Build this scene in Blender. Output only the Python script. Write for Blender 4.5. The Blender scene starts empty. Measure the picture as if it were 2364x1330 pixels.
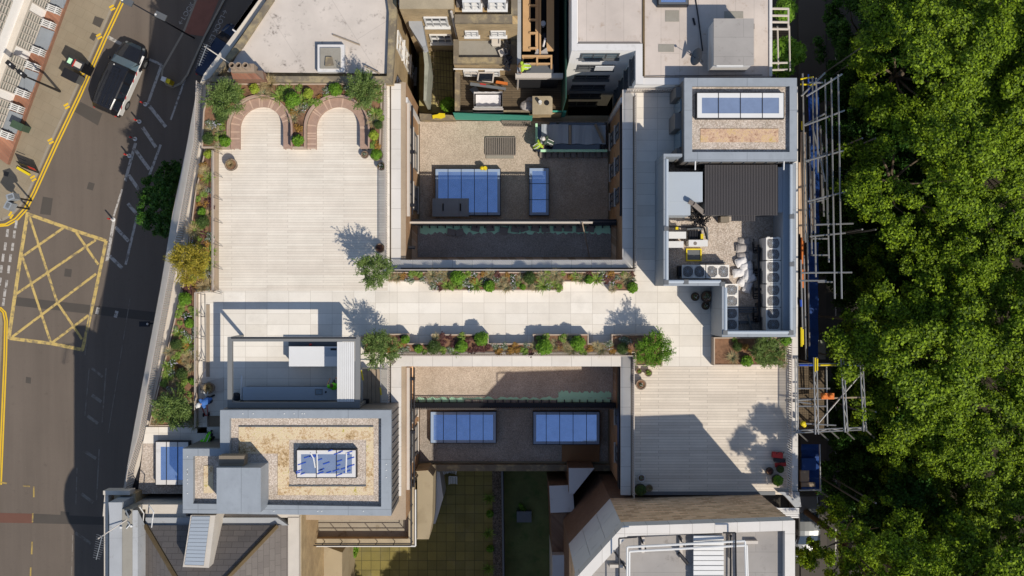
import bpy, math, random
import numpy as np
from mathutils import Vector
R_ = math.radians
SC = bpy.context.scene
COL = SC.collection
# ---------------------------------------------------------------- camera, sky, sun, exposure
H, F, CX, CY = 70.0, 2450.0, 1182.0, 665.0
cd = bpy.data.cameras.new('camera'); cam = bpy.data.objects.new('camera', cd); COL.objects.link(cam)
cam.location = (0, 0, H); cam.rotation_euler = (0, 0, 0)
cd.sensor_width = 36.0; cd.lens = 36.0 * F / 2364.0; cd.clip_start = 0.5; cd.clip_end = 2000
SC.camera = cam
SUN_H = (0.65, -0.76); SUN_EL = math.atan(1.2)
wd = bpy.data.worlds.new('World'); SC.world = wd; wd.use_nodes = True
nt = wd.node_tree; bg = nt.nodes['Background']
sky = nt.nodes.new('ShaderNodeTexSky'); sky.sky_type = 'NISHITA'; sky.sun_disc = False
sky.sun_elevation = SUN_EL; sky.sun_rotation = math.atan2(SUN_H[0], SUN_H[1])
sky.air_density = 1.0; sky.dust_density = 0.6; sky.ozone_density = 1.6
nt.links.new(sky.outputs[0], bg.inputs[0]); bg.inputs[1].default_value = 0.135
sl = bpy.data.lights.new('sun', 'SUN'); sl.energy = 4.4; sl.angle = R_(0.5); sl.color = (1.0, 0.93, 0.82)
so = bpy.data.objects.new('sun', sl); COL.objects.link(so)
so.rotation_euler = Vector((-SUN_H[0] * math.cos(SUN_EL), -SUN_H[1] * math.cos(SUN_EL), -math.sin(SUN_EL))).to_track_quat('-Z', 'Y').to_euler()
so.location = (30, -34, 60)
SC.view_settings.view_transform = 'Standard'; SC.view_settings.look = 'None'
SC.view_settings.exposure = 0.0; SC.view_settings.gamma = 1.0; SC.view_settings.use_curve_mapping = False
cy = SC.cycles
cy.max_bounces = 6; cy.diffuse_bounces = 3; cy.glossy_bounces = 3; cy.transmission_bounces = 4; cy.transparent_max_bounces = 6
cy.sample_clamp_indirect = 4.0
cy.use_denoising = True

# ---------------------------------------------------------------- helpers
def W(px, py, z):
    d = (H - z) / F
    return ((px - CX) * d, (CY - py) * d)
def W3(px, py, z):
    x, y = W(px, py, z); return (x, y, z)
def rc(a, b, c, d, z):
    x0, y0 = W(a, b, z); x1, y1 = W(c, d, z)
    return min(x0, x1), min(y0, y1), max(x0, x1), max(y0, y1)
ORG = {}
class MB:
    def __init__(s): s.v = []; s.f = []; s.m = []
    def quad(s, pts, m=0):
        i = len(s.v); s.v += [tuple(p) for p in pts]; s.f.append(tuple(range(i, i + len(pts)))); s.m.append(m); return s
    def box(s, x0, y0, x1, y1, z0, z1, m=0, mt=None):
        i = len(s.v)
        s.v += [(x0,y0,z0),(x1,y0,z0),(x1,y1,z0),(x0,y1,z0),(x0,y0,z1),(x1,y0,z1),(x1,y1,z1),(x0,y1,z1)]
        for q in ((3,2,1,0),(4,5,6,7),(0,1,5,4),(1,2,6,5),(2,3,7,6),(3,0,4,7)): s.f.append(tuple(i + k for k in q))
        s.m += [m, m if mt is None else mt, m, m, m, m]; return s
    def pbox(s, a, b, c, d, z0, z1, m=0, ref=None, mt=None):
        x0, y0, x1, y1 = rc(a, b, c, d, z1 if ref is None else ref); return s.box(x0, y0, x1, y1, z0, z1, m, mt)
    def prism(s, poly, z0, z1, m=0, mt=None):
        n = len(poly); a = sum(poly[k][0] * poly[(k+1) % n][1] - poly[(k+1) % n][0] * poly[k][1] for k in range(n))
        if a < 0: poly = poly[::-1]
        i = len(s.v); s.v += [(p[0], p[1], z0) for p in poly] + [(p[0], p[1], z1) for p in poly]
        s.f.append(tuple(i + n - 1 - k for k in range(n))); s.m.append(m)
        s.f.append(tuple(i + n + k for k in range(n))); s.m.append(m if mt is None else mt)
        for k in range(n):
            l = (k + 1) % n; s.f.append((i + k, i + l, i + n + l, i + n + k)); s.m.append(m)
        return s
    def pprism(s, pts, z0, z1, m=0, ref=None, mt=None):
        return s.prism([W(p[0], p[1], z1 if ref is None else ref) for p in pts], z0, z1, m, mt)
    def tube(s, p, q, r, n=6, r2=None, m=0, cap=True):
        p, q = Vector(p), Vector(q); d = q - p
        if d.length < 1e-6: return s
        d.normalize(); u = d.orthogonal().normalized(); w = d.cross(u); r2 = r if r2 is None else r2
        i = len(s.v)
        for k in range(n):
            a = 2 * math.pi * k / n; o = u * math.cos(a) + w * math.sin(a); s.v.append(tuple(p + o * r)); s.v.append(tuple(q + o * r2))
        for k in range(n):
            l = (k + 1) % n; s.f.append((i + 2*k, i + 2*l, i + 2*l + 1, i + 2*k + 1)); s.m.append(m)
        if cap:
            s.f.append(tuple(i + 2 * (n - 1 - k) for k in range(n))); s.m.append(m)
            s.f.append(tuple(i + 2 * k + 1 for k in range(n))); s.m.append(m)
        return s
    def path(s, pts, r, n=6, m=0):
        for a, b in zip(pts, pts[1:]): s.tube(a, b, r, n, m=m)
        return s
    def lathe(s, x, y, prof, n=16, m=0, cap=True):
        i = len(s.v); k = len(prof)
        for j in range(n):
            a = 2 * math.pi * j / n
            for r, z in prof: s.v.append((x + r * math.cos(a), y + r * math.sin(a), z))
        for j in range(n):
            l = (j + 1) % n
            for t in range(k - 1): s.f.append((i + j*k + t, i + l*k + t, i + l*k + t + 1, i + j*k + t + 1)); s.m.append(m)
        if cap:
            s.f.append(tuple(i + j*k + k - 1 for j in range(n))); s.m.append(m)
            s.f.append(tuple(i + (n-1-j)*k for j in range(n))); s.m.append(m)
        return s
    def obox(s, cx, cy, ang, l, w, z0, z1, m=0, mt=None):
        c, d = math.cos(ang), math.sin(ang)
        p = [(cx + a*c*l/2 - b*d*w/2, cy + a*d*l/2 + b*c*w/2) for a, b in ((-1,-1),(1,-1),(1,1),(-1,1))]
        return s.prism(p, z0, z1, m, mt)
    def ring(s, o, i, z0, z1, m=0):
        s.box(o[0], o[1], o[2], i[1], z0, z1, m); s.box(o[0], i[3], o[2], o[3], z0, z1, m)
        s.box(o[0], i[1], i[0], i[3], z0, z1, m); s.box(i[2], i[1], o[2], i[3], z0, z1, m); return s
    def sphere(s, c, r, n=10, k=6, sc=(1,1,1), m=0):
        i = len(s.v)
        for a in range(k + 1):
            t = math.pi * a / k
            for b in range(n):
                u = 2 * math.pi * b / n
                s.v.append((c[0] + r*sc[0]*math.sin(t)*math.cos(u), c[1] + r*sc[1]*math.sin(t)*math.sin(u), c[2] + r*sc[2]*math.cos(t)))
        for a in range(k):
            for b in range(n):
                l = (b + 1) % n; s.f.append((i + a*n + b, i + (a+1)*n + b, i + (a+1)*n + l, i + a*n + l)); s.m.append(m)
        return s
    def build(s, name, mats, parent=None, origin=None, smooth=False):
        if not isinstance(mats, (list, tuple)): mats = [mats]
        o = ORG.get(parent.name, (0, 0, 0)) if parent is not None else (origin or (0, 0, 0))
        me = bpy.data.meshes.new(name)
        me.from_pydata([(a - o[0], b - o[1], c - o[2]) for a, b, c in s.v], [], s.f)
        for mm in mats: me.materials.append(mm)
        if len(mats) > 1: me.polygons.foreach_set('material_index', s.m)
        if smooth: me.polygons.foreach_set('use_smooth', [True] * len(s.f))
        me.update()
        ob = bpy.data.objects.new(name, me); COL.objects.link(ob)
        if parent is not None: ob.parent = parent; ORG[ob.name] = o
        else: ob.location = o; ORG[ob.name] = o
        return ob
def each(mb, name, mats, parent=None):
    """build every separate piece of a builder as an object of its own"""
    par = list(range(len(mb.v)))
    def find(a):
        while par[a] != a: par[a] = par[par[a]]; a = par[a]
        return a
    for f in mb.f:
        for k in f[1:]: par[find(k)] = find(f[0])
    groups = {}
    for f, m in zip(mb.f, mb.m): groups.setdefault(find(f[0]), []).append((f, m))
    out = []
    for fs in groups.values():
        g = MB(); mp = {}
        for f, m in fs:
            for k in f:
                if k not in mp: mp[k] = len(g.v); g.v.append(mb.v[k])
            g.f.append(tuple(mp[k] for k in f)); g.m.append(m)
        out.append(g.build(name, mats, parent))
    return out
def tag(o, label, cat, group=None, kind=None):
    if label: o['label'] = label
    if cat: o['category'] = cat
    if group: o['group'] = group
    if kind: o['kind'] = kind
    return o
def thing(name, label, cat, loc=(0, 0, 0), group=None):
    o = bpy.data.objects.new(name, None); COL.objects.link(o); o.location = loc; o.empty_display_size = 0.3
    ORG[o.name] = tuple(loc); return tag(o, label, cat, group)
def struct(name, mb, m, label=None):
    o = mb.build(name, m); o['kind'] = 'structure'
    if label: o['label'] = label
    return o
def copy_tree(o, loc=None, rz=None, sc=None, label=None, parent=None):
    c = o.copy(); COL.objects.link(c)
    if parent is not None: c.parent = parent
    if loc is not None: c.location = loc
    if rz is not None: c.rotation_euler = (0, 0, rz)
    if sc is not None: c.scale = (sc, sc, sc) if not isinstance(sc, tuple) else sc
    if label: c['label'] = label
    for ch in list(o.children): copy_tree(ch, parent=c)
    return c

# ---------------------------------------------------------------- materials
def lin(c): 
    c /= 255.0
    return c / 12.92 if c <= 0.04045 else ((c + 0.055) / 1.055) ** 2.4
def S(r, g, b, k=1.0): return (min(0.9, lin(r) * k), min(0.9, lin(g) * k), min(0.9, lin(b) * k), 1)
class NT:
    def __init__(s, name):
        s.mat = bpy.data.materials.new(name); s.mat.use_nodes = True; s.t = s.mat.node_tree; s.b = s.t.nodes['Principled BSDF']
        s.pos = None
    def n(s, typ, **kw):
        x = s.t.nodes.new(typ)
        for k, v in kw.items():
            if k.startswith('i_'): x.inputs[k[2:]].default_value = v
            else: setattr(x, k, v)
        return x
    def l(s, a, b): s.t.links.new(a, b)
    def P(s):
        if s.pos is None: s.pos = s.n('ShaderNodeNewGeometry').outputs['Position']
        return s.pos
    def ramp(s, fac, stops, interp='LINEAR'):
        r = s.n('ShaderNodeValToRGB'); r.color_ramp.interpolation = interp
        e = r.color_ramp.elements
        while len(e) < len(stops): e.new(0.5)
        for k, (p, c) in enumerate(stops): e[k].position = p; e[k].color = c
        s.l(fac, r.inputs[0]); return r.outputs[0]
    def noise(s, scale, detail=4, rough=0.55, vec=None):
        x = s.n('ShaderNodeTexNoise'); x.inputs['Scale'].default_value = scale; x.inputs['Detail'].default_value = detail
        x.inputs['Roughness'].default_value = rough; s.l(vec or s.P(), x.inputs['Vector']); return x.outputs['Fac']
    def mix(s, fac, a, b, mode='MIX'):
        x = s.n('ShaderNodeMix', data_type='RGBA', blend_type=mode)
        for k, v in ((0, fac), (6, a), (7, b)):
            if isinstance(v, (int, float, tuple)): x.inputs[k].default_value = v
            else: s.l(v, x.inputs[k])
        return x.outputs[2]
    def math(s, op, a, b=None, c=None):
        x = s.n('ShaderNodeMath', operation=op)
        for k, v in enumerate((a, b, c)):
            if v is None: continue
            if isinstance(v, (int, float)): x.inputs[k].default_value = v
            else: s.l(v, x.inputs[k])
        return x.outputs[0]
    def sep(s):
        x = s.n('ShaderNodeSeparateXYZ'); s.l(s.P(), x.inputs[0]); return x.outputs
    def vec(s, a, b, c=0.0):
        x = s.n('ShaderNodeCombineXYZ')
        for k, v in enumerate((a, b, c)):
            if isinstance(v, (int, float)): x.inputs[k].default_value = v
            else: s.l(v, x.inputs[k])
        return x.outputs[0]
    def mapv(s, scale=(1,1,1), rot=0.0, loc=(0,0,0), vec=None):
        x = s.n('ShaderNodeMapping'); x.inputs['Scale'].default_value = scale; x.inputs['Rotation'].default_value = (0, 0, rot)
        x.inputs['Location'].default_value = loc; s.l(vec or s.P(), x.inputs['Vector']); return x.outputs[0]
    def bump(s, h, strength=0.3, dist=0.02):
        x = s.n('ShaderNodeBump'); x.inputs['Strength'].default_value = strength; x.inputs['Distance'].default_value = dist
        s.l(h, x.inputs['Height']); s.l(x.outputs[0], s.b.inputs['Normal'])
    def out(s, col, rough=0.8, metal=0.0, spec=0.3):
        if isinstance(col, tuple): s.b.inputs['Base Color'].default_value = col
        else: s.l(col, s.b.inputs['Base Color'])
        if isinstance(rough, (int, float)): s.b.inputs['Roughness'].default_value = rough
        else: s.l(rough, s.b.inputs['Roughness'])
        s.b.inputs['Metallic'].default_value = metal; s.b.inputs['Specular IOR Level'].default_value = spec
        return s.mat
def sh(c, k): return (c[0]*k, c[1]*k, c[2]*k, 1)
def pm(name, c, var=0.25, scale=3.0, rough=0.75, metal=0.0, spec=0.3, bump=0.0, stain=None, fine=40.0):
    """plain material with two scales of mottling, optional stain colour"""
    t = NT(name); a = t.noise(scale, 5); b = t.noise(fine, 2)
    col = t.ramp(a, [(0.3, sh(c, 1 - var)), (0.7, sh(c, 1 + var * 0.6))])
    col = t.mix(0.5, col, t.ramp(b, [(0.25, sh(c, 1 - var)), (0.75, sh(c, 1 + var * 0.6))]))
    if stain:
        f = t.noise(stain[1], 6, 0.65); f2 = t.ramp(f, [(stain[2], (0,0,0,1)), (stain[2] + stain[3], (1,1,1,1))])
        col = t.mix(t.math('MULTIPLY', f2, stain[4]), col, stain[0])
    if bump: t.bump(b, bump, 0.01)
    return t.out(col, rough, metal, spec)
def brickmap(name, c1, c2, mortar, bw, rh, ms, offset=0.5, wall=False, rot=0.0, var=0.25, rough=0.8, bias=0.0, loc=(0,0,0), nscale=0.6, dirt=0.0):
    t = NT(name)
    if wall:
        x, y, z = t.sep(); v = t.vec(t.math('ADD', x, y), z)
    else: v = t.mapv(rot=rot, loc=loc)
    b = t.n('ShaderNodeTexBrick'); b.offset = offset; b.squash = 1.0
    b.inputs['Color1'].default_value = c1; b.inputs['Color2'].default_value = c2; b.inputs['Mortar'].default_value = mortar
    b.inputs['Scale'].default_value = 1.0; b.inputs['Mortar Size'].default_value = ms; b.inputs['Mortar Smooth'].default_value = 0.1
    b.inputs['Bias'].default_value = bias; b.inputs['Brick Width'].default_value = bw; b.inputs['Row Height'].default_value = rh
    t.l(v, b.inputs['Vector'])
    n1 = t.noise(nscale, 5); n2 = t.noise(25, 2)
    k = t.ramp(t.math('MULTIPLY_ADD', n1, 0.65, t.math('MULTIPLY', n2, 0.35)), [(0.3, (1 - var,)*3 + (1,)), (0.7, (1 + var*0.4,)*3 + (1,))])
    col = t.mix(1.0, b.outputs['Color'], k, 'MULTIPLY')
    if dirt:
        d1 = t.noise(0.9, 8, 0.72); d2 = t.noise(0.23, 3)
        f = t.math('MULTIPLY', t.ramp(d1, [(0.48, (0,0,0,1)), (0.68, (1,1,1,1))]), t.ramp(d2, [(0.35, (0.2,)*3 + (1,)), (0.65, (1,1,1,1))]))
        col = t.mix(t.math('MULTIPLY', f, dirt), col, (0.30, 0.26, 0.21, 1))
        s2 = t.noise(5.5, 2); col = t.mix(t.math('MULTIPLY', t.ramp(s2, [(0.74, (0,0,0,1)), (0.80, (1,1,1,1))]), dirt), col, (0.2, 0.17, 0.13, 1))
    return t.out(col, rough)
def gravelmat(name, cs, scale=16, dark=0.6):
    t = NT(name); v = t.n('ShaderNodeTexVoronoi'); v.inputs['Scale'].default_value = scale; t.l(t.P(), v.inputs['Vector'])
    w = t.n('ShaderNodeSeparateColor'); t.l(v.outputs['Color'], w.inputs[0])
    col = t.ramp(w.outputs[0], [(k / (len(cs) - 1), c) for k, c in enumerate(cs)])
    e = t.ramp(v.outputs['Distance'], [(0.3, (1,1,1,1)), (0.75, (dark,)*3 + (1,))])
    col = t.mix(1.0, col, e, 'MULTIPLY')
    n = t.ramp(t.noise(0.7, 6, 0.65), [(0.3, (0.78,0.77,0.74,1)), (0.7, (1.08,1.08,1.08,1))])
    col = t.mix(1.0, col, n, 'MULTIPLY')
    m = t.math('SUBTRACT', 1.0, v.outputs['Distance']); t.bump(m, 0.5, 0.03)
    return t.out(col, 0.85)
def leafmat(name, c1, c2, trans=0.35, rough=0.55):
    t = NT(name); g = t.n('ShaderNodeNewGeometry')
    n = t.noise(1.3, 2)
    f = t.math('MULTIPLY_ADD', g.outputs['Random Per Island'], 0.6, t.math('MULTIPLY', n, 0.4))
    col = t.ramp(f, [(0.15, c1), (0.85, c2)])
    t.out(col, rough, spec=0.22)
    tr = t.n('ShaderNodeBsdfTranslucent'); t.l(t.mix(1.0, col, (1.0, 1.1, 0.5, 1), 'MULTIPLY'), tr.inputs[0])
    mx = t.n('ShaderNodeMixShader'); mx.inputs[0].default_value = trans
    t.l(t.b.outputs[0], mx.inputs[1]); t.l(tr.outputs[0], mx.inputs[2])
    t.l(mx.outputs[0], t.t.nodes['Material Output'].inputs[0]); return t.mat
def glassmat(name, c, rough=0.05, spec=1.0, metal=0.0):
    t = NT(name); n = t.ramp(t.noise(2.0, 6, 0.7), [(0.3, sh(c, 0.9)), (0.7, sh(c, 1.06))])
    if metal > 0.5: t.bump(t.noise(0.8, 2), 0.05, 0.02)
    return t.out(n, rough, metal, spec)
K = 0.80   # photo sRGB of a sunlit level surface -> base colour
M = {}
def roadmat():   # tyre tracks, patches, cracks and pale specks
    t = NT('asphalt'); c = S(111,100,90,K)
    a = t.noise(0.35, 5); b = t.noise(30, 3, 0.7); st = t.noise(1.0, 4, 0.6, t.mapv(scale=(1.1, 0.06, 1), rot=R_(18))); ck = t.noise(2.2, 8, 0.75)
    col = t.ramp(a, [(0.3, sh(c, 0.84)), (0.7, sh(c, 1.1))])
    col = t.mix(0.55, col, t.ramp(st, [(0.32, sh(c, 0.7)), (0.55, sh(c, 1.0)), (0.75, sh(c, 1.18))]))
    col = t.mix(0.3, col, t.ramp(b, [(0.25, sh(c, 0.6)), (0.75, sh(c, 1.4))]))
    col = t.mix(t.math('MULTIPLY', t.ramp(ck, [(0.58, (0,0,0,1)), (0.70, (1,1,1,1))]), 0.45), col, sh(c, 0.55))
    sp = t.noise(3.1, 2, 0.5); col = t.mix(t.ramp(sp, [(0.80, (0,0,0,1)), (0.83, (0.7,0.7,0.7,1))]), col, S(190,180,168,K))
    return t.out(col, 0.9)
M['asphalt'] = roadmat()
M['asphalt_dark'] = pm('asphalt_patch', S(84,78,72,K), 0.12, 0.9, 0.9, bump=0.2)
M['asphalt_red'] = pm('asphalt_red', S(112,78,66,K), 0.14, 0.9, 0.9)
M['street'] = pm('street_tarmac', S(74,70,64,K), 0.3, 0.4, 0.9)
M['under'] = pm('shaded_litter', S(58,50,36,K), 0.5, 0.8, 0.95)  # litter darkened, the shade under the trees put into its colour
M['pave'] = brickmap('footway_slabs', S(152,138,116,K), S(155,142,120,K), S(142,129,108,K), 0.75, 0.6, 0.012, 0.5, rot=R_(28), var=0.2)
M['kerb'] = pm('kerb_granite', S(158,148,132,K), 0.15, 2, 0.8)
M['tactile'] = pm('red_paving', S(150,100,84,K), 0.2, 2, 0.85)
M['white_mark'] = pm('white_marking', S(190,184,176,K), 0.25, 2, 0.7, stain=(S(108,100,92,K), 4, 0.5, 0.1, 0.8))
M['yellow_mark'] = pm('yellow_marking', S(206,178,108,K), 0.16, 2, 0.7, stain=(S(118,106,90,K), 3, 0.48, 0.14, 0.8))
M['yellow_line'] = pm('yellow_line', S(232,190,44,K), 0.12, 2, 0.7, stain=(S(120,108,88,K), 4, 0.64, 0.08, 0.5))
M['moss_pave'] = brickmap('mossy_slabs', S(150,136,74,K), S(128,118,66,K), S(96,88,50,K), 0.62, 0.62, 0.02, 0.0, var=0.4, nscale=0.4, dirt=0.15)
M['yard_up'] = pm('worn_yard_surface', S(178,164,110,K), 0.35, 0.9, 0.95, stain=(S(96,88,56,K), 1.2, 0.5, 0.16, 0.7))
M['garden'] = pm('garden_soil_moss', S(112,116,70,K), 0.5, 0.8, 0.95, stain=(S(60,92,40,K), 0.9, 0.5, 0.2, 0.7))
M['gravel_bed'] = gravelmat('gravel_path', [S(110,96,84,K), S(150,134,118,K), S(90,78,70,K)], 14)
M['deck'] = brickmap('deck_boards', S(238,228,212,K), S(226,214,198,K), S(172,160,146,K), 3.1, 0.145, 0.006, 0.37, var=0.13, nscale=0.7, dirt=0.16)
M['deck2'] = brickmap('deck_boards_east', S(234,221,203,K), S(216,203,186,K), S(166,153,138,K), 2.7, 0.155, 0.008, 0.37, var=0.14, nscale=0.7, dirt=0.2)
M['paver'] = brickmap('terrace_pavers', S(245,237,224,K), S(231,222,208,K), S(196,186,172,K), 1.2, 0.6, 0.009, 0.0, var=0.1, dirt=0.2, loc=(0.35, 0.22, 0))
M['coping'] = brickmap('coping_stone', S(228,222,214,K), S(220,214,206,K), S(180,174,166,K), 1.1, 6.0, 0.012, 0.0, var=0.09, dirt=0.22)
M['coping_v'] = brickmap('coping_stone_long', S(228,222,214,K), S(220,214,206,K), S(180,174,166,K), 1.1, 6.0, 0.012, 0.0, rot=R_(90), var=0.09, dirt=0.22)
M['trim'] = pm('pale_trim', S(206,196,184,K), 0.1, 2, 0.6)
M['stone'] = pm('pale_stone', S(212,202,188,K), 0.14, 1.5, 0.8)
M['white'] = pm('white_paint', S(226,224,220,K), 0.06, 2, 0.5)
M['white_r'] = pm('white_render', S(222,218,214,K), 0.1, 0.7, 0.7, stain=(S(160,154,148,K), 1.2, 0.58, 0.15, 0.4))
def membrane_mat(name, c):
    t = NT(name); n = t.noise(0.7, 6, 0.65); n2 = t.noise(2.6, 7, 0.75); st = t.noise(1.0, 3, 0.5, t.mapv(scale=(3.2, 0.5, 1)))
    col = t.ramp(n, [(0.3, sh(c, 0.9)), (0.7, sh(c, 1.06))])
    col = t.mix(t.math('MULTIPLY', t.ramp(n2, [(0.52, (0,0,0,1)), (0.66, (1,1,1,1))]), 0.35), col, sh(c, 0.72))
    col = t.mix(t.math('MULTIPLY', t.ramp(st, [(0.55, (0,0,0,1)), (0.7, (1,1,1,1))]), 0.25), col, sh(c, 1.18))
    b = t.n('ShaderNodeTexBrick'); b.offset = 0.0; b.inputs['Scale'].default_value = 1
    b.inputs['Color1'].default_value = (1,1,1,1); b.inputs['Color2'].default_value = (0.97,0.97,0.97,1); b.inputs['Mortar'].default_value = (0.74,0.74,0.74,1)
    b.inputs['Mortar Size'].default_value = 0.022; b.inputs['Brick Width'].default_value = 2.6; b.inputs['Row Height'].default_value = 2.6; t.l(t.mapv(loc=(0.7, 1.1, 0)), b.inputs['Vector'])
    return t.out(t.mix(1.0, col, b.outputs[0], 'MULTIPLY'), 0.5, 0.0, 0.4)
M['grey_metal'] = membrane_mat('grey_roof_membrane', S(154,160,166,K))
M['grey_metal2'] = pm('dark_grey_metal', S(104,106,108,K), 0.08, 1.2, 0.5, 0.2, 0.4)
M['beam'] = pm('pergola_metal', S(128,128,126,K), 0.06, 1.5, 0.5, 0.1, 0.4)
M['seam'] = pm('standing_seam', S(128,122,116,K), 0.08, 1.5, 0.5, 0.2, 0.4)
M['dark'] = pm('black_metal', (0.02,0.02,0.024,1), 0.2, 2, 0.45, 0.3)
M['void_shade'] = pm('dark_void', (0.012,0.012,0.014,1), 0.2, 2, 0.9)  # near black, the shade of deep openings put into the colour
M['bars'] = pm('railing_metal', S(196,184,172,K), 0.08, 2, 0.5, 0.1)
M['bars_d'] = pm('dark_railing', S(92,86,82,K), 0.08, 2, 0.5, 0.2)
M['steel'] = pm('galvanised_tube', S(176,174,170,K), 0.15, 4, 0.35, 0.7, 0.5, stain=(S(120,96,70,K), 6, 0.6, 0.1, 0.5))
M['blue_band'] = pm('blue_paint', S(40,80,180,K), 0.1, 3, 0.5)
M['yellow'] = pm('yellow_paint', S(232,206,30,K), 0.1, 3, 0.5)
M['soil'] = pm('planter_soil', S(142,106,80,K), 0.45, 4, 0.95, stain=(S(60,44,34,K), 2.2, 0.5, 0.15, 0.6), fine=30)
M['gravel'] = gravelmat('roof_gravel', [S(188,170,154,K), S(218,202,186,K), S(234,220,206,K), S(198,182,166,K), S(226,208,194,K)], 17, .7)
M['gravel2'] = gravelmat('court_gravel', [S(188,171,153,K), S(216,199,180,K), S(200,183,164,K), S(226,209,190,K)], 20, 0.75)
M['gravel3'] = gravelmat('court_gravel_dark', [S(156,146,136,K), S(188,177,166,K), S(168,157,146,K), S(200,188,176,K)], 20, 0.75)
def sedum(name, cs, sc):
    t = NT(name); n = t.noise(sc, 5, 0.6); n2 = t.noise(7, 4, 0.85)
    f = t.math('MULTIPLY_ADD', n, 0.5, t.math('MULTIPLY', n2, 0.55))
    col = t.ramp(f, [(0.42 + 0.21 * k / (len(cs) - 1), c) for k, c in enumerate(cs)]); t.bump(n2, 0.6, 0.04)
    return t.out(col, 0.95)
M['sedum'] = sedum('sedum', [S(140,112,72,K), S(212,184,144,K), S(190,158,112,K), S(238,218,194,K), S(208,188,128,K), S(238,216,198,K), S(188,172,92,K)], 1.0)
M['sedum2'] = sedum('sedum_pink', [S(156,120,92,K), S(212,176,148,K), S(192,156,126,K), S(230,198,172,K), S(200,168,100,K), S(226,190,164,K), S(186,164,60,K)], 1.2)
M['brick_y'] = brickmap('stock_brick', S(214,184,134,K), S(180,150,106,K), S(186,170,142,K), 0.225, 0.075, 0.012, 0.5, True, var=0.4, nscale=0.7)
M['brick_o'] = brickmap('orange_brick', S(206,158,108,K), S(182,126,80,K), S(180,160,136,K), 0.225, 0.075, 0.012, 0.5, True, var=0.28)
M['white_f'] = pm('white_facade', (0.84,0.81,0.77,1), 0.06, 0.7, 0.7)
M['brick_b'] = brickmap('brown_brick', (0.90,0.59,0.35,1), (0.50,0.29,0.15,1), (0.72,0.50,0.31,1), 0.5, 0.3, 0.035, 0.5, True, var=0.25)
M['brick_r'] = brickmap('red_brick', S(176,124,98,K), S(152,104,82,K), S(140,120,104,K), 0.225, 0.075, 0.012, 0.5, True, var=0.3)
M['brick_top'] = pm('weathered_coping', S(132,120,102,K), 0.35, 1.6, 0.95, stain=(S(178,160,122,K), 1.5, 0.48, 0.15, 0.8))
M['render'] = pm('tan_render', S(176,160,132,K), 0.2, 0.6, 0.9, stain=(S(128,112,86,K), 0.8, 0.5, 0.2, 0.5))
M['render_g'] = pm('green_grey_render', S(168,170,156,K), 0.2, 0.8, 0.9, stain=(S(96,100,84,K), 0.8, 0.5, 0.2, 0.6))
def feltmat(name, c, stain, seams=(3.0, 1.1), rot=0.0):
    t = NT(name); n = t.noise(0.5, 6, 0.6); n2 = t.noise(6, 5, 0.7); n3 = t.noise(1.6, 6, 0.7)
    col = t.ramp(n, [(0.3, sh(c, 0.86)), (0.7, sh(c, 1.07))])
    col = t.mix(t.math('MULTIPLY', t.ramp(n3, [(0.56, (0,0,0,1)), (0.66, (1,1,1,1))]), t.ramp(n2, [(0.4, (0,0,0,1)), (0.62, (0.8,0.8,0.8,1))])), col, stain)
    b = t.n('ShaderNodeTexBrick'); b.offset = 0.4; b.inputs['Scale'].default_value = 1
    b.inputs['Color1'].default_value = (1,1,1,1); b.inputs['Color2'].default_value = (0.96,0.96,0.96,1); b.inputs['Mortar'].default_value = (0.82,0.82,0.82,1)
    b.inputs['Mortar Size'].default_value = 0.016; b.inputs['Brick Width'].default_value = seams[0]; b.inputs['Row Height'].default_value = seams[1]
    t.l(t.mapv(rot=rot), b.inputs['Vector'])
    return t.out(t.mix(1.0, col, b.outputs[0], 'MULTIPLY'), 0.85)
M['felt_w'] = feltmat('stained_pale_felt', S(214,202,190,K), S(92,82,74,K), (40, 3.3), R_(58))
M['felt_p'] = feltmat('pale_felt', S(210,196,184,K), S(176,156,138,K), (9, 1.0), R_(90))
M['felt_g'] = feltmat('grey_felt', S(166,160,154,K), S(130,124,118,K), (6, 1.0), R_(0))
M['felt_m'] = feltmat('mossy_felt', S(168,158,140,K), S(110,90,56,K), (4, 1.0), 0)
M['lead'] = feltmat('lead_sheet', S(176,178,180,K), S(140,138,134,K), (2.2, 9), R_(90))
M['concrete'] = pm('concrete', S(160,154,142,K), 0.2, 1.0, 0.9, stain=(S(120,112,98,K), 1.0, 0.5, 0.2, 0.5))
M['slate'] = brickmap('slates', S(116,110,107,K), S(106,101,99,K), S(84,79,77,K), 0.62, 0.27, 0.012, 0.5, var=0.22)
M['slate_v'] = brickmap('slates_west', S(126,118,111,K), S(118,110,104,K), S(102,95,89,K), 0.62, 0.27, 0.012, 0.5, rot=R_(90), var=0.2)
M['tile_ridge'] = pm('ridge_tiles', S(112,94,66,K), 0.3, 3, 0.9)
M['glass'] = glassmat('rooflight_glass', (0.42,0.58,0.86,1), 0.04, 0.6, 0.8)
M['glass_p'] = glassmat('pale_rooflight_glass', (0.36,0.43,0.56,1), 0.05, 0.6, 0.6)
M['glass_d'] = glassmat('dark_window_glass', S(44,52,64,0.5))
M['glass_b'] = glassmat('blue_grey_glass', S(120,146,160,0.6))
M['glass_s'] = glassmat('shop_glass', S(128,132,124,0.7))
M['upstand'] = pm('rooflight_upstand', S(160,178,204,K), 0.05, 1, 0.4)
M['timber'] = pm('new_timber', S(204,164,118,K), 0.15, 2, 0.75)
M['ply'] = pm('brown_board', S(150,110,74,K), 0.15, 1.5, 0.75)
M['board'] = pm('scaffold_board', S(214,182,150,K), 0.2, 2, 0.8)
M['wood'] = pm('grey_wood', S(168,150,128,K), 0.2, 3, 0.8)
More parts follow.
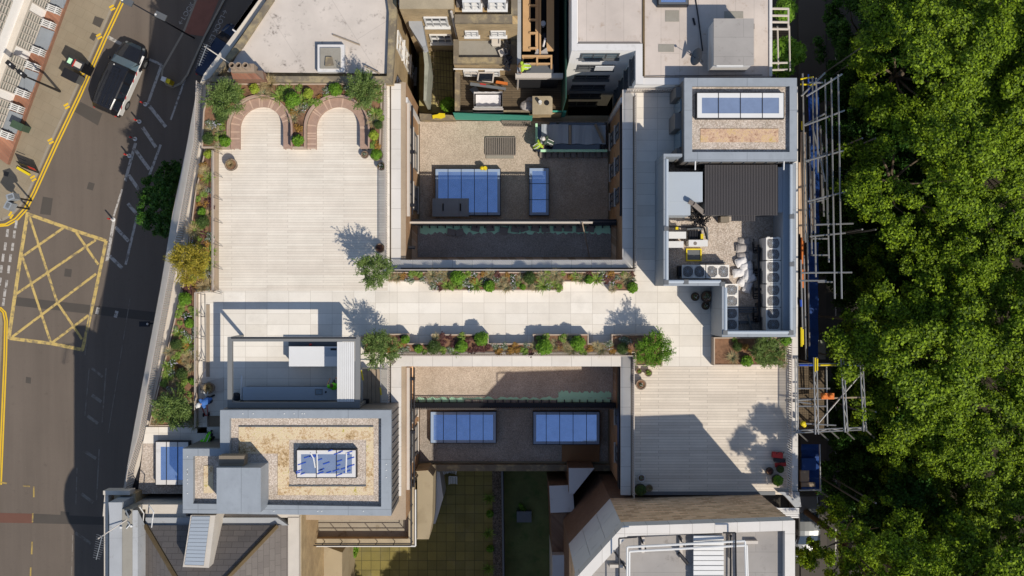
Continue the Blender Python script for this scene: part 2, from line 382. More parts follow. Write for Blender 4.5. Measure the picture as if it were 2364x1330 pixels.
M['wood_d'] = brickmap('old_deck', S(116,100,78,K), S(98,84,64,K), S(60,50,40,K), 2.2, 0.14, 0.012, 0.4, var=0.25)
M['slats'] = pm('bench_hardwood', S(178,148,130,K), 0.22, 6, 0.65)
M['slats_l'] = pm('bench_hardwood_pale', S(206,176,154,K), 0.15, 6, 0.65)
M['planter'] = pm('planter_panel', S(190,170,150,K), 0.08, 1.5, 0.7)
M['membrane'] = pm('green_membrane', (0.46,0.76,0.50,1), 0.1, 2, 0.6)
M['white_faint'] = pm('faint_shaded_marking', S(140,132,122,K), 0.3, 2, 0.8, stain=(S(106,94,84,K), 2.4, 0.46, 0.16, 0.9))  # patchy marking paint with the road shade put into its colour
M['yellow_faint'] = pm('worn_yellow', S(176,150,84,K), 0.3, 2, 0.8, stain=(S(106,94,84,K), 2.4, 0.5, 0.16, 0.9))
M['teal'] = pm('teal_sheet', S(70,168,148,K), 0.12, 1.2, 0.7)
M['teal_d'] = pm('dark_green_net', S(44,84,72,K), 0.2, 3, 0.8)
M['blue_net'] = pm('blue_sheet', S(20,64,130,K), 0.4, 2.5, 0.6)
M['brick_n'] = brickmap('dark_brown_brick', S(150,118,94,K), S(126,96,76,K), S(136,116,98,K), 0.225, 0.075, 0.012, 0.5, True, var=0.25)
M['corr'] = pm('dark_corrugated', S(84,80,80,K), 0.08, 1, 0.5, 0.2)
M['blue_sheet'] = pm('pale_blue_sheet', S(178,186,194,K), 0.06, 0.8, 0.5, 0.0)
M['bag'] = pm('white_bag', S(236,232,230,K), 0.14, 6, 0.7)
M['bag_g'] = pm('grey_bag', S(186,178,172,K), 0.2, 6, 0.8)
M['ac'] = pm('condenser_white', S(248,242,232,K), 0.05, 2, 0.5)
M['grille'] = pm('fan_guard', S(136,126,117,K), 0.15, 8, 0.6)
M['tub'] = pm('terracotta_grey_pot', S(160,140,120,K), 0.15, 4, 0.8)
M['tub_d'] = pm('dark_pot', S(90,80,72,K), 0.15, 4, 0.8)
M['black'] = pm('black_gloss', (0.012,0.012,0.014,1), 0.2, 2, 0.18, 0.0, 0.6)
M['navy'] = pm('navy_gloss', (0.012,0.02,0.05,1), 0.2, 2, 0.18, 0.0, 0.6)
M['silver'] = pm('silver_gloss', S(126,128,128,K), 0.1, 2, 0.3, 0.2, 0.4)
M['tyre'] = pm('tyre_rubber', (0.02,0.02,0.02,1), 0.2, 4, 0.85)
M['red'] = pm('red_paint', S(190,48,42,K), 0.1, 4, 0.5)
M['hivis'] = pm('hivis_yellow', S(188,216,70,K), 0.12, 8, 0.7)
M['hivis_g'] = pm('hivis_green', S(110,226,40,K), 0.12, 8, 0.7)
M['refl'] = pm('reflective_tape', S(220,220,216,K), 0.05, 4, 0.4)
M['skin'] = pm('skin', S(206,156,126,K), 0.08, 8, 0.6)
M['cloth_d'] = pm('dark_trousers', (0.03,0.032,0.04,1), 0.25, 8, 0.85)
M['cloth_b'] = pm('blue_shirt', S(70,116,186,K), 0.15, 8, 0.8)
M['green_p'] = pm('green_cabinet', S(72,92,74,K), 0.12, 3, 0.5)
M['orange'] = pm('orange_plastic', S(216,120,50,K), 0.12, 4, 0.6)
M['worktop'] = pm('worktop_white', S(226,226,226,K), 0.04, 2, 0.4)
M['worktop_g'] = pm('worktop_grey', S(176,186,196,K), 0.05, 2, 0.35)
M['corten'] = pm('louvre_box', S(134,122,106,K), 0.1, 2, 0.6)
M['bark'] = pm('bark', S(112,98,80,K), 0.3, 6, 0.9)
# foliage
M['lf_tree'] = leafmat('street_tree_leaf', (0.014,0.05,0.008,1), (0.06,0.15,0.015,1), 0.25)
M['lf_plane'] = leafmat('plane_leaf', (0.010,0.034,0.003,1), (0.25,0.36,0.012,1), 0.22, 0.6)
M['lf_olive'] = leafmat('multi_stem_leaf', (0.07,0.12,0.024,1), (0.24,0.32,0.09,1), 0.3)
M['lf_gold'] = leafmat('golden_leaf', (0.20,0.19,0.02,1), (0.56,0.42,0.06,1), 0.35)
M['lf_bright'] = leafmat('bright_shrub_leaf', (0.06,0.14,0.01,1), (0.20,0.36,0.03,1), 0.3)
M['lf_lime'] = leafmat('lime_shrub_leaf', (0.20,0.27,0.02,1), (0.42,0.48,0.06,1), 0.3)
M['lf_dark'] = leafmat('dark_shrub_leaf', (0.03,0.055,0.012,1), (0.09,0.14,0.03,1), 0.2)
M['lf_straw'] = leafmat('straw_blade', (0.28,0.20,0.09,1), (0.58,0.46,0.26,1), 0.3)
M['lf_burg'] = leafmat('burgundy_leaf', (0.05,0.016,0.016,1), (0.18,0.08,0.06,1), 0.2)
M['lf_strap'] = leafmat('strap_leaf', (0.10,0.18,0.02,1), (0.30,0.38,0.08,1), 0.3)
M['lf_grey'] = leafmat('grey_green_leaf', (0.10,0.13,0.07,1), (0.26,0.30,0.18,1), 0.25)
M['lf_rust'] = leafmat('rusty_leaf', (0.20,0.12,0.02,1), (0.46,0.24,0.06,1), 0.25)
M['flower'] = leafmat('pale_flower', (0.5,0.45,0.55,1), (0.75,0.72,0.75,1), 0.2)
# ================================================================ SETTING: ground, roads, footways, markings
g = MB()
hx0, hx1, hy0, hy1 = 3.1, 6.8, 10.9, 12.73      # light well behind the white building
L = 400
for a, b, c, d in ((-L, -L, L, hy0), (-L, hy1, L, L), (-L, hy0, hx0, hy1), (hx1, hy0, L, hy1)):
    g.quad([(a, b, 0), (c, b, 0), (c, d, 0), (a, d, 0)])
struct('ground', g, M['street'])
g = MB(); g.box(hx0, hy0, hx1, hy1, -4.3, -4.2); struct('light_well_floor', g, M['void_shade'])  # the deep shade of the well is painted on its floor
def sheet(name, pts, z, m, label=None):
    b = MB(); b.quad([W3(p[0], p[1], z) for p in pts])
    n = b.f[0]; v = [b.v[k] for k in n]
    a = sum(v[k][0]*v[(k+1) % len(v)][1] - v[(k+1) % len(v)][0]*v[k][1] for k in range(len(v)))
    if a < 0: b.f[0] = tuple(reversed(n))
    return struct(name, b, m, label)
sheet('road', [(-700,-700),(1000,-700),(820,195),(600,1700),(-700,1700)], 0.004, M['asphalt'])
KERB = [(500,-500),(268,0),(229,90),(170,222),(113,342),(88,400),(64,450),(45,480),(25,500),(5,510),(-300,512)]
g = MB(); g.pprism(KERB + [(-700,512),(-700,-500)], 0.0, 0.12, ref=0.12); struct('pavement', g, M['pave'])
g = MB()
def kerbline(g, pts, w, z0, z1):
    for p, q in zip(pts, pts[1:]):
        a, b = Vector(W(p[0], p[1], z1)), Vector(W(q[0], q[1], z1)); d = (b - a); n = Vector((-d.y, d.x)).normalized() * w
        g.prism([tuple(a), tuple(b), tuple(b + n), tuple(a + n)], z0, z1)
kerbline(g, KERB, -0.14, 0.0, 0.125); struct('kerb', g, M['kerb'])
KERB2 = [(-300,716),(-3,716),(3,722),(6,745),(4,800),(-2,900),(-6,1000),(-14,1600)]
g = MB(); g.pprism(KERB2 + [(-700,1600),(-700,716)], 0.0, 0.12, ref=0.12); struct('pavement', g, M['pave'])
ISL = [(560,-150),(450,0),(422,72),(373,158),(371,176),(383,197),(399,203),(419,194),(434,174),(473,87),(519,0),(600,-160)]
g = MB(); g.pprism(ISL, 0.0, 0.11, ref=0.11); struct('traffic_island', g, M['asphalt'])
g = MB(); kerbline(g, ISL, 0.13, 0.0, 0.118); struct('kerb', g, M['kerb'])
sheet('tactile_paving', [(455,0),(505,0),(470,84),(423,77)], 0.116, M['tactile'])
sheet('road_patch', [(-50,1183),(76,1186),(75,1208),(-50,1206)], 0.008, M['asphalt_red'])
sheet('road_patch', [(76,1186),(245,1194),(245,1212),(75,1208)], 0.008, M['asphalt_dark'])
sheet('road_patch', [(30,685),(370,722),(360,742),(30,705)], 0.008, M['asphalt_dark'])
sheet('road_patch', [(99,454),(122,458),(117,497),(92,494)], 0.008, M['asphalt_dark'])
for a in ([(219,37),(240,44),(231,64),(213,55)], [(213,75),(225,80),(217,95),(206,88)], [(10,395),(21,398),(18,408),(7,405)]):
    sheet('inspection_cover', a, 0.126, M['asphalt_dark'])
for k, a in enumerate(([(150,620),(166,622),(164,640),(148,638)], [(140,1180),(160,1183),(158,1205),(139,1202)], [(205,420),(219,424),(214,440),(200,436)], [(60,870),(72,872),(71,886),(59,884)])):
    sheet('inspection_cover', a, 0.0075, M['asphalt_dark'])
sheet('road_patch', [(186,235),(236,262),(226,290),(172,258)], 0.006, M['asphalt_dark'])
# right-hand street
g = MB(); g.pprism([(1842,-300),(1905,-300),(1910,1600),(1850,1600)], 0.0, 0.12, ref=0.12); struct('pavement', g, M['asphalt_dark'])  # dark asphalt stands in for tree shade over paler slabs
sheet('road', [(1906,-500),(2070,-500),(2070,1800),(1911,1800)], 0.004, M['street'])
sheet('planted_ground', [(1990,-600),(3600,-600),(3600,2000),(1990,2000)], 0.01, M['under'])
g = MB()
for k in range(14):
    g.pbox(1928, -100 + k*110, 1931, -40 + k*110, 0.0, 0.009)
struct('road_marking', g, M['white_mark'])
# markings
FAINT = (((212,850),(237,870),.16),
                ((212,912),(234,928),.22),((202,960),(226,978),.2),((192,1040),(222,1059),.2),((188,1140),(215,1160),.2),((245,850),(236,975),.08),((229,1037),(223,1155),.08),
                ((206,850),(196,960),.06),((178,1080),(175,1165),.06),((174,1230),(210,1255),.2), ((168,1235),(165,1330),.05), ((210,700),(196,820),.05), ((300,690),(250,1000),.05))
MZ = 0.009
LZ = [0]
def line(g, p, q, w, z=MZ):
    LZ[0] += 1; z = z + 0.0004*(LZ[0] % 23)
    a, b = Vector(W(p[0], p[1], z)), Vector(W(q[0], q[1], z)); d = b - a; n = Vector((-d.y, d.x)).normalized() * (w / 2)
    g.quad([(*(a - n), z), (*(b - n), z), (*(b + n), z), (*(a + n), z)])
def poly_strip(g, pts, w, z=MZ):
    ps = [Vector(W(p[0], p[1], z)) for p in pts]; L_, R2 = [], []
    for k, p in enumerate(ps):
        t = (ps[min(k+1, len(ps)-1)] - ps[max(k-1, 0)]).normalized(); n = Vector((-t.y, t.x)) * (w / 2)
        L_.append(p + n); R2.append(p - n)
    for k in range(len(ps) - 1):
        g.quad([(*R2[k], z), (*R2[k+1], z), (*L_[k+1], z), (*L_[k], z)])
DY = [(360,-160),(282,4),(243,87),(184,220),(128,337),(102,394),(79,445),(59,483),(38,506),(15,519),(-40,524)]
def shift(pts, dx, dy): return [(a + dx, b + dy) for a, b in pts]
g = MB(); poly_strip(g, shift(DY, -2.8, -1.6), 0.10); poly_strip(g, shift(DY, 2.8, 1.6), 0.10)
D2 = [(-30,708),(0,712),(10,722),(14,742),(12,830),(5,1000),(0,1120)]
poly_strip(g, shift(D2, -2.6, 0), 0.10); poly_strip(g, shift(D2, 2.6, -1), 0.10)
struct('double_yellow_line', g, M['yellow_line'])
g = MB()
for x, y in ((259,18),(229,84),(191,167),(154,245),(117,326),(77,412),(25,497)):
    for k in (-1, 1):
        a = W(x + k*1.6, y + k*3.2, 0.129); g.obox(a[0], a[1], R_(28) + (0.5 if y > 450 else 0), 0.34, 0.13, 0.127, 0.129)
struct('kerb_mark', g, M['yellow_line'])
g = MB()
for pts, w in (([(64,494),(174,533),(245,556)], .22), ([(245,556),(215,700),(190,809)], .22), ([(22,781),(118,793),(192,808)], .22), ([(64,490),(47,594),(20,783)], .24)):
    for p, q in zip(pts, pts[1:]): line(g, p, q, w)
for p, q in (((68,500),(132,698)),((132,698),(189,783)),((176,537),(227,611)),((51,591),(118,793)),((148,525),(49,594)),((221,554),(31,683)),((222,632),(28,778)),((204,728),(118,793))):
    line(g, p, q, .16, MZ + 0.003)
struct('box_junction', g, M['yellow_mark'])
g = MB()
for p, q, w in (((248,85),(290,107),.22),((345,137),(374,150),.16),((373,150),(341,240),.18),((345,245),(383,293),.22),((430,175),(394,277),.12),
                ((313,330),(289,418),.2),((282,437),(262,500),.12),((263,509),(247,603),.2),((371,334),(345,404),.16),((317,496),(290,611),.16),((329,294),(360,340),.22),
                ((313,347),(345,391),.22),((297,404),(320,437),.22),((266,524),(297,557),.22),((253,591),(282,619),.22),((295,470),(314,492),.22),((270,718),(266,733),.22),((227,710),(223,725),.2)):
    line(g, p, q, w)
for x, y in ((17,538),(12,569),(7,595),(3,621),(0,650),(37,518),(33,541),(29,570),(24,596),(20,622),(15,655),(11,676),(8,697)):
    line(g, (x + 1, y - 9), (x - 1, y + 9), .17)
struct('road_marking', g, M['white_mark'])
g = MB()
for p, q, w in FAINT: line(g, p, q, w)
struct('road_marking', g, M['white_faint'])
g = MB()
for p, q in (((78,1123),(78,1148)),((76,1185),(75,1206)),((74,1250),(73,1280)),((53,1122),(69,1123)),((2,1114),(16,1116)),((71,1310),(70,1340))): line(g, p, q, .1, MZ + 0.004)
struct('road_marking', g, M['yellow_faint'])
def roadtext(body, px, py, ang, size, z, m):
    c = bpy.data.curves.new('road_lettering', 'FONT'); c.body = body; c.size = size; c.extrude = 0.0
    o = bpy.data.objects.new('road_lettering', c); COL.objects.link(o); o.location = W3(px, py, z); o.rotation_euler = (0, 0, R_(ang))
    c.materials.append(m); o['kind'] = 'structure'; return o
roadtext('\u2190LOOK LEFT', 418, 60, 58, 0.46, 0.012, M['white_mark'])
roadtext('\u2190LOOK LEFT', 517, 20, -116, 0.46, 0.012, M['white_mark'])
# yard grounds
sheet('yard_paving', [(786,1060),(1158,1060),(1166,1500),(786,1500)], 0.006, M['moss_pave'])
sheet('garden_ground', [(1163,1060),(1400,1060),(1420,1500),(1168,1500)], 0.006, M['garden'])
sheet('gravel_path', [(1136,1062),(1158,1062),(1165,1500),(1140,1500)], 0.011, M['gravel_bed'])
sheet('yard_paving', [(960,80),(1318,80),(1310,295),(965,295)], 0.006, M['moss_pave'])
g = MB(); g.pprism([(968,60),(1046,60),(1046,263),(968,261)], 0.01, 2.9); struct('raised_yard', g, M['yard_up'])
# ================================================================ MAIN TERRACE BUILDING
ZT = 11.3; ZC = 11.12
tb = thing('terrace_building', 'large block around two gravel courts with pale roof terraces and planting', 'building', (0, 0, 0))
XW, XE = -5.9, 6.13                      # faces of the two courts
b = MB()
b.pprism([(457,193),(600,193),(600,1200),(430,1200),(430,1140),(284,1140)], 0, 11.02, ref=11)
x0 = W(600,0,11)[0]
b.box(x0, W(0,1200,11)[1], XW, W(0,190,11)[1], 0, 11.02)
b.box(XW, W(0,846,11.05)[1], XE, W(0,600,11.05)[1], 0, 11.02)
EXE = 15.78
b.box(XE, -11.3, EXE, 10.88, 0, 11.02)
b.build('wall', M['brick_o'], tb)
b = MB()
yN, yS = W(0,504,8.7)[1], W(0,947,8.7)[1]
b.box(XW + .002, W(0,600,11.05)[1] + .002, XE - .002, yN, 0.05, 7.55); b.box(XW + .002, yS, XE - .002, W(0,846,11.05)[1] - .002, 0.05, 7.55)
each(b, 'wall', M['brick_b'], tb)
b = MB(); b.box(XW + .003, yN + .002, XE - .003, 10.86, 0.05, 3.15); b.box(XW + .003, -11.05, XE - .003, yS - .002, 0.05, 3.15)
each(b, 'wall', M['render'], tb)
# gravel roofs of the strips and the courts
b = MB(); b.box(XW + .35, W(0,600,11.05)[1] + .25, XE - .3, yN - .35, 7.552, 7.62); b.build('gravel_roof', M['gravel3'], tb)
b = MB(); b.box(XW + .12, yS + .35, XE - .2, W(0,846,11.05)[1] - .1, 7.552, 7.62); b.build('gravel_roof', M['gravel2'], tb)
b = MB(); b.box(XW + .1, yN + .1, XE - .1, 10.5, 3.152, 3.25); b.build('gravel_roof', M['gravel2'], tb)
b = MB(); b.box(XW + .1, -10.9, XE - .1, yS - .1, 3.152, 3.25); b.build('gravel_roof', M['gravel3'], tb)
# green membrane strips with clips, dark gutters
def jag(g, xa, xb, ya, yb, z, n, rng, up=1):
    pts = [(xa, ya), (xb, ya)]
    for k in range(n + 1):
        x = xb + (xa - xb) * k / n; pts.append((x, yb + rng.uniform(-.09, .09) * up))
    g.prism([(p[0], p[1]) for p in pts], z - .01, z)
rg = random.Random(3)
b = MB(); jag(b, XW + .5, XE - .35, yN - .38, yN - .82, 7.64, 90, rg); b.build('membrane', M['membrane'], tb)
b = MB(); jag(b, XW + .25, XE - .3, yS + .35, yS + .62, 7.64, 60, rg); jag(b, XE - 3.4, XE - .3, yS + .62, yS + .95, 7.645, 40, rg); each(b, 'membrane', M['membrane'], tb)
b = MB(); b.box(XW + .05, yN - .36, XE - .05, yN - .02, 7.552, 8.15); b.box(XW + .05, yS + .02, XE - .05, yS + .33, 7.552, 7.9); each(b, 'gutter', M['dark'], tb)
b = MB()
for k in range(26): 
    x = XW + .6 + k * .46; b.box(x, yN - .52, x + .05, yN - .36, 7.66, 8.0)
for k in range(26):
    x = XW + .4 + k * .45; b.box(x, yS + .33, x + .05, yS + .5, 7.66, 7.86)
each(b, 'membrane_clip', M['dark'], tb)
# paving, decks
b = MB()
b.pbox(478,188,899,960, 11.02, 11.293, ref=11.29); b.pbox(455,672,477.8,1000, 11.02, 11.293, ref=11.29)
b.pbox(899.2,627,1466,817, 11.02, 11.293, ref=11.29)
x0, y1 = W(1466.2, 212, 11.29); b.box(x0, -11.25, W(1822,0,11.29)[0], 10.8, 11.02, 11.293)
b.pprism([(337,986),(508,986),(508,1024),(330,1024)], 11.02, 11.293, ref=11.29)
b.pbox(835,846,899,960, 11.02, 11.29, ref=11.29)
each(b, 'terrace_paving', M['paver'], tb)
b = MB(); b.pbox(499,190,895,671, 11.25, 11.30, ref=11.3); b.build('timber_deck', M['deck'], tb)
b = MB(); b.pbox(1463,846,1816,1142, 11.25, 11.30, ref=11.3); b.build('timber_deck', M['deck2'], tb)
b = MB(); b.pbox(1478,1135,1790,1143, 11.30, 11.33, ref=11.33); b.build('deck_edging', M['grey_metal2'], tb)
b = MB(); b.pbox(497,348,505,670, 11.30, 11.335, ref=11.33); b.pbox(476,703,484,870, 11.296, 11.33, ref=11.33); each(b, 'deck_edging', M['wood'], tb)
# copings
cop = M['coping']; cv = M['coping_v']
WO = [(457,193),(432,330),(398,495),(371,660),(309,990),(284,1132)]
WI = [(476,193),(470,330),(449,440),(422,650),(337,1000),(322,1075)]
b = MB(); b.pprism(WO + [(300,1140)] + WI[::-1], 11.02, ZC, ref=ZC); b.build('coping', M['stone'], tb)
b = MB(); b.pbox(903,193,925,622, 11.02, 11.2, ref=11.2); b.pbox(903,846,926,1145, 11.02, 11.2, ref=11.2)
each(b, 'coping', cv, tb)
b = MB(); b.pbox(925.2,600,1437,618, 11.02, 11.2, ref=11.2); b.pbox(903,822,1433,846, 11.02, 11.202, ref=11.2); each(b, 'coping', cop, tb)
b = MB(); b.pbox(1437.2,207,1461,618, 11.02, 11.2, ref=11.2); b.pbox(1433.2,822,1456,1143, 11.02, 11.2, ref=11.2); each(b, 'coping', cv, tb)
b = MB(); b.pbox(1821,778,1842,1143, 11.02, 11.2, ref=11.2); b.pbox(1822,200,1842,777.8, 11.02, 11.2, ref=11.2); each(b, 'coping', cv, tb)
b = MB(); b.pbox(1461.2,207,1568,222, 11.02, 11.2, ref=11.2); each(b, 'coping', cop, tb)
# ledges, gutters and pipes just inside the court edges
b = MB()
b.box(XW, yN, XW + .16, 10.4, 10.2, 10.5); b.box(XW, -11.3, XW + .16, W(0,850,11)[1], 10.3, 10.6)
each(b, 'ledge', M['trim'], tb)
b = MB()
for x, z in ((XW + .22, 10.2), (XW + .34, 9.8)):
    b.tube((x, -11.3, z), (x, W(0,852,11)[1], z), .05, 8)
b.tube((XW + .26, yN + .1, 10.1), (XW + .26, 10.3, 10.1), .06, 8); b.tube((XW + .2, -11.3, 10.1), (XW + .2, -11.3, 4), .06, 8)
for y in (7.6, 4.6, 2.2, -5.2, -8.2): b.box(XW + .05, y, XW + .42, y + .16, 9.9, 10.3)
each(b, 'drain_pipe', M['dark'], tb)
b = MB(); b.box(XE - .17, -11.2, XE - .05, W(0,850,11)[1], 9.9, 10.9); b.box(XE - .1, yN, XE - .02, 10.2, 10.5, 10.9); each(b, 'gutter', M['dark'], tb)
b = MB(); b.box(XW - .1, 10.32, XW + .1, 10.6, 3.2, 11.0); b.box(XE - .1, 10.3, XE + .1, 10.6, 3.2, 11.0); each(b, 'pilaster', M['white_r'], tb)
# windows in the court walls
def wall_window(parent, X, ya, yb, za, zb, side):
    """window in a wall facing +x (side 1) or -x (side -1)"""
    f = MB(); d = .05 * side; xs = sorted((X - .02*side, X + d))
    f.box(xs[0], ya, xs[1], ya + .08, za, zb); f.box(xs[0], yb - .08, xs[1], yb, za, zb)
    f.box(xs[0], ya + .08, xs[1], yb - .08, za, za + .08); f.box(xs[0], ya + .08, xs[1], yb - .08, zb - .08, zb)
    f.box(xs[0], (ya+yb)/2 - .03, xs[1], (ya+yb)/2 + .03, za + .08, zb - .08)
    fr = f.build('window', M['grey_metal2'], parent)
    p = MB(); xg = X + .015 * side; q = [(xg, ya + .08, za + .08), (xg, yb - .08, za + .08), (xg, yb - .08, zb - .08), (xg, ya + .08, zb - .08)]
    p.quad(q if side > 0 else q[::-1]); g = p.build('pane', M['glass_d'], fr)
    s = MB(); xs = sorted((X, X + .12*side)); s.box(xs[0], ya - .1, xs[1], yb + .1, za - .1, za - .01); s.build('sill', M['trim'], fr)
    return fr
for ya, yb in ((7.2, 9.4), (4.7, 6.2)): wall_window(tb, XW, ya, yb, 7.4, 9.5, 1); wall_window(tb, XW, ya, yb, 4.1, 6.2, 1)
for ya, yb in ((-10.2, -8.4), (-7.9, -6.6)): wall_window(tb, XW, ya, yb, 7.3, 9.4, 1); wall_window(tb, XW, ya, yb, 4.1, 6.2, 1)
for ya, yb in ((8.6, 9.5), (6.7, 7.6), (4.9, 5.8)):
    wall_window(tb, XE, ya, yb, 7.4, 9.3, -1); wall_window(tb, XE, ya, yb, 4.1, 6.0, -1)
for ya, yb in ((-10.2, -9.2), (-8, -7)): wall_window(tb, XE, ya, yb, 7.4, 9.3, -1)
# rooflights
def rooflight(parent, a, c, z0, z1, n, along='x', m='glass', border=.22, fr='upstand', joint=.035):
    x0, y0, x1, y1 = rc(a[0], a[1], c[0], c[1], z1)
    f = MB(); f.ring((x0, y0, x1, y1), (x0 + .04, y0 + .04, x1 - .04, y1 - .04), z0, z1)
    o = f.build('rooflight', M['dark'], parent)
    f = MB(); f.ring((x0 + .04, y0 + .04, x1 - .04, y1 - .04), (x0 + .04 + border, y0 + .04 + border, x1 - .04 - border, y1 - .04 - border), z0, z1 - .012)
    f.build('frame', M[fr], o)
    X0, Y0, X1, Y1 = x0 + .04 + border, y0 + .04 + border, x1 - .04 - border, y1 - .04 - border
    for k in range(n):
        if along == 'x': xa, xb, ya, yb = (x0 + (x1-x0)*k/n if k else X0), (x0 + (x1-x0)*(k+1)/n if k < n-1 else X1), Y0, Y1
        else: xa, xb, ya, yb = X0, X1, (y0 + (y1-y0)*k/n if k else Y0), (y0 + (y1-y0)*(k+1)/n if k < n-1 else Y1)
        p = MB(); p.box(xa, ya, xb, yb, z1 - .05, z1 - .03); p.build('pane', M[m], o)
    j = MB()
    for k in range(1, n):
        if along == 'x': t = x0 + (x1-x0)*k/n; j.box(t - joint/2, y0 + .04, t + joint/2, y1 - .04, z1 - .02, z1 + .003)
        else: t = y0 + (y1-y0)*k/n; j.box(x0 + .04, t - joint/2, x1 - .04, t + joint/2, z1 - .02, z1 + .003)
    j.build('glazing_bar', M['dark'], o)
    return o
rooflight(tb, (1004,389), (1156,498), 3.25, 3.7, 5, 'x', 'glass', .17)
rooflight(tb, (1221,387), (1268,498), 3.25, 3.7, 3, 'y', 'glass', .17)
rooflight(tb, (993,950), (1146,1024), 3.25, 3.7, 5, 'x', 'glass', .17)
rooflight(tb, (1230,950), (1385,1027), 3.25, 3.7, 5, 'x', 'glass', .17)
rooflight(tb, (358,1019), (436,1121), 11.1, 11.75, 3, 'x', 'glass', .26, 'white_r')
b = MB(); b.pprism([(331,1024.3),(508,1024.3),(508,1140),(318,1140)], 11.02, 11.25, ref=11.25); b.build('gravel_roof', M['gravel'], tb)
b = MB(); b.pprism([(322,1075),(330,1024),(318,1140),(301,1140)], 11.02, 11.1, ref=11.1); b.build('gutter', M['dark'], tb)

# ---- stair pavilion, south-west
PZ = 14.9
b = MB(); b.pprism([(508,947),(903,947),(903,1191),(422,1185),(422,1036),(508,1036)], 11.02, 14.5, ref=PZ)
b.build('pavilion_wall', M['seam'], tb)
b = MB(); rf = PZ
def pb(g, a, c, z0, z1, ref): g.pbox(a[0], a[1], c[0], c[1], z0, z1, ref=ref)
b.pprism([(508,947),(903,947),(880,966),(530,966)], 14.5, PZ); b.pprism([(903,947),(903,1191),(880,1170),(880,966)], 14.5, PZ)
b.pprism([(903,1191),(422,1185),(446,1163),(880,1170)], 14.5, PZ); b.pprism([(422,1185),(422,1036),(446,1053),(446,1163)], 14.5, PZ)
b.pprism([(422,1036),(508,1036),(530,1053),(446,1053)], 14.5, PZ); b.pprism([(508,1036),(508,947),(530,966),(530,1053)], 14.5, PZ)
b.build('parapet', M['grey_metal'], tb)
b = MB(); b.pprism([(530,966),(880,966),(880,1170),(446,1163),(446,1053),(530,1053)], 14.45, 14.56, ref=PZ); b.build('gravel_roof', M['gravel'], tb)
b = MB()
for a, c in (((551,986),(862,1015)), ((551,1015.2),(640.8,1047)), ((641,1015.2),(667,1121)), ((641,1121.2),(862,1143)), ((845,1015.2),(862,1121)), ((470,1075),(492,1138))):
    pb(b, a, c, 14.55, 14.60, 14.6)
each(b, 'sedum', M['sedum'], tb)
b = MB()
x0, y0, x1, y1 = rc(551, 986, 862, 1143, 14.6); jag(b, x0, x1, y1 + .07, y1 + .015, 14.61, 60, rg, .2)
x0, y0, x1, y1 = rc(667, 1015, 845, 1121, 14.6); jag(b, x0, x1, y0 - .05, y0 + .015, 14.612, 40, rg, .2)
each(b, 'sedum_edging', M['grey_metal2'], tb)
r1 = rooflight(tb, (684,1038), (823,1104), 14.5, 15.0, 3, 'x', 'glass_p', .2, 'white_r')
b = MB()
for k in range(26):
    px, py = 686 + rg.random()*130, 1040 + rg.random()*61; x, y = W(px, py, 15.0)
    b.obox(x, y, .32, rg.uniform(.2, .45), .05, 14.985, 15.006)
b.build('film_print', M['blue_band'], r1)
b = MB()
for p in ([(717,1046),(724,1058),(728,1080)], [(800,1046),(799,1092)], [(732,1046),(733,1092)]):
    b.path([W3(a, c, 14.99) for a, c in p], .045, 4)
b.build('film_crease', M['white'], r1)
b = MB(); b.pprism([(500,1080),(602,1080),(602,1183),(500,1183)], 14.4, 16.3); b.build('lift_housing', M['grey_metal'], tb)
b = MB(); b.pprism([(506,1073),(560,1073),(560,1078),(506,1078)], 14.9, 15.9); 
x, y = W(506,1070,15.7); x2, _ = W(564,1070,15.7); b.prism([(x, y - .05), (x2, y - .05), (x2, y + .4), (x, y + .4)], 15.0, 15.75)
b.build('vent_hood', M['corten'], tb)
b = MB(); xe = W(903,0,PZ)[0]
ya, yb = W(0,1188,PZ)[1], W(0,950,PZ)[1]
for k in range(14):
    y = ya + (yb-ya)*(k+.5)/14; b.box(xe, y - .018, xe + .035, y + .018, 11.3, 14.5)
b.build('seam', M['grey_metal2'], tb)
b = MB()
for k in range(22):
    px, py = rg.choice([(rg.uniform(520, 900), 955), (892, rg.uniform(960, 1180)), (rg.uniform(430, 880), 1180), (433, rg.uniform(1050, 1170))]); x, y = W(px, py, PZ)
    b.lathe(x, y, [(.03, PZ), (.03, PZ + .03)], 6)
b.build('fixing_cap', M['white'], tb)

# ---- stair pavilion, north-east
QZ = 14.5
b = MB(); b.pbox(1580,182,1840,372, 11.02, 14.15, ref=QZ); b.build('pavilion_wall', M['seam'], tb)
b = MB(); o = rc(1580,180,1840,372,QZ); i = rc(1598,199,1823,351,QZ); b.ring(o, i, 14.15, QZ); b.build('parapet', M['grey_metal'], tb)
b = MB(); b.box(i[0], i[1], i[2], i[3], 14.1, 14.22); b.build('gravel_roof', M['gravel'], tb)
b = MB(); b.pbox(1617,297,1797,328, 14.22, 14.26); b.build('sedum', M['sedum2'], tb)
rooflight(tb, (1608,213), (1811,274), 14.2, 14.62, 4, 'x', 'glass_p', .24, 'white')
b = MB(); x = o[0]
for ya, yb, w in ((205,228,.3), (264,300,.34), (345,372,.25)):
    y0, y1 = W(0,yb,13)[1], W(0,ya,13)[1]; b.box(x - w, y0, x - .002, y1, 11.3, 13.5 if w > .2 else 13.2)
each(b, 'bay', M['seam'], tb)
b = MB()
for ya, yb in ((232.5,261), (303,343)):
    y0, y1 = W(0,yb,13)[1], W(0,ya,13)[1]; b.box(x - .08, y0, x - .004, y1, 11.4, 13.6)
each(b, 'window', M['glass_b'], tb)
b = MB()
for k in range(10):
    xa = o[0] + (o[2]-o[0])*(k+.5)/10; b.box(xa - .018, o[1] - .04, xa + .018, o[1], 11.3, 14.15)
b.build('seam', M['grey_metal2'], tb)
b = MB()
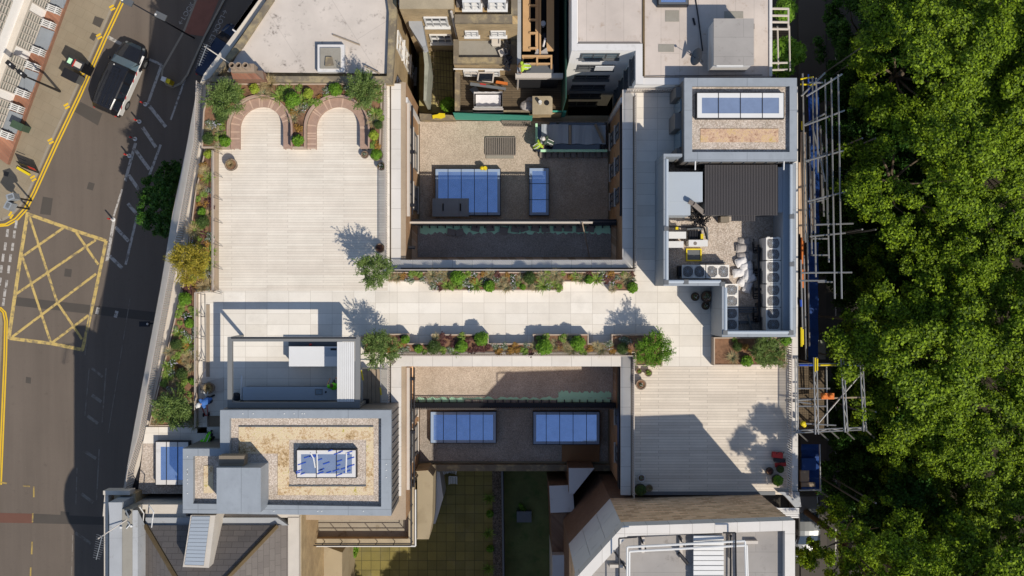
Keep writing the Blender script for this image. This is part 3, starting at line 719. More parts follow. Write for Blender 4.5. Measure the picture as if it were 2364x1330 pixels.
for px in (1606, 1811):
    p = W(px, 372, QZ); b.tube((p[0], p[1], 14.4), (p[0], p[1] - .45, 14.35), .04, 6)
each(b, 'overflow_pipe', M['white'], tb)

# ---- plant enclosure
EZ = 14.66
def wallseg(g, a, c, t, z0, z1, ref=EZ):
    x0, y0, x1, y1 = rc(a[0], a[1], c[0], c[1], ref); g.box(x0, y0, x1, y1, z0, z1)
b = MB()
b.pbox(1532,362,1537,653, 11.29, EZ); b.pbox(1532,653,1672,660, 11.29, EZ); b.pbox(1667,660,1672,770, 11.29, EZ)
b.pbox(1667,770,1837,778, 11.29, EZ); b.pbox(1830,376,1838,770, 11.29, 14.2); b.pbox(1532,355,1575,361.8, 11.29, EZ)
b.build('screen_wall', M['grey_metal'], tb)
b = MB()
for p, q in (((1539.5,368),(1539.5,651)), ((1540,650),(1664,650)), ((1675,664),(1675,766)), ((1674,767),(1827,767)), ((1826,380),(1826,766))):
    ze = 14.18 if p[0] == 1826 else EZ - .02; b.tube(W3(p[0], p[1], ze), W3(q[0], q[1], ze), .09, 8)
each(b, 'screen_rail', M['blue_sheet'], tb)
b = MB()
for p in ((1538,652),(1584,651),(1668,656),(1674,768),(1826,768),(1828,610),(1828,500),(1538,528)): 
    ze = 14.2 if p[0] == 1828 else EZ; x, y = W(p[0], p[1], ze); b.box(x - .12, y - .12, x + .12, y + .12, ze - .15, ze + .07)
each(b, 'screen_bracket', M['grey_metal2'], tb)
b = MB(); b.box(W(1537,0,EZ)[0], W(0,653,EZ)[1], W(1830,0,EZ)[0], W(0,362,EZ)[1], 11.294, 11.36); b.box(W(1672,0,EZ)[0], W(0,770,EZ)[1], W(1830,0,EZ)[0], W(0,653,EZ)[1] - .002, 11.294, 11.36)
b.build('gravel_roof', M['gravel'], tb)
b = MB(); b.pbox(1808,378,1824,762, 11.36, 13.5); b.build('duct_panel', M['blue_sheet'], tb)
b = MB(); b.pbox(1537,397,1622,466, 11.4, 13.6); b.pbox(1537,466.3,1594,497, 11.4, 13.55); b.pbox(1796,386,1821,490, 11.4, 13.4); each(b, 'plant_roof', M['blue_sheet'], tb)
# corrugated plant shed
sx0, sy0, sx1, sy1 = rc(1628,380,1796,497,13.7)
b = MB(); b.box(sx0 + .08, sy0 + .08, sx1 - .08, sy1 - .08, 11.36, 13.55); sh_ = b.build('plant_shed', M['grey_metal2'], tb)
b = MB()
def corr(g, x0, y0, x1, y1, z, n):
    w = (x1-x0)/n
    for k in range(n):
        xa = x0 + k*w; g.box(xa, y0, xa + w*.55, y1, z, z + .07); g.box(xa + w*.55, y0, xa + w, y1, z, z + .03)
corr(b, sx0, sy0, sx1, sy1, 13.55, 46)
bx0, by0, bx1, by1 = rc(1690,497,1745,510,13.7); corr(b, bx0, by0, bx1, by1 - .002, 13.5, 15)
b.build('corrugated_roof', M['corr'], sh_)
# ================================================================ RAILINGS
def railing(pts, z0, h, label, name='metal_railing', pitch=.13, w=.06, t=.014, m='bars', group='metal bar railings on the terraces', zr=None, base=True):
    P_ = [Vector(W(p[0], p[1], zr or z0)) for p in pts]
    th = thing(name, label, 'railing', (P_[0].x, P_[0].y, z0), group)
    g, tr = MB(), MB()
    for a, b in zip(P_, P_[1:]):
        d = b - a; L_ = d.length; ang = math.atan2(d.y, d.x); n = max(1, int(L_/pitch))
        for k in range(n):
            c = a + d*((k + .5)/n); g.obox(c.x, c.y, ang, w, t, z0 + .03, z0 + h - .03)
        c = (a + b)/2; tr.obox(c.x, c.y, ang, L_, .05, z0 + h - .03, z0 + h)
        if base: tr.obox(c.x, c.y, ang, L_, .04, z0, z0 + .03)
    g.build('bars', M[m], th); tr.build('top_rail', M[m], th); return th
railing([(467,195),(461,330),(441,440),(399,660),(335,1000),(311,1080),(304,1132)], ZC, 1.1, 'long pale bar railing along the street edge beside the dark road', w=.065)
railing([(894,196),(894,622)], 11.2, 1.05, 'bar railing between the large pale deck and the north court')
railing([(899,624),(1464,624)], 11.2, 1.05, 'bar railing along the south edge of the north court behind the planting bed')
railing([(1464,621),(1464,224)], 11.2, 1.05, 'bar railing between the north court and the shaded paved walk')
railing([(1443,214),(1562,214)], 11.2, 1.05, 'short bar railing by the white building and the grey rooflight pavilion')
railing([(900,819),(1457,819)], 11.2, 1.05, 'bar railing along the north edge of the south court behind the shrubs')
railing([(1459,822),(1459,1142)], 11.2, 1.05, 'bar railing between the south court and the smaller deck')
railing([(1817,782),(1817,1142)], 11.2, 1.05, 'bar railing on the east edge of the smaller deck beside the scaffold')
railing([(900,848),(900,926)], 11.2, 1.05, 'short bar railing beside the timber hatch and the pergola')
railing([(938,512),(1424,512)], 7.6, 1.0, 'dark bar railing on the lower gravel roof in the north court', m='bars_d', zr=8.6, w=.03)
railing([(944,944),(1424,944)], 7.6, 1.1, 'dark bar railing on the lower gravel roof in the south court', m='bars_d', zr=8.6)
b = MB(); b.tube(W3(938,513.5,8.7), W3(1368,513.5,8.7), .07, 8); tag(b.build('scaffold_pole', M['trim'], origin=W3(938,513,8.7)), 'long pale pole laid along the dark railing in the north court', 'pole')
b = MB(); b.tube(W3(1344,513,9.0), W3(1361,594,7.75), .035, 6); tag(b.build('timber_batten', M['wood'], origin=W3(1361,594,7.7)), 'thin batten leaning on the dark railing over shaded gravel', 'batten')
def wire_fence(pts, z0, h, label, np_):
    P_ = [Vector(W(p[0], p[1], z0)) for p in pts]; th = thing('wire_fence', label, 'fence', (P_[0].x, P_[0].y, z0), 'thin post and rail fences by the planting bed')
    r = MB(); total = sum((b - a).length for a, b in zip(P_, P_[1:]))
    for zz in (z0 + h, z0 + h*.6): r.path([(p.x, p.y, zz) for p in P_], .022, 6)
    r.build('top_rail', M['bars'], th)
    for a, b in zip(P_, P_[1:]):
        n = max(1, int(round(np_*(b - a).length/total)))
        for k in range(n + 1):
            c = a + (b - a)*(k/n); q = MB(); q.tube((c.x, c.y, z0), (c.x, c.y, z0 + h), .02, 6); q.tube((c.x, c.y, z0 + h*.6), (c.x + .35, c.y - .12, z0 - .28), .014, 5); q.build('post', M['bars_d'], th)
wire_fence([(496,350),(496,670)], 11.66, .55, 'thin rail fence between the planting bed and the large deck', 6)
wire_fence([(494,674),(456,676),(456,985)], 11.66, .55, 'thin rail fence bending round the paved terrace by the pergola', 7)
b = thing('handrail', 'low metal handrail with posts on the paving beside the pergola', 'handrail', W3(474,700,11.3))
q = MB(); q.path([W3(473,678,12.2), W3(474,850,12.2)], .025, 6); q.path([W3(474,850,12.2), W3(463,872,12.2), W3(464,900,11.4)], .025, 6); q.build('top_rail', M['bars_d'], b)
for y in (730, 776, 830):
    q = MB(); q.tube(W3(474,y,11.3), W3(474,y,12.2), .022, 6); q.tube(W3(474,y,12.1), W3(464,y + 2,11.66), .016, 5); q.build('post', M['bars_d'], b)

# ================================================================ PLANTERS AND BENCHES
def bed(name, label, pts, z0, z1, t=.06, m='planter'):
    th = thing(name, label, 'planter', (*W(pts[0][0], pts[0][1], z1), z0))
    g = MB(); P_ = [Vector(W(p[0], p[1], z1)) for p in pts]; n = len(P_)
    area = sum(P_[k].x*P_[(k+1) % n].y - P_[(k+1) % n].x*P_[k].y for k in range(n))
    if area < 0: P_ = P_[::-1]
    nin = []
    for k in range(n):
        a, p, c = P_[k-1], P_[k], P_[(k+1) % n]; d1 = (p - a).normalized(); d2 = (c - p).normalized()
        n1 = Vector((-d1.y, d1.x)); n2 = Vector((-d2.y, d2.x)); q = n1 + n2; q = q/max(.25, q.dot(n1)); nin.append(p + q*t)
    for k in range(n):
        l = (k + 1) % n; g.prism([tuple(P_[k]), tuple(P_[l]), tuple(nin[l]), tuple(nin[k])], z0, z1)
    g.build('side_panel', M[m], th)
    g = MB(); g.prism([tuple(p) for p in nin], z0, z1 - .06); g.build('soil', M['soil'], th)
    return th
# arched benches (world centres on the seat level)
ARC = [(603.5, 297), (780.5, 297)]; RO = 1.72; ZS = 11.75; ZB = 12.15
def arch_pts(c, r, x_in_px=True, n=28, zl=ZS):
    cx, cy = W(c[0], c[1], zl); yb = W(0,343.5,zl)[1]
    pts = [(cx - r, yb)] + [(cx + r*math.cos(math.pi - math.pi*k/n), cy + r*math.sin(math.pi*k/n)) for k in range(n + 1)] + [(cx + r, yb)]
    return pts
# bed walls round the upper bed: outline with the two alcoves cut out
def bed_world(name, label, poly, z0, z1, t, m):
    n = len(poly); area = sum(poly[k][0]*poly[(k+1) % n][1] - poly[(k+1) % n][0]*poly[k][1] for k in range(n))
    if area < 0: poly = poly[::-1]
    P_ = [Vector(p) for p in poly]; nin = []
    for k in range(n):
        a, p, c = P_[k-1], P_[k], P_[(k+1) % n]; d1 = (p - a).normalized(); d2 = (c - p).normalized()
        n1 = Vector((-d1.y, d1.x)); n2 = Vector((-d2.y, d2.x)); q = n1 + n2; q = q/max(.25, q.dot(n1)); nin.append(p + q*t)
    th = thing(name, label, 'planter', (*poly[0], z0)); g = MB()
    for k in range(n):
        l = (k + 1) % n; g.prism([tuple(P_[k]), tuple(P_[l]), tuple(nin[l]), tuple(nin[k])], z0, z1)
    g.build('side_panel', M[m], th); g = MB(); g.prism([tuple(p) for p in nin], z0, z1 - .07); g.build('soil', M['soil'], th); return th
yb = W(0,343.5,ZS)[1]
poly = [W(880,343.5,ZS), W(885,196,ZS), W(489,196,ZS), W(474,260,ZS), W(470,343.5,ZS)]
for c in ARC: poly += arch_pts(c, RO + .0)
bed_world('planter', 'raised planting bed wrapping round two arched timber benches', [(p[0], p[1]) for p in poly], 11.3, ZB, .07, 'planter')
for ci, c in enumerate(ARC):
    cx, cy = W(c[0], c[1], ZS); x = ORG
    th = thing('arched_bench', ('arched slatted bench nearer the street with its back to the planting', 'arched slatted bench nearer the north court beside the potted shrubs')[ci], 'bench', (cx, cy, 11.3), 'arched timber benches in the raised bed')
    r0, r1 = 1.20, RO - .03
    g1, g2, fr = MB(), MB(), MB(); rr = random.Random(5 + ci)
    seq = []; nA = 66; n = nA
    for k in range(nA): seq.append(('a', math.pi - math.pi*(k + .5)/nA))
    w = math.pi*1.5/nA
    ns = int((cy - yb)/w)
    for k in range(ns): seq.append(('l', cy - (k + .5)*(cy - yb)/ns)); seq.append(('r', cy - (k + .5)*(cy - yb)/ns))
    for kk, (ty, v) in enumerate(seq):
        g = g2 if rr.random() < .12 else g1; zt = ZS + rr.uniform(-.003, .003)
        if ty == 'a':
            da = math.pi/nA*.46
            g.prism([(cx + r*math.cos(a), cy + r*math.sin(a)) for r, a in ((r0, v - da), (r1, v - da), (r1, v + da), (r0, v + da))], ZS - .035, zt)
        else:
            s_ = -1 if ty == 'l' else 1; xs = sorted((cx + s_*r0, cx + s_*r1)); d = (cy - yb)/ns*.46
            g.box(xs[0], v - d, xs[1], v + d, ZS - .035, zt)
    seat = g1.build('seat', M['slats'], th); each(g2, 'slat', M['slats_l'], seat)
    for r, zz in ((r0 + .06, 0), (r1 - .1, 0)):
        a = arch_pts(c, r + .02); bb = arch_pts(c, r - .02)
        for k in range(len(a) - 1): fr.prism([a[k], a[k+1], bb[k+1], bb[k]], 11.3, ZS - .036)
    fr.build('seat_frame', M['slats'], th)
    br = MB(); a = arch_pts(c, RO + .075); bb = arch_pts(c, RO - .02)
    for k in range(len(a) - 1): br.prism([a[k], a[k+1], bb[k+1], bb[k]], ZB + .003, ZB + .05)
    br.build('backrest', M['slats'], th)
bed('planter', 'long tapering planting bed between the street railing and the deck', [(473,346),(494,346),(494,673),(454,673),(454,984),(343,984),(424,650),(451,440)], 11.1, 11.65)
bed('planter', 'planting bed with two paved notches south of the north court', [(897,628),(1465,628),(1466,672),(1408,672),(1408,651),(1300,651),(1300,671),(998,671),(998,650),(897,650)], 11.294, 11.85)
bed('planter', 'planting bed with square paved recesses north of the south court', [(840,771),(943,771),(943,793),(995,793),(995,772),(1128,772),(1128,793),(1230,793),(1230,772),(1359,772),(1359,793),(1412,793),(1412,772),(1530,772),(1530,845),(1467,845),(1466,815),(840,815)], 11.294, 12.0)
bed('planter', 'planting bed with bare brown soil below the plant enclosure', [(1648,779),(1815,779),(1815,844),(1648,844)], 11.294, 12.15)

# ================================================================ PERGOLA AND OUTDOOR KITCHEN
PT = 14.15
x0, y0, x1, y1 = rc(525,778,831,942,PT)
pg = thing('pergola', 'open grey metal pergola with its white louvres stacked at one end', 'pergola', (x0, y0, 11.3))
b = MB(); b.box(x0, y1 - .24, x1, y1, PT - .28, PT); b.box(x0, y0, x1, y0 + .3, PT - .28, PT)
b.box(x0, y0 + .3, x0 + .24, y1 - .24, PT - .28, PT); b.box(x1 - .26, y0 + .3, x1, y1 - .24, PT - .28, PT); b.build('beam', M['beam'], pg)
b = MB(); b.box(x0 + .2, y1 - .09, x1 - .2, y1 - .03, PT, PT + .03); b.box(x0, y0 - .12, x1, y0 - .002, PT - .3, PT - .05); b.build('gutter', M['dark'], pg)
for xx, yy in ((x0, y0), (x1 - .16, y0), (x0, y1 - .16), (x1 - .16, y1 - .16)):
    b = MB(); b.box(xx + .01, yy + .01, xx + .15, yy + .15, 11.3, PT - .28); b.build('post', M['beam'], pg)
b = MB(); xa, _, xb, _ = rc(778,0,818,1,PT); ya, yb_ = y0 + .32, y1 - .26
for k in range(9):
    w = (xb - xa)/9; b.box(xa + k*w + .006, ya, xa + (k+1)*w - .006, yb_, PT - .2, PT - .03 - .012*(k % 2))
b.build('louvre', M['white'], pg)
def worktop(name, label, a, c, z1, mt, mb_):
    x0, y0, x1, y1 = rc(a[0], a[1], c[0], c[1], z1); th = thing(name, label, 'kitchen counter', ((x0+x1)/2, (y0+y1)/2, 11.3))
    b = MB(); b.box(x0 + .04, y0 + .04, x1 - .04, y1 - .04, 11.3, z1 - .06); b.build('cabinet', M[mb_], th)
    b = MB(); b.box(x0, y0, x1, y1, z1 - .06, z1); b.build('worktop', M[mt], th); return th, (x0, y0, x1, y1)
isl, q = worktop('kitchen_island', 'white kitchen island half in sun under the pergola', (667,800), (780,846), 12.25, 'worktop', 'grey_metal2')
b = MB(); b.pbox(750,803,779,823, 12.251, 12.262); b.build('hob', M['worktop_g'], isl); b = MB(); b.pbox(763,804,777,809, 12.262, 12.27); b.build('hob_slot', M['dark'], isl)
bar, q = worktop('bar_counter', 'long grey counter with a sink against the back of the pergola', (560,893), (779,924), 12.25, 'worktop_g', 'grey_metal2')
b = MB(); o = rc(727,898,745,912,12.26); i = rc(729,900,743,910,12.26); b.ring(o, i, 12.25, 12.262); b.build('sink', M['silver'], bar)
b = MB(); b.box(i[0], i[1], i[2], i[3], 12.25, 12.254); b.build('sink_basin', M['glass_b'], bar)
b = MB(); x, y = W(752,905,12.26); b.lathe(x, y, [(.05,12.25),(.05,12.3),(.02,12.32)], 10); b.build('tap', M['dark'], bar)
b = MB(); b.tube(W3(558,868,11.9), W3(557,922,11.9), .05, 6); b.tube(W3(558,868,11.3), W3(558,868,11.9), .04, 6); b.tube(W3(557,922,11.3), W3(557,922,11.9), .04, 6); tag(b.build('towel_rail', M['worktop'], origin=W3(558,895,11.3)), 'short white rail at the end of the long grey counter', 'rail')
b = MB(); b.sphere(W3(546,916,11.55), .3, 10, 6, (1,.8,.8)); b.tube(W3(541,912,11.8), W3(552,915,11.8), .03, 6); tag(b.build('black_bag', M['cloth_d'], origin=W3(546,916,11.3)), 'black bag on the paving at the corner of the pergola', 'bag')
b = MB(); b.box(*rc(666,789,777,799,11.7)[:2], *rc(666,789,777,799,11.7)[2:], 11.3, 11.7); bb = b.build('tool_crate', M['grey_metal2'], origin=W3(720,794,11.3)); tag(bb, 'low dark crate tucked behind the white kitchen island', 'crate')
b = MB(); x, y = W(717,796,11.8); b.lathe(x, y, [(.07,11.7),(.08,11.85),(.03,11.9)], 8); tag(b.build('drinks_can', M['red'], origin=(x, y, 11.7)), 'small red can on the crate behind the kitchen island', 'can')

# ================================================================ AIR CONDITIONING
def fan(g, gm, x, y, z, r):
    for rr in (r, r*.72, r*.45): 
        prev = None
        for k in range(21):
            a = 2*math.pi*k/20; p = (x + rr*math.cos(a), y + rr*math.sin(a), z)
            if prev: g.tube(prev, p, .012, 4, cap=False)
            prev = p
    for k in range(4):
        a = math.pi/4*k + .4; g.tube((x - r*math.cos(a), y - r*math.sin(a), z), (x + r*math.cos(a), y + r*math.sin(a), z), .012, 4)
    gm.lathe(x, y, [(r, z - .05), (r, z - .02)], 20); g.lathe(x, y, [(r*.25, z - .02), (r*.25, z + .012)], 10)
def condenser(px0, py0, px1, py1, z0, z1, vert, label, vents=False):
    x0, y0, x1, y1 = rc(px0, py0, px1, py1, z1); th = thing('condenser_unit', label, 'air conditioner', ((x0+x1)/2, (y0+y1)/2, z0), 'fan condenser units in the plant enclosure')
    b = MB(); e = .015
    b.box(x0 + e, y0 + e, x1 - e, y1 - e, z0 + .08, z1 - .06)
    b.box(x0 + .1, y0 + .1, x0 + .25, y1 - .1, z0, z0 + .08); b.box(x1 - .25, y0 + .1, x1 - .1, y1 - .1, z0, z0 + .08)
    cs = [((x0+x1)/2, y0 + (y1-y0)*f) for f in (.25, .75)] if vert else [(x0 + (x1-x0)*f, (y0+y1)/2) for f in (.25, .75)]
    b.ring((x0 + e, y0 + e, x1 - e, y1 - e), (x0 + .07, y0 + .07, x1 - .07, y1 - .07), z1 - .06, z1)
    if vert: b.box(x0 + .07, (y0+y1)/2 - .03, x1 - .07, (y0+y1)/2 + .03, z1 - .06, z1)
    else: b.box((x0+x1)/2 - .03, y0 + .07, (x0+x1)/2 + .03, y1 - .07, z1 - .06, z1)
    body = b.build('casing', M['ac'], th)
    r = min((x1-x0), (y1-y0))*.5 - .09
    r = min(r, .42)
    for c in cs:
        g, gm = MB(), MB(); fan(g, gm, c[0], c[1], z1 - .01, r); f = gm.build('fan', M['grille'], th); g.build('fan_guard', M['grey_metal'], f)
        q = MB(); h = min((x1-x0), (y1-y0))*.5 - .075
        for sx in (-1, 1):
            for sy in (-1, 1):
                q.prism([(c[0] + sx*h, c[1] + sy*h), (c[0] + sx*h, c[1] + sy*h*.5), (c[0] + sx*h*.5, c[1] + sy*h)], z1 - .055, z1 - .015)
        each(q, 'fan_corner', M['ac'], th)
    if vents:
        for f in (.27, .73):
            q = MB(); y = y0 + (y1-y0)*f
            q.box(x0 - .012, y - .36, x0 + e - .002, y + .36, z0 + .3, z0 + .95)
            if f < .5: q.build('grille', M['grey_metal2'], th)
        q = MB()
        for dy, zz in ((-.18, 11.75), (-.06, 11.6), (.1, 11.85)): yy = (y0+y1)/2 + dy; q.path([(x0 + .02, yy, zz), (x0 - .34, yy, zz), (x0 - .34, yy + .5, zz - .1)], .03, 5)
        each(q, 'pipe', M['dark'], th)
    return th
condenser(1574,611,1629,643, 11.36, 12.35, False, 'two fan unit beside the low screen, in the shade next to the black box')
condenser(1630,611,1684,643, 11.36, 12.35, False, 'two fan unit beside the pale sacks, half in sun')
condenser(1673,655,1705,709, 11.36, 12.7, True, 'two fan unit at the inner corner of the enclosure beside the potted plants')
condenser(1673,710,1705,763, 11.36, 12.7, True, 'two fan unit against the low screen at the planting bed end')
for k in range(4):
    condenser(1768,548 + k*54,1803,601 + k*54, 11.36, 13.1, True, ('tall two fan unit at the shed end of the long row', 'tall two fan unit beside the pile of pale sacks, second from the shed end', 'tall two fan unit just past the sacks, third from the shed end', 'tall two fan unit at the planting bed end of the long row')[k], True)
b = MB(); b.tube(W3(1751,565,12), W3(1753,740,12), .07, 8); b.tube(W3(1753,740,12), W3(1753,740,11.4), .07, 8)
for y in (575,620,665,700,735): b.box(*rc(1748,y,1756,y+6,11.9), 11.36, 12.1)
tag(b.build('pipe_run', M['dark'], origin=W3(1751,565,11.4)), 'dark pipe run on brackets beside the tall condenser row', 'pipe')
b = MB()
for k in range(3): b.pbox(1706,708 + k*5,1748,712 + k*5, 11.5, 11.6)
b.pbox(1706,741,1745,747, 11.4, 11.55); tag(b.build('cable_tray', M['grey_metal2'], origin=W3(1727,715,11.4)), 'dark cable tray crossing the gravel between condenser rows', 'tray')
b = MB(); b.path([W3(1726,728,11.75), W3(1736,763,11.75)], .06, 6); tag(b.build('metal_channel', M['silver'], origin=W3(1731,745,11.4)), 'short silver channel lying across the gap between condensers', 'channel')
def cabinet(a, c, z1, label, name='plant_cabinet'):
    x0, y0, x1, y1 = rc(a[0], a[1], c[0], c[1], z1); th = thing(name, label, 'cabinet', ((x0+x1)/2, (y0+y1)/2, 11.36), 'white equipment cabinets on the gravel')
    b = MB(); b.box(x0 + .02, y0 + .02, x1 - .02, y1 - .02, 11.36, z1 - .04); b.build('casing', M['ac'], th)
    b = MB(); b.box(x0, y0, x1, y1, z1 - .04, z1); b.build('lid', M['white'], th); return th
cabinet((1544,535),(1584,551), 12.2, 'white cabinet below the pale blue roof beside the yellow frame rack')
cabinet((1538,557),(1578,572), 12.2, 'white cabinet tight against the enclosure screen')
t = cabinet((1590,554),(1634,569), 12.3, 'white cabinet with a dark spot on its lid by the sunlit gravel')
b = MB(); x, y = W(1605,562,12.3); b.lathe(x, y, [(.1,12.3),(.1,12.31)], 10); b.build('vent_cap', M['grille'], t)
th = thing('yellow_hatch', 'square hatch with a yellow frame on the shaded gravel', 'hatch', W3(1602,588,11.36))
b = MB(); o = rc(1584,574,1620,603,11.5); i = rc(1587,577,1617,600,11.5); b.ring(o, i, 11.36, 11.5); b.build('frame', M['yellow'], th); b = MB(); b.box(*i, 11.36, 11.44); b.build('cover', M['grey_metal2'], th)
th = thing('pump_rack', 'rack of black pumps and pipes with yellow valves by the shed', 'pump', W3(1612,545,11.36))
b = MB()
for k in range(5): b.tube(W3(1592 + k*6,533,11.9), W3(1592 + k*6,552,11.9), .09, 8)
b.path([W3(1545,523,12.1), W3(1625,525,12.1), W3(1632,552,12.1)], .06, 6); b.build('pump', M['dark'], th)
b = MB(); b.path([W3(1586,529,12.2), W3(1612,527,12.2), W3(1622,530,12.2)], .05, 6); b.path([W3(1632,524,11.9), W3(1634,556,11.9)], .05, 6); b.build('pipe', M['silver'], th)
b = MB(); b.box(*rc(1618,540,1624,552,12.2), 11.9, 12.2); b.box(*rc(1560,524,1566,530,12.2), 11.9, 12.2); b.build('valve', M['yellow'], th)
b = MB(); rg2 = random.Random(9)
for k in range(26):
    p = [W3(1590 + rg2.random()*45, 478 + rg2.random()*45, 11.5 + rg2.random()*.5) for _ in range(2)]; p.insert(1, W3(1600 + rg2.random()*50, 490 + rg2.random()*35, 12.3)); b.path(p, .025, 4)
tag(b.build('cable_tangle', M['dark'], origin=W3(1612,505,11.36)), 'tangle of black cables spilling out beside the shed', 'cables')
b = MB(); b.path([W3(1590,465,13.9), W3(1600,470,13.9), W3(1625,492,13.3)], .14, 6); tag(b.build('flue_duct', M['grille'], origin=W3(1600,470,13.6)), 'slanting dark duct between the pale roof and the shed', 'duct')
b = MB(); b.pbox(1664,500,1684,513, 11.36, 12.2); tag(b.build('duct_box', M['corten'], origin=W3(1674,507,11.36)), 'tan duct box beneath the shed eave', 'box')
b = MB(); b.path([W3(1615,606,11.5), W3(1650,605,11.5), W3(1674,606,11.5)], .04, 6); tag(b.build('copper_pipe', M['silver'], origin=W3(1645,606,11.4)), 'thin pipe lying behind the pair of low condensers', 'pipe')
b = MB(); b.pbox(1567,614,1573,638, 11.36, 12.1); tag(b.build('control_box', M['dark'], origin=W3(1570,626,11.36)), 'flat black control box at the end of the low condensers', 'box')
# sacks
def sack(px, py, z, ang, l, w, h, m, label, grp):
    x, y = W(px, py, z); r = random.Random(int(px*7 + py)); b = MB(); n, k = 14, 8; pts = []
    for i in range(n + 1):
        for j in range(k + 1):
            u, v = i/n*2 - 1, j/k*2 - 1; e = (1 - abs(u)**3)*(1 - abs(v)**3)
            pts.append((u*l/2*(1 - .08*abs(v)), v*w/2*(1 - .1*(1 - u*u)), h*e**.5*(.8 + .2*r.random())))
    ca, sa = math.cos(ang), math.sin(ang); b.v = [(x + p[0]*ca - p[1]*sa, y + p[0]*sa + p[1]*ca, z + p[2]) for p in pts]
    for i in range(n):
        for j in range(k): b.f.append((i*(k+1) + j, (i+1)*(k+1) + j, (i+1)*(k+1) + j + 1, i*(k+1) + j + 1)); b.m.append(0)
    nb = len(b.v); b.v += [(p[0], p[1], z) for p in b.v[:nb]]
    for i in range(n):
        for j in range(k): b.f.append((nb + i*(k+1) + j, nb + i*(k+1) + j + 1, nb + (i+1)*(k+1) + j + 1, nb + (i+1)*(k+1) + j)); b.m.append(0)
    ring_ = [i*(k+1) for i in range(n+1)] + [n*(k+1) + j for j in range(1, k+1)] + [i*(k+1) + k for i in range(n-1, -1, -1)] + [j for j in range(k-1, 0, -1)]
    for q in range(len(ring_)):
        a, c = ring_[q], ring_[(q+1) % len(ring_)]; b.f.append((c, a, nb + a, nb + c)); b.m.append(0)
    return tag(b.build('sack', M[m], origin=(x, y, z), smooth=True), label, 'sack', grp)
for k, (px, py, dz, a, m, lab) in enumerate(((1718,558,0,.1,'bag_g','grey sack at the shed end of the sack pile'), (1714,573,.15,.0,'bag_g','grey sack second from the shed end of the sack pile'), (1717,592,.1,.1,'bag_g','wide grey sack just above the pale sacks'), (1730,590,.0,1.4,'bag_g','grey sack turned sideways beside the tall condensers'),
     (1712,604,.2,.4,'bag','pale sack at the upper edge of the pale sacks'), (1723,615,.25,.3,'bag','pale sack tucked under the topmost white sack'), (1706,630,.2,.1,'bag','white sack beside the low condensers'), (1727,634,.3,1.3,'bag','white sack lying crosswise on the middle of the pile'), (1716,648,.05,1.0,'bag','pale sack near the lower condenser column'), (1732,643,.25,.5,'bag','pale sack against the dark pipe run'), (1726,662,.1,1.25,'bag','long white sack at the bottom end of the pile'))):
    sack(px, py, 11.36 + dz, a, .72, .5, .22, m, lab, 'sacks piled on the gravel')
# ================================================================ FOLIAGE
def leaf_mesh(rng, centers, n_per, size, shell=.55, up=.35, flat=1.0, asp=.6, fuzz=0.0):
    """many small leaf rhombs scattered through the shells of a set of lobes -> verts (N,3), faces"""
    V = []
    for (cx, cy, cz, r) in centers:
        n = max(4, int(n_per*r*r)) if n_per > 0 else int(-n_per)
        d = rng.normal(size=(n, 3)); d[:, 2] = d[:, 2]*.9 + up; d /= np.linalg.norm(d, axis=1)[:, None]
        rad = r*(shell + (1 - shell)*rng.random(n)**.6)
        p = np.array([cx, cy, cz]) + d*rad[:, None]*np.array([1, 1, flat])
        if fuzz: p = p + rng.normal(size=(n, 3))*fuzz*r*np.array([1, 1, .6])
        nn = d + rng.normal(size=(n, 3))*.55; nn[:, 2] += .5; nn /= np.linalg.norm(nn, axis=1)[:, None]
        t = np.cross(nn, rng.normal(size=(n, 3))); t /= np.linalg.norm(t, axis=1)[:, None] + 1e-9
        b = np.cross(nn, t); s = size*(.6 + .8*rng.random(n))[:, None]
        V.append(np.stack([p - t*s*.5, p + b*s*.5*asp - nn*s*.06, p + t*s*.5, p - b*s*.5*asp - nn*s*.06], 1).reshape(-1, 3))
    V = np.concatenate(V); N = len(V)//4
    return V, np.arange(N*4).reshape(N, 4)
def np_mesh(name, V, Fq, mats, parent=None, loc=(0, 0, 0), mi=None):
    me = bpy.data.meshes.new(name); N = len(Fq)
    me.vertices.add(len(V)); me.vertices.foreach_set('co', np.asarray(V, dtype=np.float32).ravel())
    me.loops.add(N*4); me.loops.foreach_set('vertex_index', np.asarray(Fq, dtype=np.int32).ravel())
    me.polygons.add(N); me.polygons.foreach_set('loop_start', np.arange(N, dtype=np.int32)*4); me.polygons.foreach_set('loop_total', np.full(N, 4, dtype=np.int32))
    for m in (mats if isinstance(mats, list) else [mats]): me.materials.append(m)
    if mi is not None: me.polygons.foreach_set('material_index', mi)
    me.update(); me.validate()
    o = bpy.data.objects.new(name, me); COL.objects.link(o)
    if parent: o.parent = parent
    else: o.location = loc
    return o
def T0(name):   # a template root parked at the origin, unlabelled until it is placed
    o = bpy.data.objects.new(name, None); COL.objects.link(o); o.empty_display_size = .2; ORG[o.name] = (0, 0, 0); return o
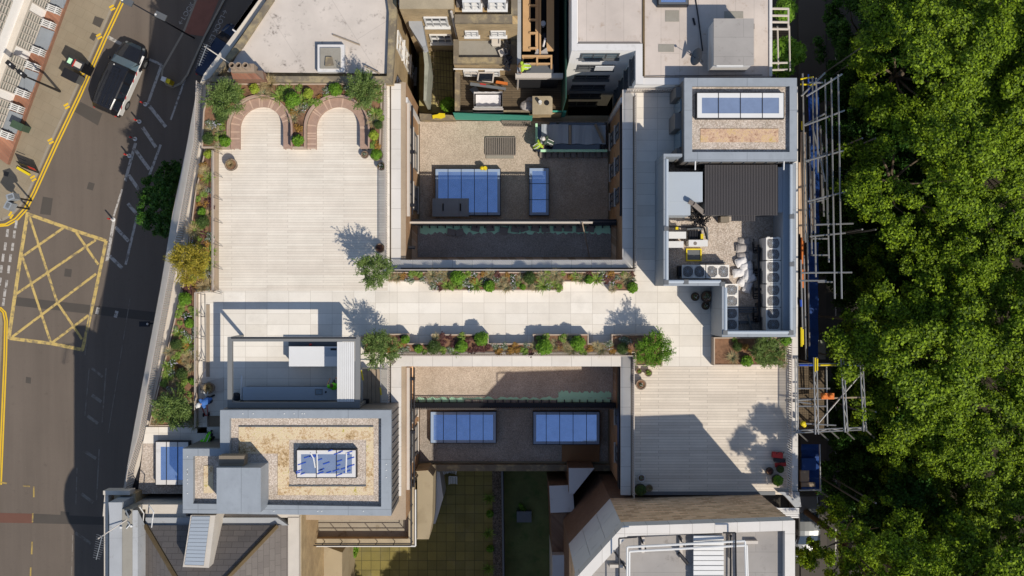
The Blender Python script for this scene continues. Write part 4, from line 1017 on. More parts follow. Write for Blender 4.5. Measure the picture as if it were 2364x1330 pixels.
def blades(rng, n, l, w, spread, m, name, parent, droop=.5, z=.0, base=.08):
    V = []
    for k in range(n):
        a = rng.random()*2*math.pi; e = spread*(.4 + .8*rng.random()); L_ = l*(.6 + .5*rng.random()); bx = np.array([math.cos(a)*base*rng.random(), math.sin(a)*base*rng.random(), z])
        dr = np.array([math.cos(a), math.sin(a), 0]); sd = np.array([-math.sin(a), math.cos(a), 0])*w*.5
        p1 = bx + dr*L_*.5*math.sin(e) + np.array([0, 0, L_*.5*math.cos(e)]); e2 = e + droop
        p2 = p1 + dr*L_*.5*math.sin(e2) + np.array([0, 0, L_*.5*math.cos(e2)])
        V += [bx - sd, bx + sd, p1 + sd*.9, p1 - sd*.9, p1 - sd*.9, p1 + sd*.9, p2 + sd*.15, p2 - sd*.15]
    V = np.array(V); return np_mesh(name, V, np.arange(len(V)).reshape(-1, 4), m, parent)
def stems(n, h, r, spread, rng, parent, name='stem', m='bark', segs=3):
    g = MB(); tips = []
    for k in range(n):
        a = 2*math.pi*k/n + rng.random(); p = Vector((math.cos(a)*.06, math.sin(a)*.06, 0)); d = Vector((math.cos(a)*spread, math.sin(a)*spread, 1)).normalized()
        for s_ in range(segs):
            q = p + d*h/segs + Vector((rng.normal()*.05, rng.normal()*.05, 0))*h/segs; g.tube(p, q, r*(1 - s_/segs*.7), 6, r*(1 - (s_+1)/segs*.7)); p = q
        tips.append(p)
    g.build(name, M[m], parent); return tips
rn = np.random.default_rng(11)
def shrub(name, mat, r, h, nl, leaf, stemc=True):
    t = T0(name); c = [(0, 0, h*.45, r*.8)]
    for k in range(9):
        a = 2*math.pi*k/9 + rn.random()*.5; c.append((math.cos(a)*r*.5, math.sin(a)*r*.5, h*(.35 + .2*rn.random()), r*.5))
    for k in range(4):
        a = rn.random()*6.28; c.append((math.cos(a)*r*.25, math.sin(a)*r*.25, h*.72, r*.42))
    V, Fq = leaf_mesh(rn, c, nl, leaf, .6, .4, h/(2*r)*1.2); np_mesh('foliage', V, Fq, M[mat], t); stems(3, h*.6, .015, .3, rn, t); return t
def mound(name, mat, r, h, n, leaf, flower=None):
    t = T0(name); c = []
    for k in range(7):
        a = rn.random()*6.28; d = r*.6*rn.random()**.5; c.append((math.cos(a)*d, math.sin(a)*d, h*.35, r*(.35 + .2*rn.random())))
    V, Fq = leaf_mesh(rn, c, -n/7, leaf, .4, .6, h/r); np_mesh('foliage', V, Fq, M[mat], t); stems(4, h*.7, .01, .5, rn, t)
    if flower:
        V, Fq = leaf_mesh(rn, [(0, 0, h*.5, r)], -26, .055, .5, .9, h/r); np_mesh('blossom', V, Fq, M[flower], t)
    return t
TP = {}
TP['ball'] = shrub('round_shrub', 'lf_bright', .4, .75, 2600, .085)
TP['lime'] = shrub('round_shrub', 'lf_lime', .3, .55, 3600, .075)
TP['dark'] = shrub('round_shrub', 'lf_dark', .38, .7, 3600, .06)
TP['bush'] = shrub('leafy_shrub', 'lf_bright', .36, .6, 1500, .13)
TP['straw'] = T0('grass_tuft'); blades(rn, 170, .62, .016, .55, M['lf_straw'], 'blades', TP['straw'])
TP['straw2'] = T0('grass_tuft'); blades(rn, 90, .45, .018, .8, M['lf_straw'], 'blades', TP['straw2']); blades(rn, 50, .4, .02, .7, M['lf_grey'], 'blades', TP['straw2'])
TP['strap'] = T0('strap_leaf_plant'); blades(rn, 40, .5, .05, .75, M['lf_strap'], 'blades', TP['strap'], .5)
TP['burg'] = mound('burgundy_plant', 'lf_burg', .3, .28, 130, .12)
TP['grey'] = mound('grey_leaf_plant', 'lf_grey', .28, .25, 230, .07, 'flower')
TP['rust'] = mound('rusty_plant', 'lf_rust', .26, .3, 200, .075)
TP['fern'] = mound('green_ground_plant', 'lf_strap', .27, .3, 190, .09)
TP['low'] = mound('dark_ground_plant', 'lf_dark', .25, .25, 220, .07, 'flower')
USED = set()
def place(kind, px, py, z, label, cat, group, sc=1.0, rz=None):
    t = TP[kind]; loc = W3(px, py, z); rz = random.uniform(0, 6.28) if rz is None else rz
    if kind in USED: o = copy_tree(t, loc, rz, sc)
    else:
        o = t; USED.add(kind); o.location = loc; o.rotation_euler = (0, 0, rz); o.scale = sc if isinstance(sc, tuple) else (sc,)*3
    tag(o, label, cat, group); return o
random.seed(4)
G_SH = 'rounded shrubs in the roof planting beds'
ZU, ZWB, ZB1, ZB2, ZB3 = ZB - .08, 11.58, 11.78, 11.93, 12.08
shr = [
 # upper bed
 ('lime',590,207,ZU,1.0,'lime green shrub beside the tall straw grass in the raised bed'), ('lime',714,218,ZU,1.0,'lime green shrub behind the gap between the two arched benches'),
 ('ball',678,233,ZU,1.15,'large bright green ball shrub between the two arched benches'), ('ball',777,209,ZU,1.0,'bright green ball shrub behind the bench nearer the north court'),
 ('bush',690,326,ZU,.95,'leafy green shrub in the narrow bed between the bench ends'), ('bush',523,328,ZU,.9,'leafy green shrub at the street end of the first bench'),
 ('dark',515,271,ZU,1.05,'dark green shrub behind the bench nearer the street'), ('lime',864,314,ZU,1.0,'lime green shrub at the end of the bench nearer the north court'),
 ('dark',484,322,ZU,1.0,'dark clipped shrub at the corner of the raised bed by the street coping'), ('dark',875,290,ZU,.7,'small dark shrub against the railing of the north court'),
 # west bed
 ('lime',484,357,ZWB,.9,'lime shrub at the top of the street side bed'), ('dark',473,513,ZWB,1.05,'dark round shrub halfway along the large deck in the street side bed'),
 ('bush',468,490,ZWB,.7,'small leafy shrub just above a dark round one in the street side bed'), ('ball',431,690,ZWB,1.0,'bright green shrub where the street side bed widens'), ('bush',440,746,ZWB,.8,'leafy shrub below the bright green one in the street side bed'),
 ('dark',411,795,ZWB,.95,'dark shrub opposite the pergola beam in the street side bed'), ('dark',424,863,ZWB,1.0,'dark clipped shrub opposite the pergola counter in the street side bed'), ('bush',446,880,ZWB,.6,'small leafy shrub at the fence near the pot of straw grass'),
 # bridge north bed
 ('ball',1057,640,ZB1,1.1,'bright green ball shrub in the bed south of the north court'), ('bush',1130,661,ZB1,.95,'leafy shrub on the path edge of the bed south of the north court'), ('dark',1223,641,ZB1,1.05,'darker green ball shrub in the middle of the bed south of the north court'),
 ('bush',1359,646,ZB1,.7,'small leafy shrub above the paved notch'), ('bush',1459,664,ZB1,.9,'leafy shrub at the east end of the bed by the paved walk'), ('bush',1207,663,ZB1,.5,'tiny leafy shrub on the path edge below the darker ball'),
 # bridge south bed
 ('ball',1112,781,ZB2,1.05,'bright shrub at the corner of the first square block of the recessed bed'), ('dark',1003,801,ZB2,1.15,'dark round shrub beside the first recess of the bed'), ('bush',1066,799,ZB2,1.0,'mid green shrub in the first square block of the recessed bed'),
 ('ball',1256,801,ZB2,1.2,'brightest large ball shrub at the railing of the recessed bed'), ('ball',1333,792,ZB2,1.1,'yellow green shrub in the second square block of the recessed bed'), ('dark',1436,804,ZB2,.95,'dark round shrub near the leafy tree at the end of the recessed bed'), ('bush',937,783,ZB2,.7,'leafy shrub in the first corner beside the pergola tree'), ('bush',967,805,ZB2,.7,'leafy shrub below the first paved recess'),
 ('bush',1722,833,ZB3,.95,'leafy shrub beside the bare soil below the plant enclosure'), ('dark',1700,800,ZB3,.8,'dark shrub between the bare soil and the leafy tree'), ('bush',1812,785,ZB3,.9,'bright leafy shrub at the railing corner by the scaffold')]
for k, px, py, z, sc, lab in shr: place(k, px, py, z, lab, 'shrub', G_SH, sc)
pls = [('straw',625,196,ZU,1.15,'tall straw coloured grass against the weathered roof parapet')]
fills = []
def fill(poly, z, n, kinds, where, seed, mind=10, avoid=()):
    r = random.Random(seed); got = [(s[1], s[2], 13*s[4]) for s in shr]; out = []
    xs = [p[0] for p in poly]; ys = [p[1] for p in poly]
    def inside(x, y):
        c = False; n_ = len(poly)
        for i in range(n_):
            (x1, y1), (x2, y2) = poly[i], poly[i-1]
            if (y1 > y) != (y2 > y) and x < (x2-x1)*(y-y1)/(y2-y1) + x1: c = not c
        return c
    for _ in range(n*40):
        if len(out) >= n: break
        x, y = r.uniform(min(xs), max(xs)), r.uniform(min(ys), max(ys))
        if not inside(x, y) or any((x-a)**2 + (y-b)**2 < (d + mind*.35)**2 for a, b, d in got) or any((x-a)**2 + (y-b)**2 < mind**2 for a, b in out): continue
        if any((x-a)**2 + (y-b)**2 < d*d for a, b, d in avoid): continue
        out.append((x, y)); k = r.choice(kinds)
        nm = {'straw': 'straw coloured grass tuft', 'straw2': 'loose fading grass tuft', 'strap': 'yellow green strap leaved plant', 'burg': 'low burgundy leaved plant', 'grey': 'low grey green plant with pale flowers', 'rust': 'rusty orange low plant', 'fern': 'yellow green low leafy plant', 'low': 'dark green low plant with pale flowers'}[k]
        ct = {'straw': 'grass', 'straw2': 'grass'}.get(k, 'plant')
        place(k, x, y, z, nm + ' ' + where, ct, nm + 's ' + where, (lambda q: (q, q, q*.65))(r.uniform(.75, 1.25)))
av = [(603, 297, 76), (780, 297, 76)]
fill([(486,200),(882,200),(878,340),(860,340),(845,250),(700,250),(690,300),(660,240),(545,240),(524,300),(524,340),(478,340)], ZU, 62, ['fern','fern','straw2','grey','low','fern','rust','straw2','strap'], 'in the raised bed by the benches', 1, 11, av)
fill([(472,365),(490,365),(490,668),(432,668),(450,500)], ZWB, 48, ['straw','grey','burg','fern','straw2','low','fern','rust','strap'], 'in the bed between street railing and deck', 2, 9)
fill([(425,678),(450,678),(450,980),(350,980),(395,800)], ZWB, 66, ['straw','grey','fern','straw2','low','fern','rust','grey','straw2','strap'], 'in the bed between street railing and pergola', 3, 10)
fill([(900,632),(1462,632),(1462,668),(1410,668),(1405,648),(1302,648),(1298,667),(1000,667),(996,647),(900,647)], ZB1, 66, ['grey','burg','rust','straw2','fern','strap','straw2','low'], 'in the bed south of the north court', 4, 12)
fill([(900,796),(1460,796),(1460,813),(900,813)], ZB2, 34, ['strap','rust','straw2','grey','burg','fern'], 'in the bed along the south court', 5, 13)
for i, (a, c) in enumerate(((905,940),(998,1126),(1233,1356),(1415,1462))):
    fill([(a,776),(c,776),(c,795),(a,795)], ZB2, max(2, (c-a)//16), ['burg','grey','fern','straw2','fern'], 'in the bed along the south court', 6 + i, 11)
fill([(1690,784),(1812,784),(1812,842),(1690,842)], ZB3, 14, ['fern','low','straw2','rust'], 'in the bed below the plant enclosure', 10, 14)
pl = pls[0]; place(pl[0], pl[1], pl[2], pl[3], pl[5], 'grass', None, 1.3)

# multi-stem small trees on the terraces
def small_tree(px, py, z, h, r, mat, leaf, n, label, seed, lean=(0, 0), open_=.5, name='small_tree'):
    rng = np.random.default_rng(seed); x, y = W(px, py, z + h*.7); 
    th = thing(name, label, 'tree', (x, y, z)); g = MB(); lobes = []; st = []
    for k in range(6):
        a = 2*math.pi*k/6 + rng.random(); p = Vector((0, 0, 0)); d = Vector((math.cos(a)*.55 + lean[0], math.sin(a)*.55 + lean[1], 1.2)).normalized()
        for s_ in range(4):
            q = p + d*h/3.6 + Vector((rng.normal(), rng.normal(), 0))*.06; g.tube(p, q, .03*(1 - s_*.2), 6, .03*(1 - (s_+1)*.2)); p = q; d = (d + Vector((rng.normal(), rng.normal(), .1))*.25).normalized()
            if s_ >= 1:
                for _ in range(2):
                    b_ = q + Vector((rng.normal(), rng.normal(), rng.normal()*.5))*r*.33; g.tube(q, b_, .012, 4, .005); st.append(b_)
    g.build('trunk', M['bark'], th)
    r = r*1.12; ph = rng.random(4)*6.28
    def edge(a): return .82 + .14*math.sin(3*a + ph[0]) + .1*math.sin(5*a + ph[1]) + .08*math.sin(8*a + ph[2])
    for k in range(84):
        a = rng.random()*6.28; d = r*.86*edge(a)*rng.random()**.55; lobes.append((math.cos(a)*d + lean[0]*h*.5, math.sin(a)*d + lean[1]*h*.5, h*(.46 + .52*rng.random()*(1 - .4*d/r)), r*(.08 + .12*rng.random())))
    for b_ in st:
        q = math.hypot(b_.x, b_.y); f = min(1.0, .8*r/max(q, .01)); lobes.append((b_.x*f, b_.y*f, min(b_.z, h), r*.14))
    V, Fq = leaf_mesh(rng, lobes, -n*2.4/len(lobes), leaf*.66, .1, .2, .9, .5, .45)
    # thin twigs of leaves reaching out of the crown so that the outline stays ragged
    sp = []
    for k in range(70):
        a = rng.random()*6.28; e = rng.uniform(.52, .8)*r*edge(a); zz = h*rng.uniform(.5, .95); da = rng.normal()*.3
        for s_ in range(7): f = 1 + .07*s_; sp.append((math.cos(a + da*s_*.06)*e*f + lean[0]*h*.5, math.sin(a + da*s_*.06)*e*f + lean[1]*h*.5, zz + .03*s_, .045))
    V2, F2 = leaf_mesh(rng, sp, -5, leaf*.66, .1, .2, 1, .45)
    np_mesh('crown', np.concatenate([V, V2]), np.concatenate([Fq, F2 + len(V)]), M[mat], th)
    return th
small_tree(520,228, ZU, 1.9, .98, 'lf_olive', .11, 3600, 'small multi stem tree at the street corner of the raised bed', 1)
small_tree(839,207, ZU, 2.0, .98, 'lf_olive', .11, 3300, 'small grey green tree at the court corner of the raised bed', 2)
small_tree(866,624, ZB1, 2.4, .92, 'lf_olive', .12, 3000, 'grey green tree at the corner of the large deck casting a feathery shadow', 3)
small_tree(443,607, ZWB, 2.3, 1.12, 'lf_gold', .12, 3800, 'golden yellow autumn tree leaning over the street railing', 4, (-.12, 0))
small_tree(877,806, ZB2, 2.2, .98, 'lf_olive', .12, 3000, 'grey green tree beside the pergola post', 5)
small_tree(1508,806, ZB2, 2.1, .96, 'lf_bright', .11, 3600, 'bright leafy tree at the end of the recessed bed by the smaller deck', 6)
small_tree(1775,812, ZB3, 1.9, .85, 'lf_olive', .11, 3000, 'leafy tree in the bed below the plant enclosure', 7)
small_tree(398,942, ZWB, 2.0, 1.0, 'lf_olive', .13, 2500, 'feathery grey green tree at the bottom of the street side bed', 8, (0, -.05))

# pots
def pot(px, py, z, r, h, plant, label, psc=1.0, m='tub', fillm='soil'):
    x, y = W(px, py, z + h); th = thing('plant_pot', label, 'plant pot', (x, y, z), 'pots standing on the terraces')
    b = MB(); b.lathe(x, y, [(r*.72, z), (r, z + h), (r + .02, z + h), (r + .02, z + h - .05)], 20, cap=False); b.lathe(x, y, [(r*.9, z + h - .06), (r*.9, z + h - .05)], 16); 
    b.lathe(x, y, [(r + .02, z + h), (r*.86, z + h), (r*.86, z + h - .08)], 20, cap=False); b.lathe(x, y, [(r*.72, z), (r*.7, z + .01)], 16)
    b.build('pot_body', M[m], th); b = MB(); b.lathe(x, y, [(r*.86, z + h - .1), (r*.86, z + h - .045)], 16); b.build('soil', M[fillm], th)
    if plant:
        place(plant, px, py, z + h - .05, plant_label[plant] + ' in the ' + label, 'plant', None, psc)
plant_label = {'straw2': 'thin grass', 'ball': 'round shrub', 'dark': 'dark shrub', 'grey': 'grey green plant', 'burg': 'dark red plant', 'fern': 'green plant', 'bush': 'leafy shrub', 'low': 'small dark plant', 'straw': 'straw grass'}
pot(533,380,11.305,.33,.55,'straw','deep pot standing alone on the large deck',.65)
pot(842,357,11.305,.2,.35,'grey','small pale pot near the bench end',.55)
pot(870,358,11.305,.32,.4,'ball','pot in the upper corner of the large deck',.85)
pot(880,384,11.305,.22,.4,'low','small pot against the court railing',.8)
pot(877,573,11.305,.25,.5,'burg','pot beside the feathery tree on the large deck',.7)
pot(482,896,11.295,.3,.5,'straw','pot at the end of the handrail',.75)
pot(1475,857,11.305,.16,.35,'fern','smallest pot below the leafy tree by the court railing',.5)
pot(1497,861,11.305,.19,.35,'fern','second pot below the leafy tree',.75)
pot(1480,888,11.305,.27,.42,'low','wide pot standing alone on the smaller deck by the railing',.6)
pot(1605,685,11.295,.22,.4,'low','smallest shaded pot in the corner of the plant enclosure',.7,'tub_d')
pot(1632,685,11.295,.32,.45,'grey','largest shaded pot in the corner of the plant enclosure',.85,'tub_d')
pot(1629,706,11.295,.21,.35,'low','shaded pot lowest of three in the enclosure corner',.6,'tub_d')
pot(1481,1104,11.305,.2,.35,'grey','pale rimmed pot in deep shade by the court railing',.5,'white')
pot(1478,1130,11.305,.3,.35,'dark','largest shaded pot below the court railing',.9,'tub_d')
pot(1499,1127,11.305,.18,.3,'straw2','small pot beside the dark shrub pot',.5)
pot(1777,1088,11.305,.2,.35,'burg','small pot near the red machine in the shade',.6,'tub_d')
pot(1801,1083,11.305,.19,.35,'dark','small pot against the scaffold side railing',.55,'tub_d')
pot(1794,1108,11.305,.28,.4,'bush','widest pot in the shaded scaffold side corner',.85,'tub_d')
for k in ('straw','strap'): pass
# ================================================================ NEIGHBOURING BUILDINGS
def face_window(parent, c, u, w, h, fm='white', gm='glass_d', depth=.09, bars=1, sill=True):
    """window on a vertical wall: c = bottom centre on the wall, u = unit vector along the wall, outward normal to its right"""
    u = Vector((u[0], u[1], 0)).normalized(); nrm = Vector((u.y, -u.x, 0)); c = Vector(c)
    def bx(g, a0, a1, z0, z1, d0, d1):
        p = [c + u*a + nrm*d for a, d in ((a0, d0), (a1, d0), (a1, d1), (a0, d1))]; g.prism([(q.x, q.y) for q in p], c.z + z0, c.z + z1)
    f = MB(); t = .09
    bx(f, -w/2, -w/2 + t, 0, h, .002, depth); bx(f, w/2 - t, w/2, 0, h, .002, depth); bx(f, -w/2 + t, w/2 - t, 0, t, .002, depth); bx(f, -w/2 + t, w/2 - t, h - t, h, .002, depth)
    bx(f, -w/2 + t, w/2 - t, h/2 - .04, h/2 + .04, .002, depth)
    for k in range(1, bars + 1): a = -w/2 + w*k/(bars + 1); bx(f, a - .025, a + .025, t, h/2 - .04, .002, depth); bx(f, a - .025, a + .025, h/2 + .04, h - t, .002, depth)
    o = f.build('window', M[fm], parent); g = MB()
    p = [c + u*a + nrm*.02 + Vector((0, 0, z)) for a, z in ((-w/2 + t, t), (w/2 - t, t), (w/2 - t, h - t), (-w/2 + t, h - t))]
    g.quad([tuple(q) for q in p]); g.build('pane', M[gm], o)
    if sill: s = MB(); bx(s, -w/2 - .08, w/2 + .08, -.12, -.005, .002, depth + .1); s.build('sill', M[fm], o)
    return o
# ---------------- stained flat roof building (top left)
nb = thing('flat_roof_building', 'pale stained flat roof block with chimney pots and white sash windows', 'building', (*W(700,90,12), 0))
RZ = 12.3
outer = [(640,-160),(600,0),(478,165),(466,192),(905,192),(905,20),(880,-160)]
b = MB(); b.pprism([(652,-160),(607,0),(488,165),(488,190),(905,190),(912,20),(912,-160)], 0, RZ - .5, ref=RZ); b.build('wall', M['brick_y'], nb)
b = MB(); b.pprism([(655,-160),(632,0),(560,108),(524,166),(893,170),(898,20),(876,-160)], RZ - .5, RZ - .3, ref=RZ - .3); b.build('roof', M['felt_w'], nb)
b = MB(); b.pprism([(905,192),(480,188),(488,176),(893,176)], RZ - .5, RZ + .05); b.pprism([(905,191),(893,175.8),(898,30),(880,-100),(912,-100),(916,30)], RZ - .5, RZ + .05); b.build('parapet', M['brick_top'], nb)
b = MB(); b.pprism([(655,-160),(632,0),(560,108),(500,176),(488,176),(500,160),(550,95),(616,0),(640,-160)], RZ - .5, RZ - .05); b.build('parapet', M['brick_top'], nb)
b = MB(); b.pprism([(640,-160),(616,0),(550,95),(484,180),(462,192),(470,172),(598,0),(622,-160)], RZ - 1.1, RZ - .5); b.build('cornice', M['stone'], nb)
b = MB()
for k in range(34):
    t = k/34; px, py = 612 + (552-612)*t, -18 + (66+18)*t; x, y = W(px - 16, py + 2, RZ); b.obox(x, y, R_(55), .16, .22, RZ - .8, RZ - .35)
b.build('dentil', M['white_r'], nb)
b = MB(); b.pprism([(733,103),(795,103),(795,166),(733,166)], RZ - .3, RZ + .12); hb = b.build('roof_hatch', M['white_r'], nb)
b = MB(); b.pprism([(739,110),(786,110),(786,158),(739,158)], RZ + .12, RZ + .2); b.build('hatch_cover', M['concrete'], hb)
b = MB(); b.pprism([(752,131),(766,131),(770,150),(750,152)], RZ + .2, RZ + .32); b.build('hatch_knob', M['brick_top'], hb)
b = MB(); b.pprism([(540,163),(606,163),(610,184),(540,184)], RZ - .3, RZ + .9); ch = b.build('chimney', M['brick_r'], nb)
b = MB(); b.pprism([(533,147),(586,147),(587,166),(533,166)], RZ + .5, RZ + 1.4); b.build('chimney_cap', M['tub'], ch)
b = MB(); b.pprism([(533,166.2),(587,166.2),(606,183),(538,183)], RZ + .9, RZ + 1.0); b.build('chimney_shoulder', M['brick_r'], ch)
for px in (535.5, 550.5, 566.5):
    x, y = W(px, 151, RZ + 1.8); b = MB(); b.lathe(x, y, [(.19, RZ + 1.4), (.16, RZ + 1.85), (.11, RZ + 1.85), (.11, RZ + 1.5)], 14, cap=False); b.lathe(x, y, [(.11, RZ + 1.45), (.11, RZ + 1.5)], 10); b.build('chimney_pot', M['tub'], ch)
b = MB(); b.path([W3(842,152,RZ), W3(877,170,RZ)], .05, 5); b.path([W3(768,80,RZ - .2), W3(831,104,RZ - .2)], .04, 5); b.build('roof_seam', M['wood'], nb)
x, _ = W(905,0,RZ); xw, yw0 = W(908,188,RZ - .5)
for px, py in ((938,107),(953,135),(969,165)):
    pass
wx = W(912,0,RZ - .5)[0] + .0
for z, hh in ((8.2, 2.7), (4.3, 2.7), (.6, 2.6)):
    for yy in (13.85, 11.4, 16.4):
        xx = wx - (0 if yy > W(0,20,RZ)[1] else .0)
        # wall line between the two lower corners, facing the yard
        a, c = Vector(W(905,190,RZ - .5)), Vector(W(912,20,RZ - .5)); t = (yy - a.y)/(c.y - a.y); p = a + (c - a)*t
        face_window(nb, (p.x, p.y, z), (c - a), 1.05, hh if yy > 12 else 2.0, 'white', 'white_r', .14)
# aerial on a pole leaning over the street
def aerial(name, label, base, tip, arr, n, w):
    th = thing(name, label, 'aerial', base); g = MB(); g.tube(base, tip, .03, 6); g.build('mast', M['trim'], th)
    g = MB(); a, c = Vector(arr[0]), Vector(arr[1]); g.tube(a, c, .02, 5); d = (c - a).normalized(); s = Vector((-d.y, d.x, 0)).normalized()
    for k in range(n):
        p = a + (c - a)*(k + .3)/n; ww = w*(1 - .4*k/n); g.tube(p - s*ww, p + s*ww, .011, 4)
    g.build('aerial_rods', M['steel'], th); return th
aerial('roof_aerial', 'comb shaped aerial on a pole beside the three chimney pots', W3(533,148,RZ + 1.0), W3(472,107,RZ + 2.4), (W3(478,103,RZ + 2.4), W3(459,152,RZ + 2.3)), 9, .22)
# ---------------- brick building with yard and building works (top middle)
bb = thing('brick_building', 'weathered yellow brick terrace rear with white sash windows and flat extension', 'building', (*W(1100,60,12), 0))
x0, ym = W(1050,0,12)[0], 14.44; x1 = W(1195,0,12)[0]
b = MB(); b.box(x0 - 2.9, ym + .5, x0, 40, 0, 13.2); b.box(x0, ym, x1, 40, 0, 11.9); b.build('wall', M['brick_y'], bb)
b = MB(); b.box(x0, ym, x0 + 3.15 if x0 + 3.15 < x1 else x1, ym + .45, 11.9, 12.25); b.box(x1 - .35, ym + .45, x1, 40, 11.9, 12.25); b.build('parapet', M['brick_top'], bb)
b = MB(); q = [(x0 + .1, ym + .9), (x1 - .5, ym + .9), (x1 - .9, ym + 1.9), (x0 + .1, ym + 1.9)]
i = 0; b.v = [(q[0][0], q[0][1], 11.95), (q[1][0], q[1][1], 11.95), (x1 - 1.0, ym + 2.2, 14.6), (x0 + .1, ym + 2.2, 14.6), (x1 - .5, 40, 11.95), (x1 - 1.0, 40, 14.6), (x0 + .1, 40, 14.6), (x0 + .1, 40, 11.95)]
b.f = [(0,1,2,3),(1,4,5,2),(3,2,5,6),(0,3,6,7)]; b.m = [0]*4; b.build('mansard_roof', M['slate'], bb)
for k in (.28, .68):
    face_window(bb, (x0 + (x1-x0)*k, ym + 1.15, 12.25), (1, 0), .95, 1.5, 'white', 'glass_d', .45)
for xx, z, w in ((x0 + .85, 9.4, .75), (x0 + 2.35, 9.4, .85)): face_window(bb, (xx, ym, z), (1, 0), w, 1.1)
for z in (9.6, 5.6): face_window(bb, (x0 - 1.1, ym + .5, z), (1, 0), 1.3, 2.0, 'white', 'glass_d', .1, 2)
b = MB(); b.path([(x0 - .12, ym + .35, 13.2), (x0 - .1, ym + .3, .2)], .07, 8); b.build('drain_pipe', M['trim'], bb)
b = MB(); b.pprism([(928,-60),(962,-60),(968,18),(984,104),(975,108),(945,60)], 9.0, 10.6); b.build('lean_to_roof', M['lead'], bb)
b = MB(); b.pprism([(976,108),(984,104),(990,150),(984,232),(978,232),(980,150)], 0, 6.6); b.build('lean_to_wall', M['render_g'], bb)
# flat roofed extension
ex0, ey0, ex1, ey1 = rc(1047,90,1194,147,8.3)
b = MB(); b.box(ex0, ey0, ex1, ym - .002, 0, 8.0); b.build('extension_wall', M['brick_y'], bb)
b = MB(); b.box(ex0 + .3, ey0 + .35, ex1 - .35, ym - .01, 8.0, 8.06); b.build('extension_roof', M['concrete'], bb)
b = MB(); b.box(ex0, ey0, ex1, ey0 + .35, 8.0, 8.4); b.box(ex0, ey0 + .35, ex0 + .3, ym - .01, 8.0, 8.4); b.box(ex1 - .35, ey0 + .35, ex1, ym - .01, 8.0, 8.4); b.build('extension_parapet', M['brick_top'], bb)
b = MB(); b.path([(ex0 - .05, ey0 - .1, 7.3), (ex1 - .4, ey0 - .1, 7.1)], .05, 6); b.build('gutter', M['white'], bb)
for k in (.25, .6): face_window(bb, (ex0 + (ex1-ex0)*k, ey0, 4.9), (1, 0), .9, 1.6)
# raised timber terrace below
tx0, ty0, tx1, ty1 = rc(1052,155,1297,262,5.0); ty1 = ey0 - .01
b = MB(); b.box(tx0, ty0, tx1, ty1, 0, 4.9); b.build('terrace_wall', M['brick_y'], bb)
b = MB(); b.box(tx0 + .05, ty0 + .05, tx1 - .05, ty1 - .05, 4.9, 4.98); b.build('timber_terrace', M['wood_d'], bb)
b = MB(); b.box(tx0, ty0, tx0 + .3, ty1, 4.98, 6.0); b.box(tx0 + .3, ty0, tx0 + 5.0, ty0 + .12, 4.98, 5.5); b.build('terrace_parapet', M['brick_top'], bb)
x, y = W(1252,247,6.0); b = MB(); b.box(x - .55, y - .45, x + .55, y + .55, 4.9, 6.2); b.box(x - .6, y - .5, x + .6, y + .6, 6.2, 6.3); chs = b.build('chimney', M['brick_y'], bb)
b = MB(); b.lathe(x - .15, y + .2, [(.13, 6.3), (.1, 6.7)], 12); b.build('chimney_pot', M['white'], chs)
b = MB(); b.lathe(x + .25, y + .2, [(.16, 6.3), (.16, 6.32)], 12); b.build('chimney_hole', M['void_shade'], chs)
# low link roof with the yellow rag
b = MB(); b.pprism([(968,262),(1048,266),(1052,277),(970,277)], 0, 4.0); tag(b.build('garden_wall', M['brick_top'], origin=W3(1010,270,0)), 'low brown wall at the north edge of the sunlit gravel court', 'wall')
b = MB(); rg3 = random.Random(2)
b.pprism([(998,266),(1010,264),(1014,261),(1027,262),(1028,270),(1018,274),(1006,272),(999,274)], 4.0, 4.12); tag(b.build('yellow_sheet', M['yellow'], origin=W3(1012,268,4)), 'crumpled yellow sheet lying on the low brown wall', 'sheet')
# hoardings and nets
b = MB(); y = ty0 - .14; xa, xb = W(1046,0,6)[0], W(1230,0,6)[0]
b.quad([(xa, y, 6.1), (xb, y - .1, 5.6), (xb, y - .1, 3.4), (xa, y, 3.4)][::-1]); b.quad([(xa, y + .03, 6.1), (xb, y - .07, 5.6), (xb, y - .07, 3.4), (xa, y + .03, 3.4)]); tag(b.build('green_hoarding', M['teal'], origin=(xa, y, 3.3)), 'teal green hoarding along the sunlit gravel court', 'hoarding')
x, y = W(1292,258,5); b = MB(); b.box(x - .9, y - .04, x + .4, y + .04, 3.2, 5.2); tag(b.build('green_hoarding', M['teal'], origin=(x, y, 3.2)), 'short teal hoarding in shade below the white building', 'hoarding')
b = MB(); xa = W(1317,0,10)[0] - .28; b.box(xa, W(0,262,5)[1], xa + .05, 24, 3.0, 10.2); tag(b.build('green_net', M['teal_d'], origin=(xa, 12, 3)), 'dark green netting hung beside the white building', 'netting')
# roof under construction
nr = thing('unfinished_extension', 'half built roof of new timber joists and orange boards', 'building site', W3(1240,80,9))
cx0, cy0, cx1, cy1 = rc(1200,-120,1292,172,9.2)
b = MB(); b.box(cx0, cy0, cx1, cy1, 0, 8.3); b.build('wall', M['void_shade'], nr)
b = MB()
for xa, xb in ((1207,1225),(1236,1244),(1262,1279)):
    p, q = W(xa,0,9.0)[0], W(xb,0,9.0)[0]; b.box(p, W(0,118,9)[1], q, cy1, 8.9, 9.0)
b.build('roof_board', M['timber'], nr)
b = MB()
for py in (10, 43, 74, 109): x0_, y0_, x1_, y1_ = rc(1222,py,1240,py+4,9.1); b.box(x0_, y0_, x1_, y1_, 8.85, 9.1)
for px in (1245,): x0_, y0_, x1_, y1_ = rc(px,-100,px+4,128,9.1); b.box(x0_, y0_, x1_, y1_, 8.85, 9.1)
x0_, y0_, x1_, y1_ = rc(1205,127,1275,132,9.2); b.box(x0_, y0_, x1_, y1_, 8.8, 9.2)
